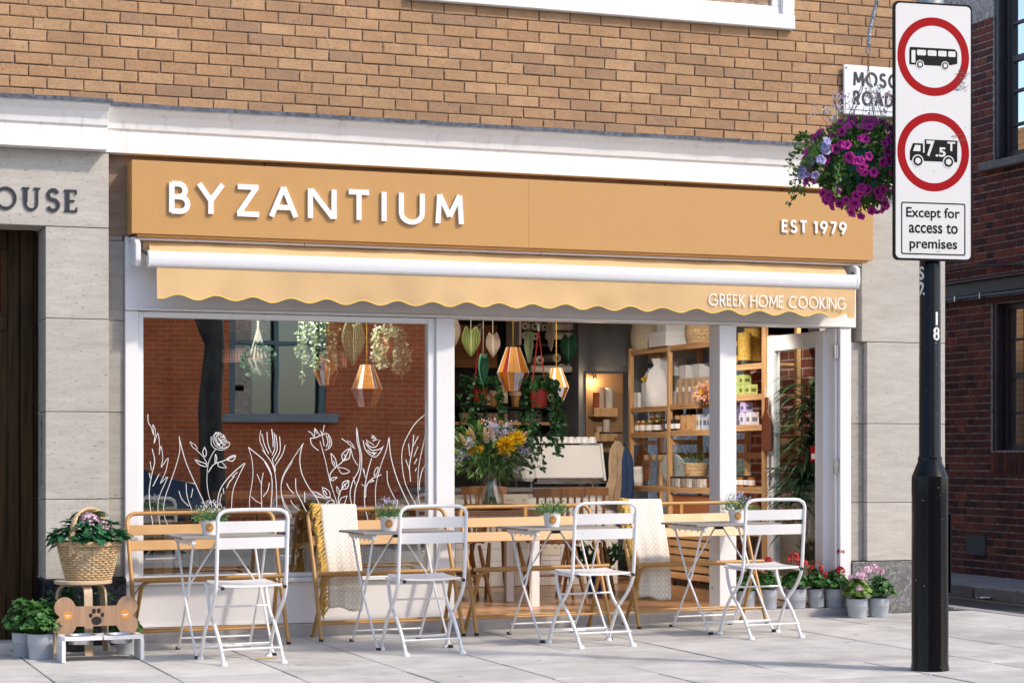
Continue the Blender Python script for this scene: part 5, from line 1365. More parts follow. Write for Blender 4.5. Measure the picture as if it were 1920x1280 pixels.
# ------------------------------------------------------------------ grey pots
def make_pot(rad, h, t):
    MB().lathe([(rad*.86,0),(rad*.88,.004),(rad*.93,h*.42),(rad*.965,h*.44),(rad,h-.006),(rad,h),(rad*.93,h),(rad*.90,h-.02)],28).build('pot',POTG,t,smooth=True)
    MB().lathe([(rad*.90,h-.02),(rad*.2,h-.012)],16).build('soil',SOIL,t)
    mb=MB(); 
    for i in range(15):
        a=R(-150+i*8.5)-YAW; rr=rad*.99; l=.004+.004*((i*7)%3); mb.box(rr*math.cos(a)-.0012,rr*math.cos(a)+.0012,rr*math.sin(a)-.0012,rr*math.sin(a)+.0012,h*.52,h*.52+l)
    mb.build('pot_marks',M('gold_print',(.45,.38,.25),.6),t)
def geranium(label, x, y, z, rad, h, bush, bh, flowers, seed, lime=False, spread=1.0, group='geranium pots by the doorway'):
    r=random.Random(seed); t=thing('potted_geranium',label,'potted plant',(x,y,z),r.uniform(0,6) if False else 0,group)
    make_pot(rad,h,t); mb=MB(); stm=MB(); L=L_LIME if lime else L_GER
    n=int(150*spread)
    for i in range(n):
        a=r.uniform(0,2*PI); u=r.random()**.6; rr=bush*u; zz=h+.01+bh*(1-u*u*.75)*r.uniform(.25,1.0)
        p=Vector((math.cos(a)*rr,math.sin(a)*rr,zz)); nn=Vector((math.cos(a)*.7*u,math.sin(a)*.7*u,.8))+rdir()*.35; nn.normalize()
        # scalloped round leaf
        w=r.uniform(.017,.030); u_=nn.orthogonal().normalized(); v_=nn.cross(u_); k=10; off=r.uniform(0,6)
        ring=[p+(u_*math.cos(off+2*PI*j/k)+v_*math.sin(off+2*PI*j/k))*w*(1+.16*(1 if j%2 else -1))*(.35 if j==0 else 1)+nn*w*.28 for j in range(k)]
        mb.add([p]+ring,[(0,1+j,1+(j+1)%k) for j in range(k)])
        if i%3==0: stm.tube([(p.x*.15,p.y*.15,h-.01),tuple(p)],.0016,4,caps=False)
    mb.build('foliage',L,t); stm.build('stems',L,t)
    for (fx,fy,fz,fr,fm) in flowers:
        f=MB(); c=Vector((fx,fy,h+fz))
        for i in range(34):
            v=rdir()
            if v.z<-.45: continue
            p=c+v*fr*Vector((1,1,.8)).x
            u_=v.orthogonal().normalized(); w_=v.cross(u_); o=r.uniform(0,6)
            for j in range(5):
                a=o+2*PI*j/5; d=u_*math.cos(a)+w_*math.sin(a)+v*.25; f.small(p,d,v,.0145,.0135)
        fo=f.build('flower_head',fm,t)
        MB().tube([(fx*.3,fy*.3,h),tuple(c)],.0018,4,caps=False).build('flower_stem',L,fo)
    return t
PKW=m_petal('pink_white_petal',(.80,.60,.74),(.30,.03,.18))
S_='grey pots of geraniums lined up by the doorway'
row=[ # px, base y pixel, plane, pot radius, height
 (1352,1134,.16,'grey pot of green leaves behind the rightmost bench leg','green'),(1395,1136,.12,'grey pot with dark red bloom behind the right table','red1'),(1436,1137,.09,'grey pot with pink-white blooms half hidden by the rightmost chair','pw'),
 (1487,1139,.06,'wide grey pot with tall red geranium behind the rightmost chair','red2'),(1528,1142,.05,'tilted small grey pot with red geranium beside the door jamb','red3'),(1562,1148,.02,'grey pot with dark green leaves and red buds at the door jamb','red4')]
zt=.0975
pr=[(.075,.13),(.07,.13),(.072,.14),(.085,.14),(.062,.135),(.075,.135)]
for i,(px,py,Y,lb,kd) in enumerate(row):
    p=at(px,py,Y); fl=[]
    if kd=='red1': fl=[(-.02,-.03,.20,.035,F_RED),(.05,-.02,.16,.028,F_RED)]
    if kd=='pw': fl=[(-.05,-.03,.16,.035,F_PNK),(.04,-.04,.17,.035,F_PNK),(.0,.0,.2,.03,F_RED)]
    if kd=='red2': fl=[(-.02,-.02,.22,.042,F_RED),(.045,-.03,.17,.04,F_RED)]
    if kd=='red3': fl=[(.0,-.04,.15,.045,F_RED),(.06,-.02,.10,.03,F_RED)]
    if kd=='red4': fl=[(.02,-.04,.13,.03,F_RED),(.05,.0,.27,.024,F_RED)]
    g=geranium(lb,p.x,Y-.03,zt,pr[i][0],pr[i][1],.105,.12,fl,50+i)
    if kd=='red3': g.rotation_euler=(0,R(-5),0); g.location.z+=.004
p=at(1592,1150,-.02); geranium('grey pot with pink-white pelargonium in the back row beside the jamb',p.x,-.125,gz(p.x)+.002,.068,.135,.09,.11,[(-.03,-.02,.13,.04,F_PNK),(.03,-.02,.14,.038,F_PNK)],62)
p=at(1605,1157,-.27); geranium('lime-leaved pink pelargonium in grey pot at the front left of the pair',p.x,-.29,gz(p.x)+.002,.076,.135,.10,.14,[(-.01,-.05,.165,.032,F_PNK),(.055,-.03,.20,.034,F_PNK),(-.03,-.08,.07,.02,F_PNK)],63,True,1.2)
p=at(1645,1158,-.27); geranium('leafy green pelargonium in grey pot nearest the marble plinth, front right',p.x,-.29,gz(p.x)+.002,.076,.135,.12,.14,[(-.05,-.02,.21,.034,F_PNK),(.015,.0,.185,.022,F_PNK)],64,False,1.3)
# left corner pots
p=at(47,1232,-.62); geranium('leafy geranium in grey pot left of its twin by the oak door',p.x,-.62,gz(p.x)+.002,.078,.145,.13,.20,[],70,False,1.3,'pots by the entrance')
p=at(76,1236,-.78); geranium('leafy geranium in grey pot next to the dog bowl stand',p.x,-.80,gz(p.x)+.002,.080,.150,.13,.19,[],71,False,1.4,'pots by the entrance')
p=at(222,1205,-.45); geranium('grey pot of trailing leaves behind the dog bowl stand, under the stool',p.x,-.72,gz(p.x)+.002,.06,.12,.09,.12,[],72,False,.8,'pots by the entrance')
# trailing ivy pot beneath the stool
iv=thing('trailing_plant','dark pot of trailing ivy in the shade under the stool','potted plant',(sx-.02,-.42,gz(sx)+.002),0,'pots by the entrance')
MB().lathe([(.06,0),(.075,.12),(.068,.12),(.066,.105)],18).build('pot',M('charcoal_pot',(.03,.032,.036),.6),iv,smooth=True)
r=random.Random(31); mb=MB()
for k in range(20):
    a=r.uniform(0,2*PI); e=Vector((math.cos(a)*r.uniform(.1,.24),math.sin(a)*.10,r.uniform(.15,.30))); pth=smooth_path([(0,0,.1),Vector((e.x*.5,e.y*.5,e.z+.08)),e],4)
    mb.tube(pth,.0015,3,caps=False)
    for q in pth:
        for _ in range(3): mb.leaf(q+rv(.02),rdir()+Vector((0,-.4,0)),(0,-.6,.8),.032,.026,.1)
mb.build('foliage',L_IVY,iv)
# ------------------------------------------------------------------ the room behind the shopfront
FZ=.0985
fl=struct(B(-2.4,3.42,.141,6.4,-.1,FZ-.004).build('shop_floor',JOINT))
r=random.Random(2); x=-2.4; i=0
while x<3.40:
    w=.095; y=.142; i+=1
    while y<6.3:
        L=r.uniform(.9,1.6) if y>.15 else r.uniform(.4,1.5)
        if y<3.2: B(x+.0008,min(x+w,3.42)-.0008,y+.0008,min(y+L,6.4)-.0008,FZ-.02,FZ+r.uniform(-.0004,.0004)).build('floor_board',FLOORW,fl)
        else: B(x+.0008,min(x+w,3.42)-.0008,y+.0008,6.4,FZ-.02,FZ).build('floor_board',FLOORW,fl); break
        y+=L
    x+=w
struct(B(-2.6,3.42,.36,6.5,2.80,2.9).build('shop_ceiling',WHITE))
struct(B(-2.6,-2.4,.141,6.5,-.1,2.8).build('left_inner_wall',WHITE))
struct(B(-2.4,2.72,4.9,5.1,-.1,2.8).build('back_wall',BLKW))
struct(B(2.72,3.42,4.3,5.1,-.1,2.8).build('grey_inner_wall',GREYWALL))
struct(B(3.30,3.419,.36,.80,-.1,2.8).build('inner_pier',WHITE))
# ---- counter with white tiles
CY0=3.0
ct=thing('service_counter','white tiled service counter below the coffee machine','counter',(0,CY0,FZ))
B(.55,2.56,.012,.62,0,.795).build('carcass',MORTD,ct)
B(.53,2.58,-.02,.64,.797,.835).build('worktop',M('worktop_grey',(.22,.22,.23),.35,.1),ct,bev=.004)
TILE=M('white_tile',(.78,.77,.74),.12,.04,2,objvar=.05)
tm=B(-.0515,.0515,-.0,.014,-.0515,.0515).mesh('tile',TILE,bev=.002)
for i in range(19):
    for j in range(7): put(tm,'tile',ct,(.60+i*.1055,.0,.055+j*.1055))
def note(px0,px1,py0,py1,Y,label,n,seed):
    a=at(px0,py0,Y); b=at(px1,py1,Y); t=thing('menu_sheet',label,'menu',(0,0,0),0,'handwritten sheets on the counter')
    B(a.x,b.x,Y-.002,Y,b.z,a.z).build('paper',M('cream_paper',(.72,.66,.55),.9,.04),t)
    rr=random.Random(seed); mb=MB()
    for k in range(n):
        z=a.z-(k+.8)*(a.z-b.z)/(n+.6); x=a.x+.03; e=a.x+(b.x-a.x)*rr.uniform(.45,.62); pts=[]
        while x<e: pts.append((x,z+rr.uniform(-.008,.008))); x+=.009
        strip(mb,pts,.003,Y-.003,Y-.0022); strip(mb,[(b.x-.05,z-.006),(b.x-.045,z+.006),(b.x-.032,z-.004),(b.x-.026,z+.005)],.003,Y-.003,Y-.0022)
    mb.build('scribble',IRON,t)
note(942,990,926,990,CY0-.004,'cream handwritten sheet on the tiles left of the wooden chairs',4,1)
note(1000,1050,960,1040,CY0-.004,'cream handwritten sheet on the tiles behind the wooden chair',4,2)
# ---- coffee machine
a=at(985,905,2.98); b=at(1142,905,2.98); mx0,mx1=a.x,b.x; mz=FZ+.835
cm=thing('coffee_machine','white espresso machine with cups on top standing on the counter','coffee machine',((mx0+mx1)/2,CY0+.05,mz))
CREAM=M('cream_enamel',(.82,.81,.79),.22,.02,coat=.3)
hw=(mx1-mx0)/2
MB().sweepx([(.0,.075),(.08,.36),(.50,.36),(.50,.075)],-hw+.13,hw-.02).build('front_panel',CREAM,cm,bev=.008)
MB().sweepx([(-.02,.05),(.07,.375),(.52,.375),(.52,.05)],-hw,-hw+.128).build('side_panel',CREAM,cm,bev=.03)
MB().sweepx([(-.02,.05),(.07,.375),(.52,.375),(.52,.05)],hw-.018,hw).build('side_panel',CREAM,cm,bev=.006)
B(-hw+.14,hw-.03,.02,.48,.03,.0745).build('drip_tray',STEEL,cm,bev=.004)
MB().tube([(-hw+.1,-.015,.035),(hw,-.015,.035)],.007,8).build('front_rail',STEEL,cm,smooth=True)
for s in (-1,1):
    for y in (.05,.42): MB().lathe([(.022,0),(.022,.006),(.012,.01),(.012,.05)],12,(s*(hw-.10),y,0)).build('foot',STEEL,cm,smooth=True)
cupm=MB().lathe([(.026,0),(.038,.028),(.040,.055),(.036,.055),(.030,.02)],16).mesh('cup',POTW,True)
r=random.Random(6)
for i in range(11):
    c=put(cupm,'cup',None,((mx0+mx1)/2-hw+.06+i*.0635,CY0+.05+.13+(i%2)*.012,mz+.3765)); c['category']='cup'; c['group']='cups on the coffee machine'; c['label']='white cup on the coffee machine, %s from the left'%ordinal(i) if i<11 else ''
    c.rotation_euler=(R(180),0,0); c.location.z+=.055
# ---- back shelf with crockery
bs=thing('wall_shelf','pale wooden wall shelf carrying plates on the black back wall','shelf',(0,4.62,1.485))
a=at(846,797,4.65); b=at(1092,795,4.65)
B(a.x-.6,b.x,0,.27,0,.028).build('board',PINE,bs,bev=.002)
for x in (b.x-.12,b.x-.72,a.x): MB().sweepx([(.26,-.18),(.26,-.001),(.06,-.001),(.06,-.02),(.22,-.05),(.24,-.18)],x,x+.03).build('bracket',WHITE,bs)
def stack(px,n,rad,mat,label,name,cat,hh=.012,Y=4.74,z=1.5135,grp=None):
    p=at(px,790,Y); t=thing(name,label,cat,(p.x,Y,z),0,grp)
    for k in range(n): MB().lathe([(rad*.55,k*hh),(rad,k*hh+hh*.85),(rad*.97,k*hh+hh*.9),(rad*.5,k*hh+hh*.35)],20).build('plate' if 'plate' in name else 'bowl',mat,t,smooth=True)
PLT=M('grey_china',(.45,.45,.44),.3,.05)
stack(962,9,.075,PLT,'left stack of grey plates on the back shelf','plate_stack','plates',grp='crockery on the back shelf'); stack(1000,9,.085,POTW,'middle wide stack of white plates on the back shelf','plate_stack','plates',grp='crockery on the back shelf')
p=at(1070,790,4.74); dp=thing('coffee_dripper','white pour-over coffee dripper at the right end of the back shelf','dripper',(p.x,4.74,1.5135))
MB().lathe([(.05,0),(.05,.008),(.03,.012),(.03,.03),(.085,.13),(.080,.13),(.02,.03)],20).build('cone',POTW,dp,smooth=True); MB().tube(smooth_path([(.05,0,.05),(.11,0,.06),(.11,0,.10),(.07,0,.11)],4),.007,6).build('handle',POTW,dp,smooth=True)
r=random.Random(14)
for i in range(6):
    p=at(872+i*14,790,4.74); t=B(-.045,.045,-.03,.03,0,.085).build('spice_tin',M('pink_tin',(.45,.28,.22),.6,.1),None,bev=.004,loc=(p.x,4.74,1.5135)); tag(t,'small pinkish tin on the back shelf above the flowers, %s from the left'%ordinal(i),'tin','tins on the back shelf')
p=at(940,790,4.74); t=thing('spice_jar','dark spice jar with gold lid on the back shelf','jar',(p.x,4.74,1.5135)); MB().lathe([(.035,0),(.036,.085),(.028,.10)],14).build('jar_body',M('amber',(.10,.05,.015),.15),t,smooth=True); MB().lathe([(.034,.1),(.034,.125)],14).build('lid',M('gold_lid',(.6,.45,.15),.3,metal=.8),t,smooth=True)
# ---- paper rolls stored on a high rack
rk=thing('roll_rack','white wire rack holding rolls high on the black wall','rack',(0,0,0))
a=at(972,626,4.55); b=at(1100,640,4.55)
B(a.x,b.x+.05,4.5,4.85,a.z-.11,a.z-.09).build('rack_shelf',M('rack_dark',(.03,.03,.032),.5),rk); a2=at(990,703,4.55); B(a2.x-.15,b.x+.15,4.5,4.85,a2.z-.02,a2.z).build('rack_shelf',M('rack_dark2',(.03,.03,.032),.5),rk)
for s in (a.x-.01,b.x+.05): B(s,s+.02,4.5,4.85,a.z-.11,a.z+.35).build('rack_end',WHITE,rk)
ROLL=M('kraft_white_roll',(.62,.55,.46),.85,.1)
def roll(px,py,rad,L,rz,label,Y=4.52):
    p=at(px,py,Y); t=thing('paper_roll',label,'roll',(p.x,p.y,p.z),rz,'rolls on the high rack')
    o=MB().lathe([(rad*.35,0),(rad,0),(rad,L),(rad*.35,L)],20,cap0=False,cap1=False).build('roll_body',ROLL,t,smooth=True); o.rotation_euler=(R(-90),0,0)
    o=MB().lathe([(rad*.35,.006),(rad*.35,L-.006)],14).build('core',BLKW,t,smooth=True); o.rotation_euler=(R(-90),0,0)
rl=[(985,611,.034,.5,0),(1003,612,.034,.5,0),(1022,613,.034,.5,0),(985,629,.034,.5,0),(1004,630,.034,.5,0),(1012,675,.042,.4,0),(1044,671,.042,.4,0),(1053,689,.038,.4,0),(1070,689,.038,.4,0),(1102,668,.042,.4,0),(1096,688,.036,.4,0)]
for i,(px,py,rad,L,rz) in enumerate(rl): roll(px,py,rad,L,rz,'paper roll end-on, %s from the left in the %s row of the high rack'%((ordinal(i if i<3 else i-3 if i<5 else i-5)),'top' if i<3 else 'second' if i<5 else 'lower'))
for i,(px,py,L) in enumerate([(1030,612,.42),(1024,629,.55),(995,691,.40)]):
    p=at(px,py,4.46); t=thing('paper_roll','long pale roll lying sideways, %s on the high rack'%['uppermost','in the middle','lowest'][i],'roll',(p.x,p.y,p.z),0,'rolls on the high rack')
    o=MB().lathe([(.01,0),(.032,.0),(.034,.01),(.034,L-.01),(.032,L),(.01,L)],18).build('roll_body',M('white_roll',(.66,.62,.56),.85,.1),t,smooth=True); o.rotation_euler=(0,R(90),0)
# big brown panel behind the leaves and things stuck to the black wall
a=at(846,608,4.88); b=at(931,690,4.88); tag(B(a.x-.4,b.x,4.86,4.885,b.z,a.z).build('cork_panel',m_wood('brown_board',(.33,.15,.045),(.25,.10,.03),0,.6),bev=.003),'orange-brown board on the black wall behind the paper leaves','board')
def pouch(px0,px1,py0,py1,col,label,Y=4.7,name='coffee_pouch',txt=True):
    a=at(px0,py0,Y); b=at(px1,py1,Y); w=b.x-a.x; h=a.z-b.z; t=thing(name,label,'pouch',((a.x+b.x)/2,Y,b.z),0,'bags on the back wall')
    m=M('pouch',col,.6,.06)
    MB().add([(-w/2,-.035,0),(w/2,-.035,0),(w/2,.035,0),(-w/2,.035,0),(-w/2,-.03,h*.8),(w/2,-.03,h*.8),(w/2,.03,h*.8),(-w/2,.03,h*.8),(-w/2,-.003,h),(w/2,-.003,h),(w/2,.003,h),(-w/2,.003,h)],[(0,1,2,3)]+[(k*4+i,k*4+(i+1)%4,k*4+4+(i+1)%4,k*4+4+i) for k in range(2) for i in range(4)]+[(8,9,10,11)]).build('bag',m,t,bev=.004)
    if txt: B(-w*.3,w*.3,-.0385,-.0375,h*.3,h*.55).build('label',M('pouch_label',[min(1,c*1.5+.1) for c in col],.7),t)
pouch(1052,1066,717,751,(.45,.18,.03),'orange pouch beside the pendant lamp, left of two'); pouch(1077,1098,716,752,(.45,.18,.03),'orange pouch on the black wall, right of two')
pouch(934,950,722,756,(.62,.52,.42),'pale coffee bag hanging below the pendant lamp'); pouch(902,918,738,760,(.55,.42,.36),'small pale pink box behind the hanging greenery')
sh=B(at(915,760,4.7).x-.3,at(1098,752,4.7).x+.05,4.62,4.88,at(1000,763,4.7).z-.02,at(1000,763,4.7).z).build('display_ledge',BLKW); tag(sh,'narrow black ledge holding pouches on the back wall','shelf')
for i,px in enumerate((924,966)):
    p=at(px,758,4.7); t=thing('coffee_grinder_hopper','amber storage canister with pale lid, %s of the pendant lamp'%['left','right'][i],'canister',(p.x,4.7,p.z-.02),0,'canisters on the back ledge')
    MB().lathe([(.035,0),(.045,.09),(.04,.1)],16).build('body',M('amber_can',(.42,.19,.04),.4),t,smooth=True); MB().lathe([(.058,.1),(.058,.145),(.05,.15)],16).build('lid',M('pale_lid',(.62,.48,.36),.5),t,smooth=True)
# ---- cups in wooden holders with a small lit lamp above
a=at(1106,735,4.25); b=at(1160,735,4.25)
ch=thing('cup_holder','wooden wall holder with paper cups lit by a small lamp','holder',(0,0,0))
B(a.x-.03,a.x+.34,4.27,4.296,at(1110,900,4.28).z,at(1110,700,4.28).z).build('back_board',M('warm_board',(.30,.17,.08),.6),ch)
for k,py in enumerate((777,823)):
    p=at(1128,py,4.2); mb=MB()
    mb.box(p.x-.11,p.x+.12,4.12,4.268,p.z-.02,p.z); mb.box(p.x-.11,p.x+.12,4.108,4.119,p.z-.02,p.z+.06); mb.build('tray',PINE,ch,bev=.002)
def cups(px,py,n,rad,col,label):
    p=at(px,py,4.19); t=thing('cup_stack',label,'cups',(p.x,4.19,p.z),0,'paper cups in the wall holder')
    for k in range(n): MB().lathe([(rad*.75,k*.022),(rad,k*.022+.085),(rad*1.06,k*.022+.088),(rad*.98,k*.022+.086),(rad*.7,k*.022+.01)],16).build('cup',M('paper_cup',col,.7,.04),t,smooth=True)
cups(1118,776,6,.030,(.40,.10,.05),'reddish paper cup stack in the wall holder'); cups(1127,776,8,.034,(.62,.50,.38),'brown kraft cup stack in the wall holder'); cups(1142,776,8,.04,(.75,.70,.62),'white paper cup stack in the wall holder'); cups(1123,822,2,.034,(.60,.46,.30),'short kraft cup stack in the lower tray'); cups(1137,822,5,.036,(.70,.62,.52),'tall pale cup stack in the lower tray')
p=at(1115,706,4.2)
sl_=thing('wall_lamp','small lit brass spot lamp above the cup holder','lamp',(p.x,4.2,p.z)); MB().lathe([(.012,.03),(.016,.0),(.022,-.02)],14,cap1=False).build('shade',M('brass',(.6,.42,.18),.3,metal=.9),sl_,smooth=True)
m,t_,b_=mk('lamp_glow'); b_.inputs['Emission Color'].default_value=(1,.72,.42,1); b_.inputs['Emission Strength'].default_value=12; MB().ball((0,0,-.012),.012,10,6).build('bulb',m,sl_,smooth=True)
MB().tube([(0,0,.03),(0,.08,.03)],.005,6).build('stem',M('brass2',(.6,.42,.18),.3,metal=.9),sl_)
pl_=bpy.data.lights.new('wall_lamp_light','POINT'); pl_.energy=2.5; pl_.color=(1,.72,.42); pl_.shadow_soft_size=.02; lo=bpy.data.objects.new('wall_lamp_light',pl_); link(lo,sl_); lo.location=(0,-.02,-.04)
# machine at the end of the counter and coats hanging on the post
p=at(1150,835,3.2); gr=thing('coffee_grinder','black coffee grinder with clear hopper beside the hanging coats','grinder',(p.x,3.25,mz)); B(-.08,.08,-.1,.12,0,.30).build('body',BLKW,gr,bev=.02); MB().lathe([(.05,.30),(.10,.42),(.10,.46),(.09,.46)],18).build('hopper',CGLASS,gr,smooth=True); MB().lathe([(.1,.46),(.1,.475)],18).build('lid',RUB,gr,smooth=True); B(-.05,.05,-.16,-.1,.12,.16).build('spout',STEEL,gr,bev=.01)
def coat(px,py0,py1,w,col,label,Y,seed):
    a=at(px,py0,Y); b=at(px,py1,Y); t=thing('hanging_coat',label,'coat',(a.x,Y,b.z),0,'clothes hung at the shelf end'); H=a.z-b.z; n=14; k=26; vs=[]; rr=random.Random(seed)
    ph=[rr.uniform(0,6) for _ in range(3)]
    for i in range(n+1):
        z=H*(1-i/n); ww=w*(.12+.55*min(1,(i/n)*6)**.6+.33*(i/n))
        for j in range(k):
            A=2*PI*j/k; q=1+.30*math.sin(4*A+ph[0]+i*.10+.5*math.sin(i*.7))+.22*math.sin(9*A+ph[1]+i*.12)+.10*math.sin(3*A+i*.9); vs.append((ww*.5*math.cos(A)*q+.02*math.sin(i*.3),ww*.30*math.sin(A)*q,z))
    fs=[(i*k+j,i*k+(j+1)%k,(i+1)*k+(j+1)%k,(i+1)*k+j) for i in range(n) for j in range(k)]+[tuple(range(k))]
    MB().add(vs,fs).build('cloth',M('coat_cloth',col,.9,.15,12,.3,200),t,smooth=True); MB().tube([(0,0,H-.01),(0,.03,H+.03),(.0,.05,H+.01)],.004,6).build('loop',RUB,t)
coat(1157,826,945,.17,(.42,.30,.19),'beige coat hanging left of the wooden shelves',2.95,1); coat(1173,838,985,.12,(.02,.05,.13),'dark blue apron hanging against the shelf post',2.90,2)
# ---- indoor table with vase, chairs
it=thing('dining_table','indoor table with dark wooden top and white legs behind the third bench','table',(0,0,FZ))
ty0,ty1=.72,1.42; tx0=at(846,955,.75).x-.25; tx1=at(1000,955,.9).x+.05; tzt=at(920,955,1.0).z-FZ
B(tx0,tx1,ty0,ty1,tzt-.035,tzt).build('top',WOODT,it,bev=.004)
for x in (tx0+.22,tx1-.11):
    for y in (ty0+.05,ty1-.11): B(x,x+.06,y,y+.06,0,tzt-.0355).build('leg',WHITE2,it,bev=.003)
B(tx0+.1,tx1-.1,ty0+.06,ty0+.08,tzt-.10,tzt-.036).build('apron',WHITE2,it)
def make_wchair():
    t=thing('wooden_chair','x','chair',(0,0,FZ),0,'wooden spindle chairs indoors'); sh=.445
    mb=MB(); n=20
    MB().prism([(p[0],p[1]) for p in arc(0,0,.21,0,360,24,.20)[:-1]],0,.032).build('seat',WOODC,t,bev=.008).rotation_euler=(R(-90),0,0)
    t.children[0].location=(0,0,sh-.032); t.children[0].rotation_euler=(R(90),0,0); t.children[0].location.z=sh
    for sx_ in (-1,1):
        for sy_ in (-1,1): MB().tube([(sx_*.13,sy_*.12,sh-.02),(sx_*.165,sy_*.155,.22),(sx_*.205,sy_*.195,0)],[.013,.019,.012],10).build('leg',WOODC,t,smooth=True)
        MB().tube([(sx_*.168,-.158,.2),(sx_*.168,.158,.2)],.010,8).build('stretcher',WOODC,t,smooth=True)
    MB().tube([(-.168,0,.2),(.168,0,.2)],.010,8).build('stretcher',WOODC,t,smooth=True)
    # back at +y: crest rail and spindles
    mb=MB(); N=12; vs=[]
    for i in range(N+1):
        u=i/N*2-1; x=u*.205; y=.235-.045*u*u
        vs += [(x,y-.009,.795),(x,y+.009,.795),(x,y+.012,.862-.006*u*u),(x,y-.004,.862-.006*u*u)]
    fs=[(i*4+k,i*4+(k+1)%4,i*4+4+(k+1)%4,i*4+4+k) for i in range(N) for k in range(4)]+[(0,1,2,3),(N*4+3,N*4+2,N*4+1,N*4)]
    mb.add(vs,fs).build('crest_rail',WOODC,t,smooth=True)
    for i in range(7):
        u=(i/6*2-1)*.86; MB().tube([(u*.175,.165-.03*u*u,sh-.006),(u*.19,.20-.04*u*u,.62),(u*.2,.233-.045*u*u,.80)],[.008,.0095,.007] if 0<i<6 else [.012,.014,.010],8).build('spindle',WOODC,t,smooth=True)
    return t
w0=make_wchair()
for i,(px,Y,rz,lb) in enumerate([(1038,1.20,172,'wooden spindle-back chair in the middle of the open bay, back to the road'),(1098,1.75,150,'wooden spindle-back chair half hidden behind the first, nearer the shelves'),(862,1.55,265,'wooden spindle-back chair at the left edge of the open bay'),(930,.45+1.5,10,'wooden spindle-back chair on the far side of the vase table'),(560,1.1,160,'wooden chair behind the painted window, right of the indoor bench'),(430,1.2,190,'wooden chair behind the painted window, nearest its left end')]):
    o=w0 if i==0 else copy_tree(w0); p=at(px,950,Y); o.location=(p.x,Y,FZ+.001); o.rotation_euler=(0,0,R(rz)); o['label']=lb
it2=thing('window_table','low dark wooden table behind the painted window','table',(-.9,.95,FZ)); B(-1.0,.55,-.25,.25,.68,.715).build('top',WOODT,it2,bev=.004)
for x in (-.9,.4):
    for y in (-.2,.15): B(x,x+.055,y,y+.055,0,.679).build('leg',BIRCH,it2,bev=.003)
# tray and vase of flowers
p=at(919,955,1.0); tz=FZ+tzt
ty=thing('wicker_tray','round brown wicker tray under the flower vase','tray',(p.x,1.0,tz))
MB().lathe([(.12,.0),(.15,.006),(.195,.030),(.20,.040),(.193,.040),(.145,.014),(.10,.012)],36).build('dish',WICKD,ty,smooth=True)
mb=MB()
for k in range(6): mb.tube([((.125+k*.0145)*math.cos(2*PI*i/48),(.125+k*.0145)*math.sin(2*PI*i/48),.004+k*.0058+.002*(i%2)) for i in range(48)],.0042,4,closed=True)
mb.build('coils',WICKD,ty,smooth=True)
vs_=thing('flower_vase','glass vase with a big bouquet of lilies, yellow and lilac flowers on the tray','vase',(p.x,1.0,tz+.0125))
MB().lathe([(.068,.0),(.085,.01),(.09,.09),(.062,.18),(.060,.23),(.066,.245),(.058,.235),(.055,.18),(.08,.09),(.07,.014)],28,cap1=False).build('glass',CGLASS,vs_,smooth=True)
vs_.scale=(1.10,1.10,1.06)
r=random.Random(77); stm=MB(); lf=MB()
for i in range(46):
    a=r.uniform(0,2*PI); b=a+PI+r.uniform(-.6,.6); e=Vector((math.cos(b)*r.uniform(.05,.26),math.sin(b)*.16,r.uniform(.40,.58)))
    stm.tube(smooth_path([(math.cos(a)*.05,math.sin(a)*.05,.02),(math.cos(b)*.02,math.sin(b)*.02,.21),e],4),.0028,5)
for i in range(420):
    v=rdir(); 
    p_=Vector((v.x*.27,v.y*.20,.385+v.z*.13))*1; 
    lf.leaf(p_*r.uniform(.75,1.05)+Vector((0,0,.02)),v+rdir()*.5+Vector((0,0,.2)),rdir()+Vector((0,-.5,.5)),r.uniform(.05,.10),r.uniform(.014,.035),.15,r.uniform(0,.3))
stm.build('stems',L_GER,vs_); lf.build('foliage',m_leaf('bouquet_leaf',(.04,.10,.025),(.18,.30,.08)),vs_)
def mum(c,rad,mat,n=90):
    f=MB()
    for i in range(n):
        v=(rdir()+Vector((0,-.35,.25))).normalized(); f.small(Vector(c)+v*rad*.25,v,rdir(),rad*r.uniform(.7,1.0),rad*.26)
    f.build('bloom',mat,vs_)
mum((.035,-.20,.435),.072,F_YEL,130); mum((.12,-.17,.475),.066,F_YEL,120); mum((-.06,-.17,.49),.05,F_WHT,80); mum((-.20,-.15,.45),.045,F_WHT,70); mum((.20,-.13,.42),.045,F_LIL,70); mum((-.02,-.14,.55),.045,F_LIL,70); mum((-.14,-.17,.405),.035,F_YEL,50); mum((-.19,-.14,.40),.035,F_YEL,50); mum((.14,-.12,.275),.04,F_WHT,60)
for c in ((-.20,-.12,.52),(-.235,-.1,.49),(-.26,-.08,.455),(-.03,-.1,.60),(-.08,-.08,.60),(.05,-.08,.595),(.08,-.1,.575),(-.11,-.1,.585)): mum(c,.018,F_ORA,26)
for c,d,mt in (((-.12,-.14,.50),(-.15,-.1,1),'g'),((-.16,-.16,.46),(-.5,-.1,1),'p'),((-.10,-.18,.45),(-.1,-.2,1),'p'),((-.05,-.18,.47),(-.25,-.2,1),'p'),((.16,-.13,.47),(.8,-.1,.7),'g'),((.14,-.15,.44),(.5,-.2,.8),'p'),((-.22,-.15,.42),(-.5,-.1,.9),'p')):
    d=Vector(d).normalized(); q=Vector(c); MB().tube([q,q+d*.03,q+d*.065,q+d*.10,q+d*.115],[.004,.013,.016,.010,.002],8).build('lily_bud',F_LILY if mt=='p' else L_LIME,vs_,smooth=True)
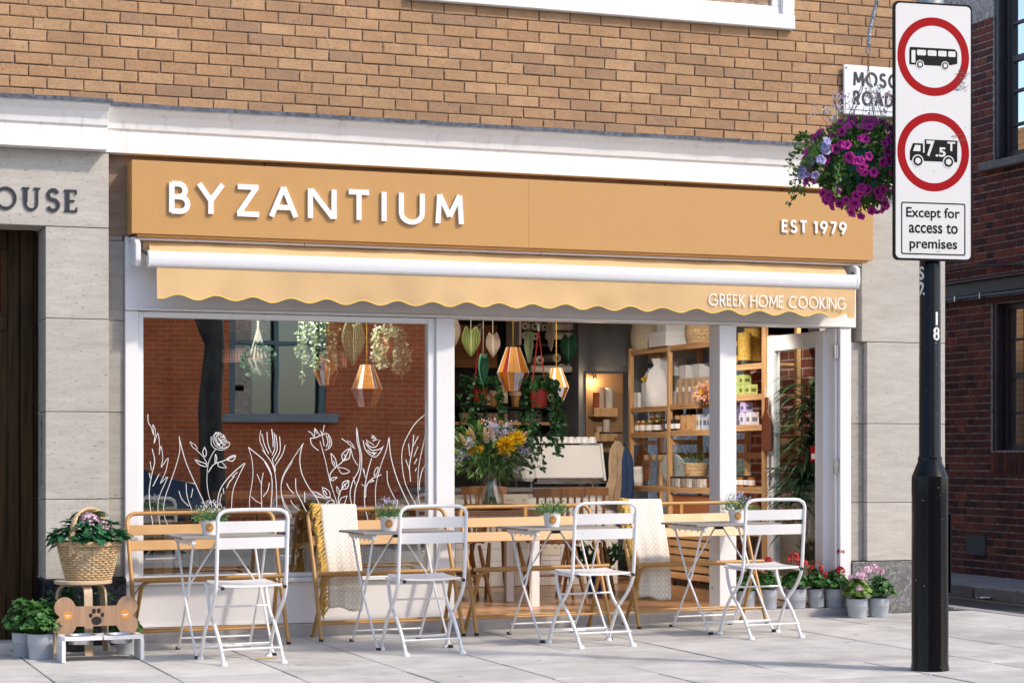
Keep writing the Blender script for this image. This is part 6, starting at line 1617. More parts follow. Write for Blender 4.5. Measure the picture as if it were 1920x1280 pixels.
for mat,cs in ((F_LAV,((-.0,-.12,.50),(.07,-.1,.54),(-.22,-.12,.37),(.20,-.1,.42),(-.27,-.08,.33),(.22,-.08,.36))),(F_LIL,((-.03,-.13,.54),(.09,-.12,.56),(.05,-.14,.50),(.18,-.13,.40),(-.05,-.12,.58)))):
    f=MB()
    for c in cs:
        for i in range(70): f.small(Vector(c)+rv(.042),rdir(),rdir(),.013,.011)
    tag(f.build('small_blooms',mat,vs_),kind='stuff')

# ---- added fill spotlights on an unseen ceiling track, to brighten the room
trk=thing('added_fill_track','black ceiling track with fill spotlights added to brighten the shop','lamp',(0,0,0))
B(-1.6,3.28,.395,.425,2.765,2.798).build('track',BLKW,trk)
for i,(x,tx,ty_,tz_,en) in enumerate(((-1.6,-1.0,.85,1.75,120),(-1.0,-.40,.62,1.70,150),(-.2,.70,1.0,1.0,38),(.45,.8,1.3,1.4,22),(1.1,2.1,3.0,.95,85),(1.75,2.95,2.6,1.25,110),(1.45,2.95,1.2,1.35,70),(2.3,3.0,1.2,1.2,40),(3.17,3.36,1.5,1.0,45))):
    d=(Vector((tx,ty_,tz_))-Vector((x,0.41,2.66))).normalized(); q=d.to_track_quat('-Z','Y').to_euler()
    h=MB().lathe([(.018,.06),(.035,.05),(.04,-.05),(.036,-.05),(.03,.0)],16,cap1=False).build('fill_spot_head',BLKW,trk,smooth=True,loc=(x,0.41,2.66)); h.rotation_euler=q
    MB().tube([(x,0.41,2.70),(x,0.41,2.768)],.008,6).build('stem',BLKW,trk)
    l_=bpy.data.lights.new('spot','SPOT'); l_.energy=en; l_.color=(1,.91,.80); l_.spot_size=R(62); l_.spot_blend=.8; l_.shadow_soft_size=.03
    lo=bpy.data.objects.new('fill_spot_light',l_); link(lo,trk); lo.location=Vector((x,0.41,2.66))+d*.06; lo.rotation_euler=q
# ------------------------------------------------------------------ pine shelving along the right-hand side
SX0,SX1=2.90,3.22; PY=[.975,1.835,2.73,3.55]
su=thing('shelving_unit','tall open pine shelving unit stocked with groceries on the right of the room','shelving',(0,0,FZ))
for y in PY:
    for x in (SX0,SX1-.035): B(x,x+.036,y-.022,y+.022,0,2.20-FZ if y<1 else 2.155-FZ).build('post',PINE,su,bev=.002)
    for z in (.08,1.2,2.0): B(SX0+.037,SX1-.0355,y-.010,y+.010,z,z+.04).build('side_rail',PINE,su)
BAYS={0:[.35,.62,.955,1.445,1.685,1.925],1:[.10,.60,.935,1.415,1.640,2.140],2:[.30,.935,1.405,1.630,2.140]}
for b,ls in BAYS.items():
    for z in ls:
        B(SX0+.004,SX1-.005,PY[b]+.0225,PY[b+1]-.0225,z-FZ-.022,z-FZ).build('shelf_board',PINEX,su,bev=.002)
        B(SX0+.0045,SX0+.020,PY[b]+.0225,PY[b+1]-.0225,z-FZ-.045,z-FZ-.0225).build('shelf_lip',PINEX,su)
    B(SX1-.03,SX1-.012,PY[b]+.0225,PY[b+1]-.0225,1.08,1.13).build('back_rail',PINEX,su)
def sy(px, X=SX0+.10): return atx(px,800,X).y
def place(px, z, X=SX0+.10): return (X, sy(px,X), z)
def simple(name,label,cat,loc,grp=None,rz=0): return thing(name,label,cat,loc,rz,grp)
# white straw baskets and boxes on top
def straw(px,z,rad,h,label,X=SX0+.15,mat=RAFF):
    t=simple('straw_basket',label,'basket',place(px,z,X),'straw baskets on top of the shelving')
    mb=MB(); n=30
    for j in range(int(h/.011)):
        zz=.006+j*.011; q=rad*(.86+.2*math.sin(PI*min(1,zz/h*.8+.1)))
        mb.tube([((q+.003*((i+j)%2))*math.cos(2*PI*i/n),(q+.003*((i+j)%2))*math.sin(2*PI*i/n),zz) for i in range(n)],.0062,5,closed=True)
    mb.build('weave',mat,t,smooth=True); MB().lathe([(rad*.85,.002),(rad*.85,.01)],20).build('base',mat,t)
straw(1213,2.1405,.13,.24,'tall cream straw basket on the left end of the shelving'); straw(1318,2.1405,.14,.20,'tan straw basket on top of the shelving next to the white box',mat=WICK)
def cbox(px,z,dx,dy,h,col,label,X=SX0+.12,rz=0,grp='boxes on the shelving',lid=True,name='cardboard_box'):
    t=simple(name,label,'box',place(px,z,X),grp,rz); B(-dx/2,dx/2,-dy/2,dy/2,0,h).build('carton',M('card',col,.8,.05),t,bev=.003)
    if lid: B(-dx/2-.002,dx/2+.002,-dy/2-.002,dy/2+.002,h*.72,h+.002).build('lid',M('card_lid',[min(1,c*1.06) for c in col],.8,.04),t,bev=.002)
    if not lid or h>.3:
        pc=M('box_print',[c*.25 for c in col] if sum(col)>.8 else (.7,.66,.5),.7)
        B(-dx/2-.0012,-dx/2-.0004,-dy*.28,dy*.28,h*.3,h*.62).build('print',pc,t); B(-dx*.28,dx*.28,-dy/2-.0012,-dy/2-.0004,h*.3,h*.62).build('print',pc,t)
    return t
cbox(1262,2.1405,.30,.36,.12,(.76,.76,.77),'wide white box lying on top of the shelving'); 
t=cbox(1262,2.2640,.22,.20,.09,(.74,.74,.75),'smaller white box stacked on the wide one')
# level 1.635: white bag and boxes, kraft packs
cbox(1205,1.6305,.16,.16,.13,(.80,.79,.78),'small white carton at the far end of the upper shelf')
t=simple('gift_bag','crumpled white wrapped gift with yellow flower on the upper shelf','gift',place(1232,1.6305)); mb=MB(); rr=random.Random(5)
mb.lathe([(.10,0),(.125,.08),(.12,.2),(.09,.3),(.03,.36),(.05,.42)],18,f=lambda a,i:1+.12*math.sin(a*5+i)+.06*math.sin(a*11)); mb.build('paper',M('tissue',(.80,.79,.80),.85,.05),t,smooth=True)
mb=MB(); [mb.small(Vector((-.12,.0,.24))+rv(.015),rdir(),rdir(),.03,.02) for _ in range(24)]; mb.build('flower',F_YEL,t)
cbox(1262,1.6405,.20,.12,.42,(.58,.60,.60),'tall grey box behind the kraft packs on the upper shelf',SX0+.24)
for i in range(5):
    t=simple('kraft_pack','brown kraft coffee pack on the upper shelf, %s from the left'%ordinal(i),'pack',place(1279+i*11.5,1.6405,SX0+.06),'kraft packs on the upper shelf')
    MB().sweepx([(-.035,0),(.035,0),(.030,.17),(.006,.205),(-.030,.215)],-.045,.045).build('bag',M('kraft',(.40,.27,.17),.8,.08),t,bev=.003); B(-.046,-.0455,-.022,.022,.10,.14).build('label',LETW,t)
for i,px in enumerate((1290,1315)): cbox(px,1.6405,.10,.14,.34,(.72,.71,.72),'white carton behind the kraft packs, %s of two'%['left','right'][i],SX0+.26)
pf=simple('paper_flower','large peach paper flower pinned to the shelf post','flower',(SX0-.03,atx(1323,736,SX0-.03).y,atx(1323,736,SX0-.03).z)); mb=MB(); rr=random.Random(4)
for i in range(150):
    v=(rdir()+Vector((-.5,-.4,0))).normalized(); mb.leaf(v*.02,v,rdir(),rr.uniform(.06,.10),.035,.2)
mb.build('petals',m_leaf('peach_petal',(.75,.42,.28),(.85,.60,.45)),pf); mb=MB(); [mb.small(Vector((-.07,-.06,0))+rv(.012),rdir(),rdir(),.02,.012) for _ in range(30)]; mb.build('centre',F_YEL,pf)
# jars
GLDL=M('gold_lid_metal',(.62,.48,.20),.3,.1,metal=.8); BLKL=M('black_lid',(.02,.02,.02),.4)
def jar(px,z,rad,h,col,lid,label,X,grp='jars on the middle shelf'):
    t=simple('jar',label,'jar',place(px,z,X),grp); MB().lathe([(rad*.9,0),(rad,.006),(rad,h*.86),(rad*.8,h*.93)],18).build('glass',M('jar_fill',col,.12,.05,spec=.8),t,smooth=True)
    MB().lathe([(rad*.86,h*.9),(rad*.9,h*.91),(rad*.9,h*1.06),(rad*.86,h*1.07)],18).build('lid',lid,t,smooth=True)
    MB().lathe([(rad*1.012,h*.2),(rad*1.012,h*.66)],18,cap0=False,cap1=False).build('paper_label',LETW,t,smooth=True); return t
HON=(.42,.15,.02); OLV=(.18,.14,.05); DRK=(.05,.015,.012)
for i,(px,c,l) in enumerate([(1198,HON,GLDL),(1206,HON,GLDL),(1218,OLV,GLDL),(1232,DRK,GLDL)]): jar(px,1.4055,.040,.10,c,l,'labelled preserve jar in the far bay, %s from the left'%ordinal(i),SX0+.07)
for i,px in enumerate((1226,1238)): jar(px,1.5205,.042,.095,[HON,OLV][i],GLDL,'upper honey jar stacked in the far bay, %s of two'%['left','right'][i],SX0+.10)
jar(1226,1.4055,.042,.1135,HON,GLDL,'honey jar under the stack in the far bay, left',SX0+.17); jar(1238,1.4055,.042,.1135,HON,GLDL,'honey jar under the stack in the far bay, right',SX0+.17)
for i,(px,c,l) in enumerate([(1255,DRK,BLKL),(1263,DRK,BLKL),(1271,DRK,BLKL)]): jar(px,1.4155,.036,.09,c,l,'small black-lidded jar in the middle bay, %s from the left'%ordinal(i),SX0+.05)
for i,px in enumerate((1260,1272,1296)): jar(px,1.4155,.045,.20,[HON,OLV,DRK][i],GLDL if i<1 else BLKL,'tall jar at the back of the middle bay, %s from the left'%ordinal(i),SX0+.17)
for i,px in enumerate((1281,1291,1303)):
    t=simple('wooden_crate','small wooden gift crate on the middle shelf, %s from the left'%ordinal(i),'crate',place(px,1.4155,SX0+.08),'gift crates on the middle shelf')
    for a in ((-.06,-.052),(.052,.06)): B(-.05,.05,a[0],a[1],0,.13).build('side',PINE,t)
    B(-.05,.05,-.0515,.0515,0,.008).build('bottom',PINE,t); B(.042,.05,-.0515,.0515,.009,.13).build('back',PINE,t); MB().ball((0,0,.045),.035,10,6).build('filling',[POTW,F_ORA,F_WHT][i],t,smooth=True)
for i,px in enumerate((1313,1319,1333)): cbox(px,1.4155,.05,.05,.13,[(.7,.7,.68),(.45,.50,.62),(.40,.44,.58)][i],'slim patterned carton at the right of the middle shelf, %s'%['first','second','third'][i]+' from the left',SX0+.05,lid=False,grp='slim cartons')
for i,px in enumerate((1253,1261,1269,1277,1285,1293)): jar(px,.6005,.036,.10,[HON,OLV,DRK][i%3],GLDL,'gold-lidded jar low behind the bench slats, %s from the left'%ordinal(i),SX0+.13)
for i,px in enumerate((1382,1391,1400,1409)): jar(px,.9555,.030,.085,[OLV,HON,DRK,HON][i],BLKL,'small jar on the near shelf beside the herb pot, %s from the left'%ordinal(i),SX0+.04)
# level .94: canister, bottles, chopping board, plaque, basket, plaid jars
jar(1194,.9355,.055,.16,(.78,.77,.75),LETW,'white lidded canister on the lower shelf',SX0+.06,'lower shelf goods')
CORK=M('cork',(.45,.28,.14),.9,.2,50)
for i,px in enumerate((1212,1226,1238,1248-4)):
    t=simple('glass_bottle','clear glass bottle with cork stopper, %s from the left'%ordinal(i),'bottle',place(px,.9355,SX0+.05+.03*(i%2)),'corked bottles on the lower shelf')
    MB().lathe([(.035,0),(.038,.01),(.038,.17),(.026,.21),(.02,.225),(.022,.24),(.019,.24),(.017,.2)],18,cap1=False).build('glass',CGLASS,t,smooth=True); MB().lathe([(.018,.225),(.026,.242),(.026,.275)],12).build('cork',CORK,t,smooth=True)
t=simple('chopping_board','round wooden chopping board with handle leaning at the back of the lower shelf','board',place(1207,.9355,SX0+.27)); o=MB().prism(arc(0,.17,.165,100,440,30)+[(.028,.45),(-.028,.45)],-.009,.009).build('board',m_wood('board_wood',(.40,.17,.06),(.28,.10,.03),2,.4),t,bev=.004); t.rotation_euler=(0,R(4),R(90))
t=simple('round_plaque','round grey decorative plaque leaning on the lower shelf','plaque',place(1262,.9355,SX0+.10)); o=MB().lathe([(.14,0),(.145,.005),(.145,.02),(.14,.025)],32).build('disc',M('pale_slate',(.42,.46,.45),.6,.1),t,smooth=True); o.rotation_euler=(0,R(80),R(20)); o.location=(0,0,.145)
for i in range(6):
    t=simple('plaid_jar','small jar with plaid paper lid cover on the lower shelf, %s from the left'%ordinal(i),'jar',place(1264+i*10.5,.9355,SX0+.04),'plaid jars on the lower shelf'); B(-.03,.03,-.03,.03,0,.075).build('carton',M('plaid',(.55,.50,.44) if i%2 else (.28,.24,.22),.7,.3,60),t,bev=.004); B(-.031,.031,-.031,.031,.0755,.09).build('lid',BLKL,t,bev=.003)
t=simple('wicker_planter','wicker planter with dried plants on the lower shelf','planter',place(1305,1.03,SX0+.16)); B(-.13,.12,-.16,.12,-.0945,-.001).build('plinth_box',M('brown_box',(.16,.06,.03),.7),t,bev=.004); mb=MB(); n=24
for j in range(9): mb.tube([((.085+.0022*j+.004*((i+j)%2))*math.cos(2*PI*i/n),(.085+.0022*j+.004*((i+j)%2))*math.sin(2*PI*i/n),.008+j*.012) for i in range(n)],.0065,5,closed=True)
mb.build('weave',WICK,t,smooth=True); mb=MB(); rr=random.Random(9)
for i in range(150):
    d=(rdir()+Vector((0,0,.9))).normalized(); mb.small(Vector((0,0,.08))+d*rr.uniform(.04,.19),d,rdir(),.035,.012)
mb.build('foliage',L_SPRIG,t)
for i,(px,z,X) in enumerate(((1385,.956,SX0+.12),)):
    t=simple('herb_pot','small terracotta herb pot on the near shelf','potted plant',place(px,z,X)); MB().lathe([(.035,0),(.05,.08),(.046,.08)],16).build('pot',TERRA,t,smooth=True); mb=MB(); rr=random.Random(3)
    for k in range(120):
        d=(rdir()+Vector((0,0,.9))).normalized(); mb.small(Vector((0,0,.07))+d*rr.uniform(.02,.13),d,rdir(),.03,.009)
    mb.build('foliage',L_SPRIG,t)
# drawer front and slatted crates at the bottom
a=atx(1262,918,SX0+.02); b=atx(1328,950,SX0+.02); B(SX0+.03,SX0+.05,PY[1]+.03,PY[2]-.03,.62-FZ,.875-FZ).build('drawer_front',m_wood('red_cedar',(.36,.13,.045),(.26,.085,.03),1,.45),su,bev=.003)
for k,(yb,nm) in enumerate(((1,'slatted pine crate on castors at the foot of the shelving'),)):
    t=simple('slatted_crate',nm,'crate',(SX0-.02,PY[1]+.02,FZ+.05)); D=PY[2]-PY[1]-.06
    for j in range(6): B(0,.018,0,D,.02+j*.068,.02+j*.068+.052).build('slat',PINEX,t,bev=.002); B(.018,.30,0,.016,.02+j*.068,.02+j*.068+.052).build('slat',PINEX,t,bev=.002)
    for y in (0.0185,D-.03): B(.0185,.045,y,y+.03,0,.42).build('corner_post',PINE,t)
    for y in (.05,D-.05):
        o=MB().lathe([(.02,-.01),(.02,.01)],12).build('castor',RUB,t,loc=(.04,y,-.028)); o.rotation_euler=(0,R(90),0)
# near bay: golden drums, green soaps, violet boxes
GOLD=M('gold_straw',(.55,.36,.07),.55,.3,90,.5,120)
for i,(px,rad,h,X) in enumerate(((1396,.055,.26,SX0+.07),(1384,.09,.09,SX0+.20),(1411,.07,.30,SX0+.20))):
    t=simple('straw_drum','golden straw drum on the near top shelf, %s'%['narrow, in front','low and wide','tallest, at the back'][i],'drum',place(px,1.9255,X),'golden drums'); MB().lathe([(rad,0),(rad,.035)],24).build('base',BLKL,t,smooth=True); mb=MB()
    for j in range(int((h-.035)/.011)): mb.lathe([(rad*.96,.036+j*.011),(rad,.041+j*.011),(rad*.96,.046+j*.011)],24)
    mb.build('coils',GOLD,t,smooth=True)
GRN=(.34,.40,.12)
for i,(px,z) in enumerate(((1386,1.6855),(1397,1.6855),(1386,1.7660),(1397,1.7660),(1409,1.6855))): cbox(px,z,.075,.075,.08,GRN,'olive green soap box on the near shelf, %s'%['front bottom left','front bottom right','front top left','front top right','far right'][i],SX0+.06,lid=False,name='soap_box',grp='green soap boxes')
for i,(px,z,c,h) in enumerate(((1386,1.4455,(.10,.08,.16),.13),(1399,1.4455,(.55,.52,.68),.10),(1400,1.5460,(.45,.36,.62),.08),(1411,1.4455,(.62,.60,.66),.10))): cbox(px,z,.08,.075,h,c,'violet toned soap box on the near shelf, %s'%['dark and leftmost','pale in the middle','stacked on the pale one','pale and rightmost'][i],SX0+.06,lid=False,name='soap_box',grp='violet soap boxes')
for i,(px,z) in enumerate(((1386,.6205),(1398,.6205),(1410,.6205),(1412,.7160))): cbox(px,z,.09,.09,.095,GRN,'green soap carton on the lower near shelf, %s'%['leftmost','middle','right bottom','right top'][i],SX0+.06,lid=False,name='soap_box',grp='lower green cartons')
# things beside the unit
t=simple('hanging_board','dark brown wooden paddle board hanging on the shelf post','board',(SX0-.015,atx(1434,780,SX0-.03).y,0)); zb=atx(1434,845,SX0).z; zt_=atx(1434,745,SX0).z; o=MB().prism([(-.075,zb+.01),(-.065,zb),(.065,zb),(.075,zb+.01),(.07,zt_-.16),(.022,zt_-.10),(.022,zt_),(-.022,zt_),(-.022,zt_-.10),(-.07,zt_-.16)],-.008,.008).build('paddle',m_wood('cherry',(.16,.045,.02),(.10,.025,.01),2,.4),t,bev=.004); o.rotation_euler=(0,0,R(90)); MB().tube([(0,-.012,zt_-.02),(-.008,0,zt_+.09),(0,.012,zt_-.02)],.004,6).build('loop',STRING,t,smooth=True)
# plants on the floor
def fern(px,py,Y,label,pot,mat,n,ln,seed,w=.02,up=.8,ph=.14,pr_=.09):
    p=at(px,py,Y); t=simple('floor_plant',label,'potted plant',(p.x,Y,FZ+.001)); MB().lathe([(pr_*.8,0),(pr_,ph),(pr_*.93,ph),(pr_*.9,ph-.015)],20).build('pot',pot,t,smooth=True); mb=MB(); rr=random.Random(seed)
    for i in range(n):
        a=rr.uniform(0,2*PI); d=Vector((math.cos(a),math.sin(a),up*rr.uniform(.5,1.6))).normalized(); q=Vector((0,0,ph-.02))
        for s in range(5): mb.leaf(q+d*ln*(s/5)+rv(.02),(d+rdir()*.7),rdir(),ln*.28,w,.1,.2)
    mb.build('foliage',mat,t)
fern(1122,1105,1.9,'bushy plant in a cobalt blue pot on the shop floor',M('cobalt',(.02,.03,.20),.25),L_IVY,60,.30,3,.03,1.1,.16,.10)
# dracaena seen through the glass door
p=at(1515,1040,.60); dq=thing('dracaena_plant','tall dark dracaena in a wicker planter behind the glass door','potted plant',(p.x+.03,.60,FZ))
mb=MB(); n=30
for j in range(19): mb.tube([((.14+.004*((i+j)%2))*math.cos(2*PI*i/n),(.14+.004*((i+j)%2))*math.sin(2*PI*i/n),.01+j*.0165) for i in range(n)],.0085,5,closed=True)
mb.build('planter',WICK,dq,smooth=True); MB().lathe([(.13,.0),(.13,.30)],20).build('inner_pot',POTG,dq,smooth=True)
rr=random.Random(15)
for k,(lx,ly,hh) in enumerate(((0,0,1.45),(.04,.05,1.0),(-.05,.02,.72))):
    MB().tube([(lx*.5,ly*.5,.28),(lx,ly,.28+hh*.5),(lx*1.4,ly,hh+.15)],.013,8).build('cane',M('cane',(.22,.16,.09),.8,.3,40),dq,smooth=True)
    mb=MB()
    for i in range(115):
        z=.45+(hh-.28)*rr.random()**.6+.05; a=rr.uniform(0,2*PI); mb.strap((lx*1.2,ly,z),(math.cos(a),math.sin(a),rr.uniform(.3,1.3)),rr.uniform(.26,.42),.027,1.6,6)
    mb.build('leaves',L_DRA,dq)
mb=MB()
for i,(dx,dy,dz) in enumerate(((-.9,-.2,.4),(-.8,-.5,.6),(-1,.1,.25))): mb.strap((-.05,-.05,.75),(dx,dy,dz),.46,.028,1.7,7)
mb.build('leaves',L_DRA,dq)

# ------------------------------------------------------------------ things hung from the ceiling
PCOL=[M('paper_gold',(.52,.21,.02),.6,.04,trans=0),M('paper_white',(.74,.68,.60),.6,.04),M('paper_lilac',(.48,.42,.50),.6,.04),M('paper_red',(.24,.012,.012),.5,.04),M('paper_orange',(.50,.14,.015),.55,.04)]
def pendant(px,py0,py1,Y,label,seq,rz,ztop=2.78):
    a=at(px,py0,Y); b=at(px,py1,Y); H=a.z-b.z; t=thing('pendant_lamp',label,'lamp',(a.x,Y,b.z),rz,'folded paper pendant lamps'); n=8; rt,rm,rb_=H*.16,H*.385,H*.20; zm=H*.42
    k=0
    for i in range(n):
        a0,a1=2*PI*i/n,2*PI*(i+1)/n
        for (r0,z0,r1,z1) in ((rb_,0,rm,zm),(rm,zm,rt,H)):
            for h in range(2):
                b0=a0+(a1-a0)*h*.5; 
                p0=Vector((r0*math.cos(a0),r0*math.sin(a0),z0)); p1=Vector((r0*math.cos(a1),r0*math.sin(a1),z0)); p2=Vector((r1*math.cos(a1),r1*math.sin(a1),z1)); p3=Vector((r1*math.cos(a0),r1*math.sin(a0),z1))
                s,e=(.02,.49) if h==0 else (.51,.98)
                MB().add([p0.lerp(p1,s),p0.lerp(p1,e),p3.lerp(p2,e),p3.lerp(p2,s)],[(0,1,2,3)]).build('panel',PCOL[seq[k%len(seq)]],t); k+=1
    mb=MB()
    for i in range(n):
        A=2*PI*i/n; mb.tube([(rb_*math.cos(A),rb_*math.sin(A),0),(rm*math.cos(A),rm*math.sin(A),zm),(rt*math.cos(A),rt*math.sin(A),H)],.0022,4)
    mb.build('ribs',PCOL[1],t); MB().tube([(0,0,H*.8),(0,0,ztop-b.z)],.0022,5).build('flex',M('yellow_flex',(.5,.32,.04),.6),t); MB().lathe([(rb_*.98,-.003),(rb_*1.02,.0),(rb_*.9,.003)],16,cap0=False,cap1=False).build('rim',PCOL[0],t)
    MB().lathe([(.018,H*.62),(.022,H*.8),(.008,H*.84)],12).build('lampholder',WIRE,t)
pendant(688,684,762,.62,'gold and white faceted paper lamp behind the painted window',[2,2,0,1, 3,3,0,0, 0,0,1,0, 2,3,0,2],.2)
pendant(612,660,722,1.05,'gold and red faceted paper lamp half hidden by trailing ivy',[0,3,0,0,2,0,3,0],.0)
pendant(962,651,733,.95,'red, gold and orange faceted paper lamp in the middle of the open bay',[4,4,0,3, 0,2,0,0, 1,3,4,0, 4,0,0,3],.1)
pendant(1043,690,752,1.35,'smaller orange and lilac paper lamp behind the red planter',[0,0,0,1, 2,2,0,0, 0,4,1,0, 2,0,0,0],.3)
def paper_leaf(px,py0,py1,wpx,Y,col,yaw,label,tilt=0,hook=None):
    a=at(px,py0,Y); b=at(px,py1,Y); H=a.z-b.z; W=wpx/245.; t=thing('paper_leaf',label,'decoration',(a.x,Y,a.z),R(yaw),'pleated paper leaves on strings')
    n=22; vs=[]; fs=[]; rows=12
    for j in range(rows+1):
        v=j/rows; half=W/2*min(1,(math.sin(PI*min(1,v*.86+.14))**.75)*(1-.55*max(0,v-.5)))*(1 if v<1 else .02)
        for i in range(n+1):
            u=i/n*2-1; z=-H*v-(-.18*H*abs(u)*(1-v)); vs.append((u*half,.012*(1 if i%2 else -1)*abs(u)**.3*(1-.5*v),z))
    for j in range(rows):
        for i in range(n): q=j*(n+1)+i; fs.append((q,q+1,q+n+2,q+n+1))
    m=m_leaf('pleated_paper',[c*.8 for c in col],col,.8,.3); o=MB().add(vs,fs).build('blade',m,t); o.rotation_euler=(0,R(tilt),0)
    MB().tube([(0,0,-H*.9),(0,0,0),(0,.0,2.78-a.z)],.0016,4).build('string',STRING,t)
GL_=(.40,.46,.17); GD=(.10,.36,.20); CR=(.66,.55,.44); MG=(.36,.50,.30)
for a in ((662,612,687,38,.42,MG,-15,'large sage green paper leaf behind the painted window, beside the gold lamp'),(622,575,660,40,.8,(.50,.45,.22),-40,'ochre paper leaf partly behind ivy in the painted window'),(883,620,670,33,.65,GL_,-18,'yellow-green paper leaf nearest the left post of the open bay'),(924,630,671,26,.75,CR,-12,'cream paper leaf next to the yellow-green one'),(906,672,723,22,.6,GD,25,'dark green paper leaf hanging lowest'),(992,630,680,24,.6,(.45,.52,.28),-78,'green paper leaf turned edge-on beside the red planter'),(1033,607,658,22,.7,CR,-82,'cream paper leaf turned edge-on above the orange lamp'),(1066,633,682,29,.65,GD,-15,'bright green paper leaf at the right of the open bay'),(849,606,655,26,.7,CR,-15,'cream paper leaf cut off by the left post of the open bay')): paper_leaf(*a)
def planter(px,py0,py1,Y,label,pot,leafm,tr,flower,seed,cord=CORD,wide=1.0,ringpy=603,ntr=18,lsz=.035,hang=.35):
    a=at(px,py0,Y); b=at(px,py1,Y); H=a.z-b.z; t=thing('hanging_planter',label,'hanging plant',(a.x,Y,b.z),0,'hanging planters'); rad=H*.50
    MB().lathe([(rad*.72,0),(rad*.78,.006),(rad,H),(rad*.92,H),(rad*.9,H-.02)],24).build('pot',pot,t,smooth=True)
    zr=at(px,ringpy,Y).z-b.z
    for k in range(4):
        A=k*PI/2+.4; MB().tube([(rad*math.cos(A),rad*math.sin(A),H),(0,0,zr-.06)],.0045,6).build('cord',cord,t,smooth=True)
    MB().tube([(.018*math.cos(q*PI/6),0,zr+.0+.018*math.sin(q*PI/6)) for q in range(12)],.004,6,closed=True).build('ring',M('ring_wood',(.7,.62,.5),.5),t,smooth=True); MB().tube([(0,0,zr-.07),(0,0,zr-.02)],.009,8).build('binding',LETW,t); MB().tube([(0,0,zr+.02),(0,0,2.79-b.z)],.002,4).build('hook',WIRE,t)
    rr=random.Random(seed); mb=MB(); st=MB(); fl=MB()
    for k in range(ntr):
        A=rr.uniform(0,2*PI); q=Vector((math.cos(A)*rad*.8,math.sin(A)*rad*.8,H)); o_=Vector((math.cos(A)*rad*rr.uniform(1.1,1.7)*wide,math.sin(A)*rad*1.4,H+rr.uniform(.01,.06))); e=o_+Vector((rr.uniform(-.03,.05)*wide,rr.uniform(-.03,.03),-rr.uniform(.3,1.0)*hang)); e2=e+Vector((rr.uniform(-.02,.05),0,-rr.uniform(.1,.5)*hang*tr))
        pth=smooth_path([q,o_,e,e2],5); st.tube(pth,.0018,4,caps=False)
        for p_ in pth:
            for _ in range(3): mb.leaf(p_+rv(.018),rdir()+Vector((0,-.5,-.3)),Vector((0,-.8,.5))+rdir()*.5,lsz*rr.uniform(.7,1.3),lsz*.85,.1)
            if flower:
                for _ in range(2): fl.small(p_+rv(.025),rdir(),rdir(),.02,.014)
    for k in range(40): v=rdir(); mb.leaf(Vector((v.x*rad*1.0,v.y*rad,H+.02+abs(v.z)*.05)),v,(0,-.5,.8),lsz,lsz*.85,.1)
    st.build('stems',leafm,t); mb.build('foliage',leafm,t)
    if flower: fl.build('blossom',flower,t)
planter(1010,728,764,.85,'red hanging planter with long trailing dark ivy in the open bay',REDP,L_IVY,1.2,None,41,wide=1.2,ntr=17,hang=.42)
planter(900,722,752,1.55,'dark red hanging planter with ivy behind the yellow-green leaf',REDP,L_IVY,.6,None,42,ringpy=612,ntr=13,hang=.35,wide=1.8)
planter(728,632,666,.55,'peach hanging planter with white-flowered ivy at the right of the painted window',PEACH,L_VAR,.8,F_WHT,43,STRING,1.05,560,22,.028,.24)
planter(590,560,590,.62,'hanging planter with variegated ivy trailing down the middle of the painted window',PEACH,L_VAR,1.4,None,44,CORD,1.25,520,26,.026,.40)
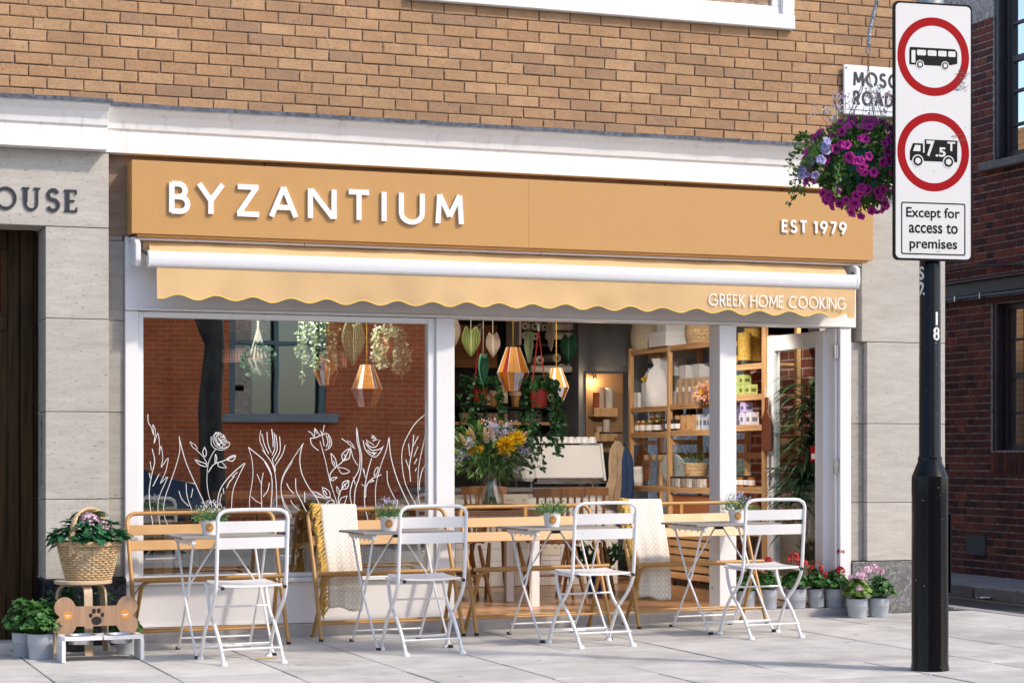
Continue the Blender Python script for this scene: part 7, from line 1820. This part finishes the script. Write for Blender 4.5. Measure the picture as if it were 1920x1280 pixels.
# gingham cloths pegged on a line and bare macrame cords
def m_ging():
    m,t,b=mk('gingham'); tc=t.nodes.new('ShaderNodeTexCoord'); sp=nd(t,'ShaderNodeSeparateXYZ'); t.links.new(tc.outputs['Object'],sp.inputs[0])
    u=math_(t,'GREATER_THAN',math_(t,'FRACT',math_(t,'MULTIPLY',sp.outputs[0],55.0)),.5); v=math_(t,'GREATER_THAN',math_(t,'FRACT',math_(t,'MULTIPLY',sp.outputs[2],55.0)),.5)
    c=mixc(t,math_(t,'MULTIPLY',math_(t,'ADD',u,v),.5),(.75,.70,.66),(.50,.02,.02)); t.links.new(c,b.inputs['Base Color']); b.inputs['Roughness'].default_value=.9; return m
GING=m_ging()
for i,(x0,x1,y0,y1,lb) in enumerate(((428,502,604,624,'upper red gingham cloth hanging behind the painted window'),(418,500,655,682,'lower red gingham cloth hanging behind the painted window'),(620,650,660,690,'small dark gingham cloth beside the sage leaf'))):
    Y=1.35; a=at(x0,y0,Y); b=at(x1,y1,Y); mb=MB(); n=16; W=b.x-a.x; H=a.z-b.z
    for k in range(n+1):
        for j in range(5): u=k/n; mb.v.append((u*W,.02*math.sin(u*9+i)+.012*math.sin(j*.8+u*5),-H*j/4+.01*math.sin(u*PI)))
    for k in range(n):
        for j in range(4): q=k*5+j; mb.f.append((q,q+1,q+6,q+5))
    o=mb.build('gingham_cloth',GING,None,smooth=True,loc=(a.x,Y,a.z)); so_=o.modifiers.new('t','SOLIDIFY'); so_.thickness=.003; tag(o,lb,'cloth','gingham cloths in the window')
p=at(484,612,.9); mc=thing('macrame_hanger','pale macrame cords hanging with a leafy plant behind the painted window','hanging plant',(p.x,.9,p.z)); zb_=at(484,672,.9).z-p.z
for k in range(5): MB().tube([(0,0,0),((-.075+k*.0375)*.8,.0,zb_)],.005,6).build('cord',STRING,mc,smooth=True)
MB().tube([(0,0,2.78-p.z),(0,0,-.06)],.008,6).build('knot',STRING,mc); MB().lathe([(.05,-.12),(.075,.0),(.07,.0)],18,(0,0,zb_)).build('pot',M('stone_pot',(.5,.45,.38),.7),mc,smooth=True); mb=MB(); rr=random.Random(2)
for k in range(110): v=rdir(); mb.leaf(Vector((v.x*.10,v.y*.08,zb_-.02+v.z*.10)),v+Vector((0,-.3,-.3)),(0,-.8,.5),.045,.04,.1)
mb.build('foliage',m_leaf('dark_green',(.015,.08,.04),(.05,.16,.08)),mc)
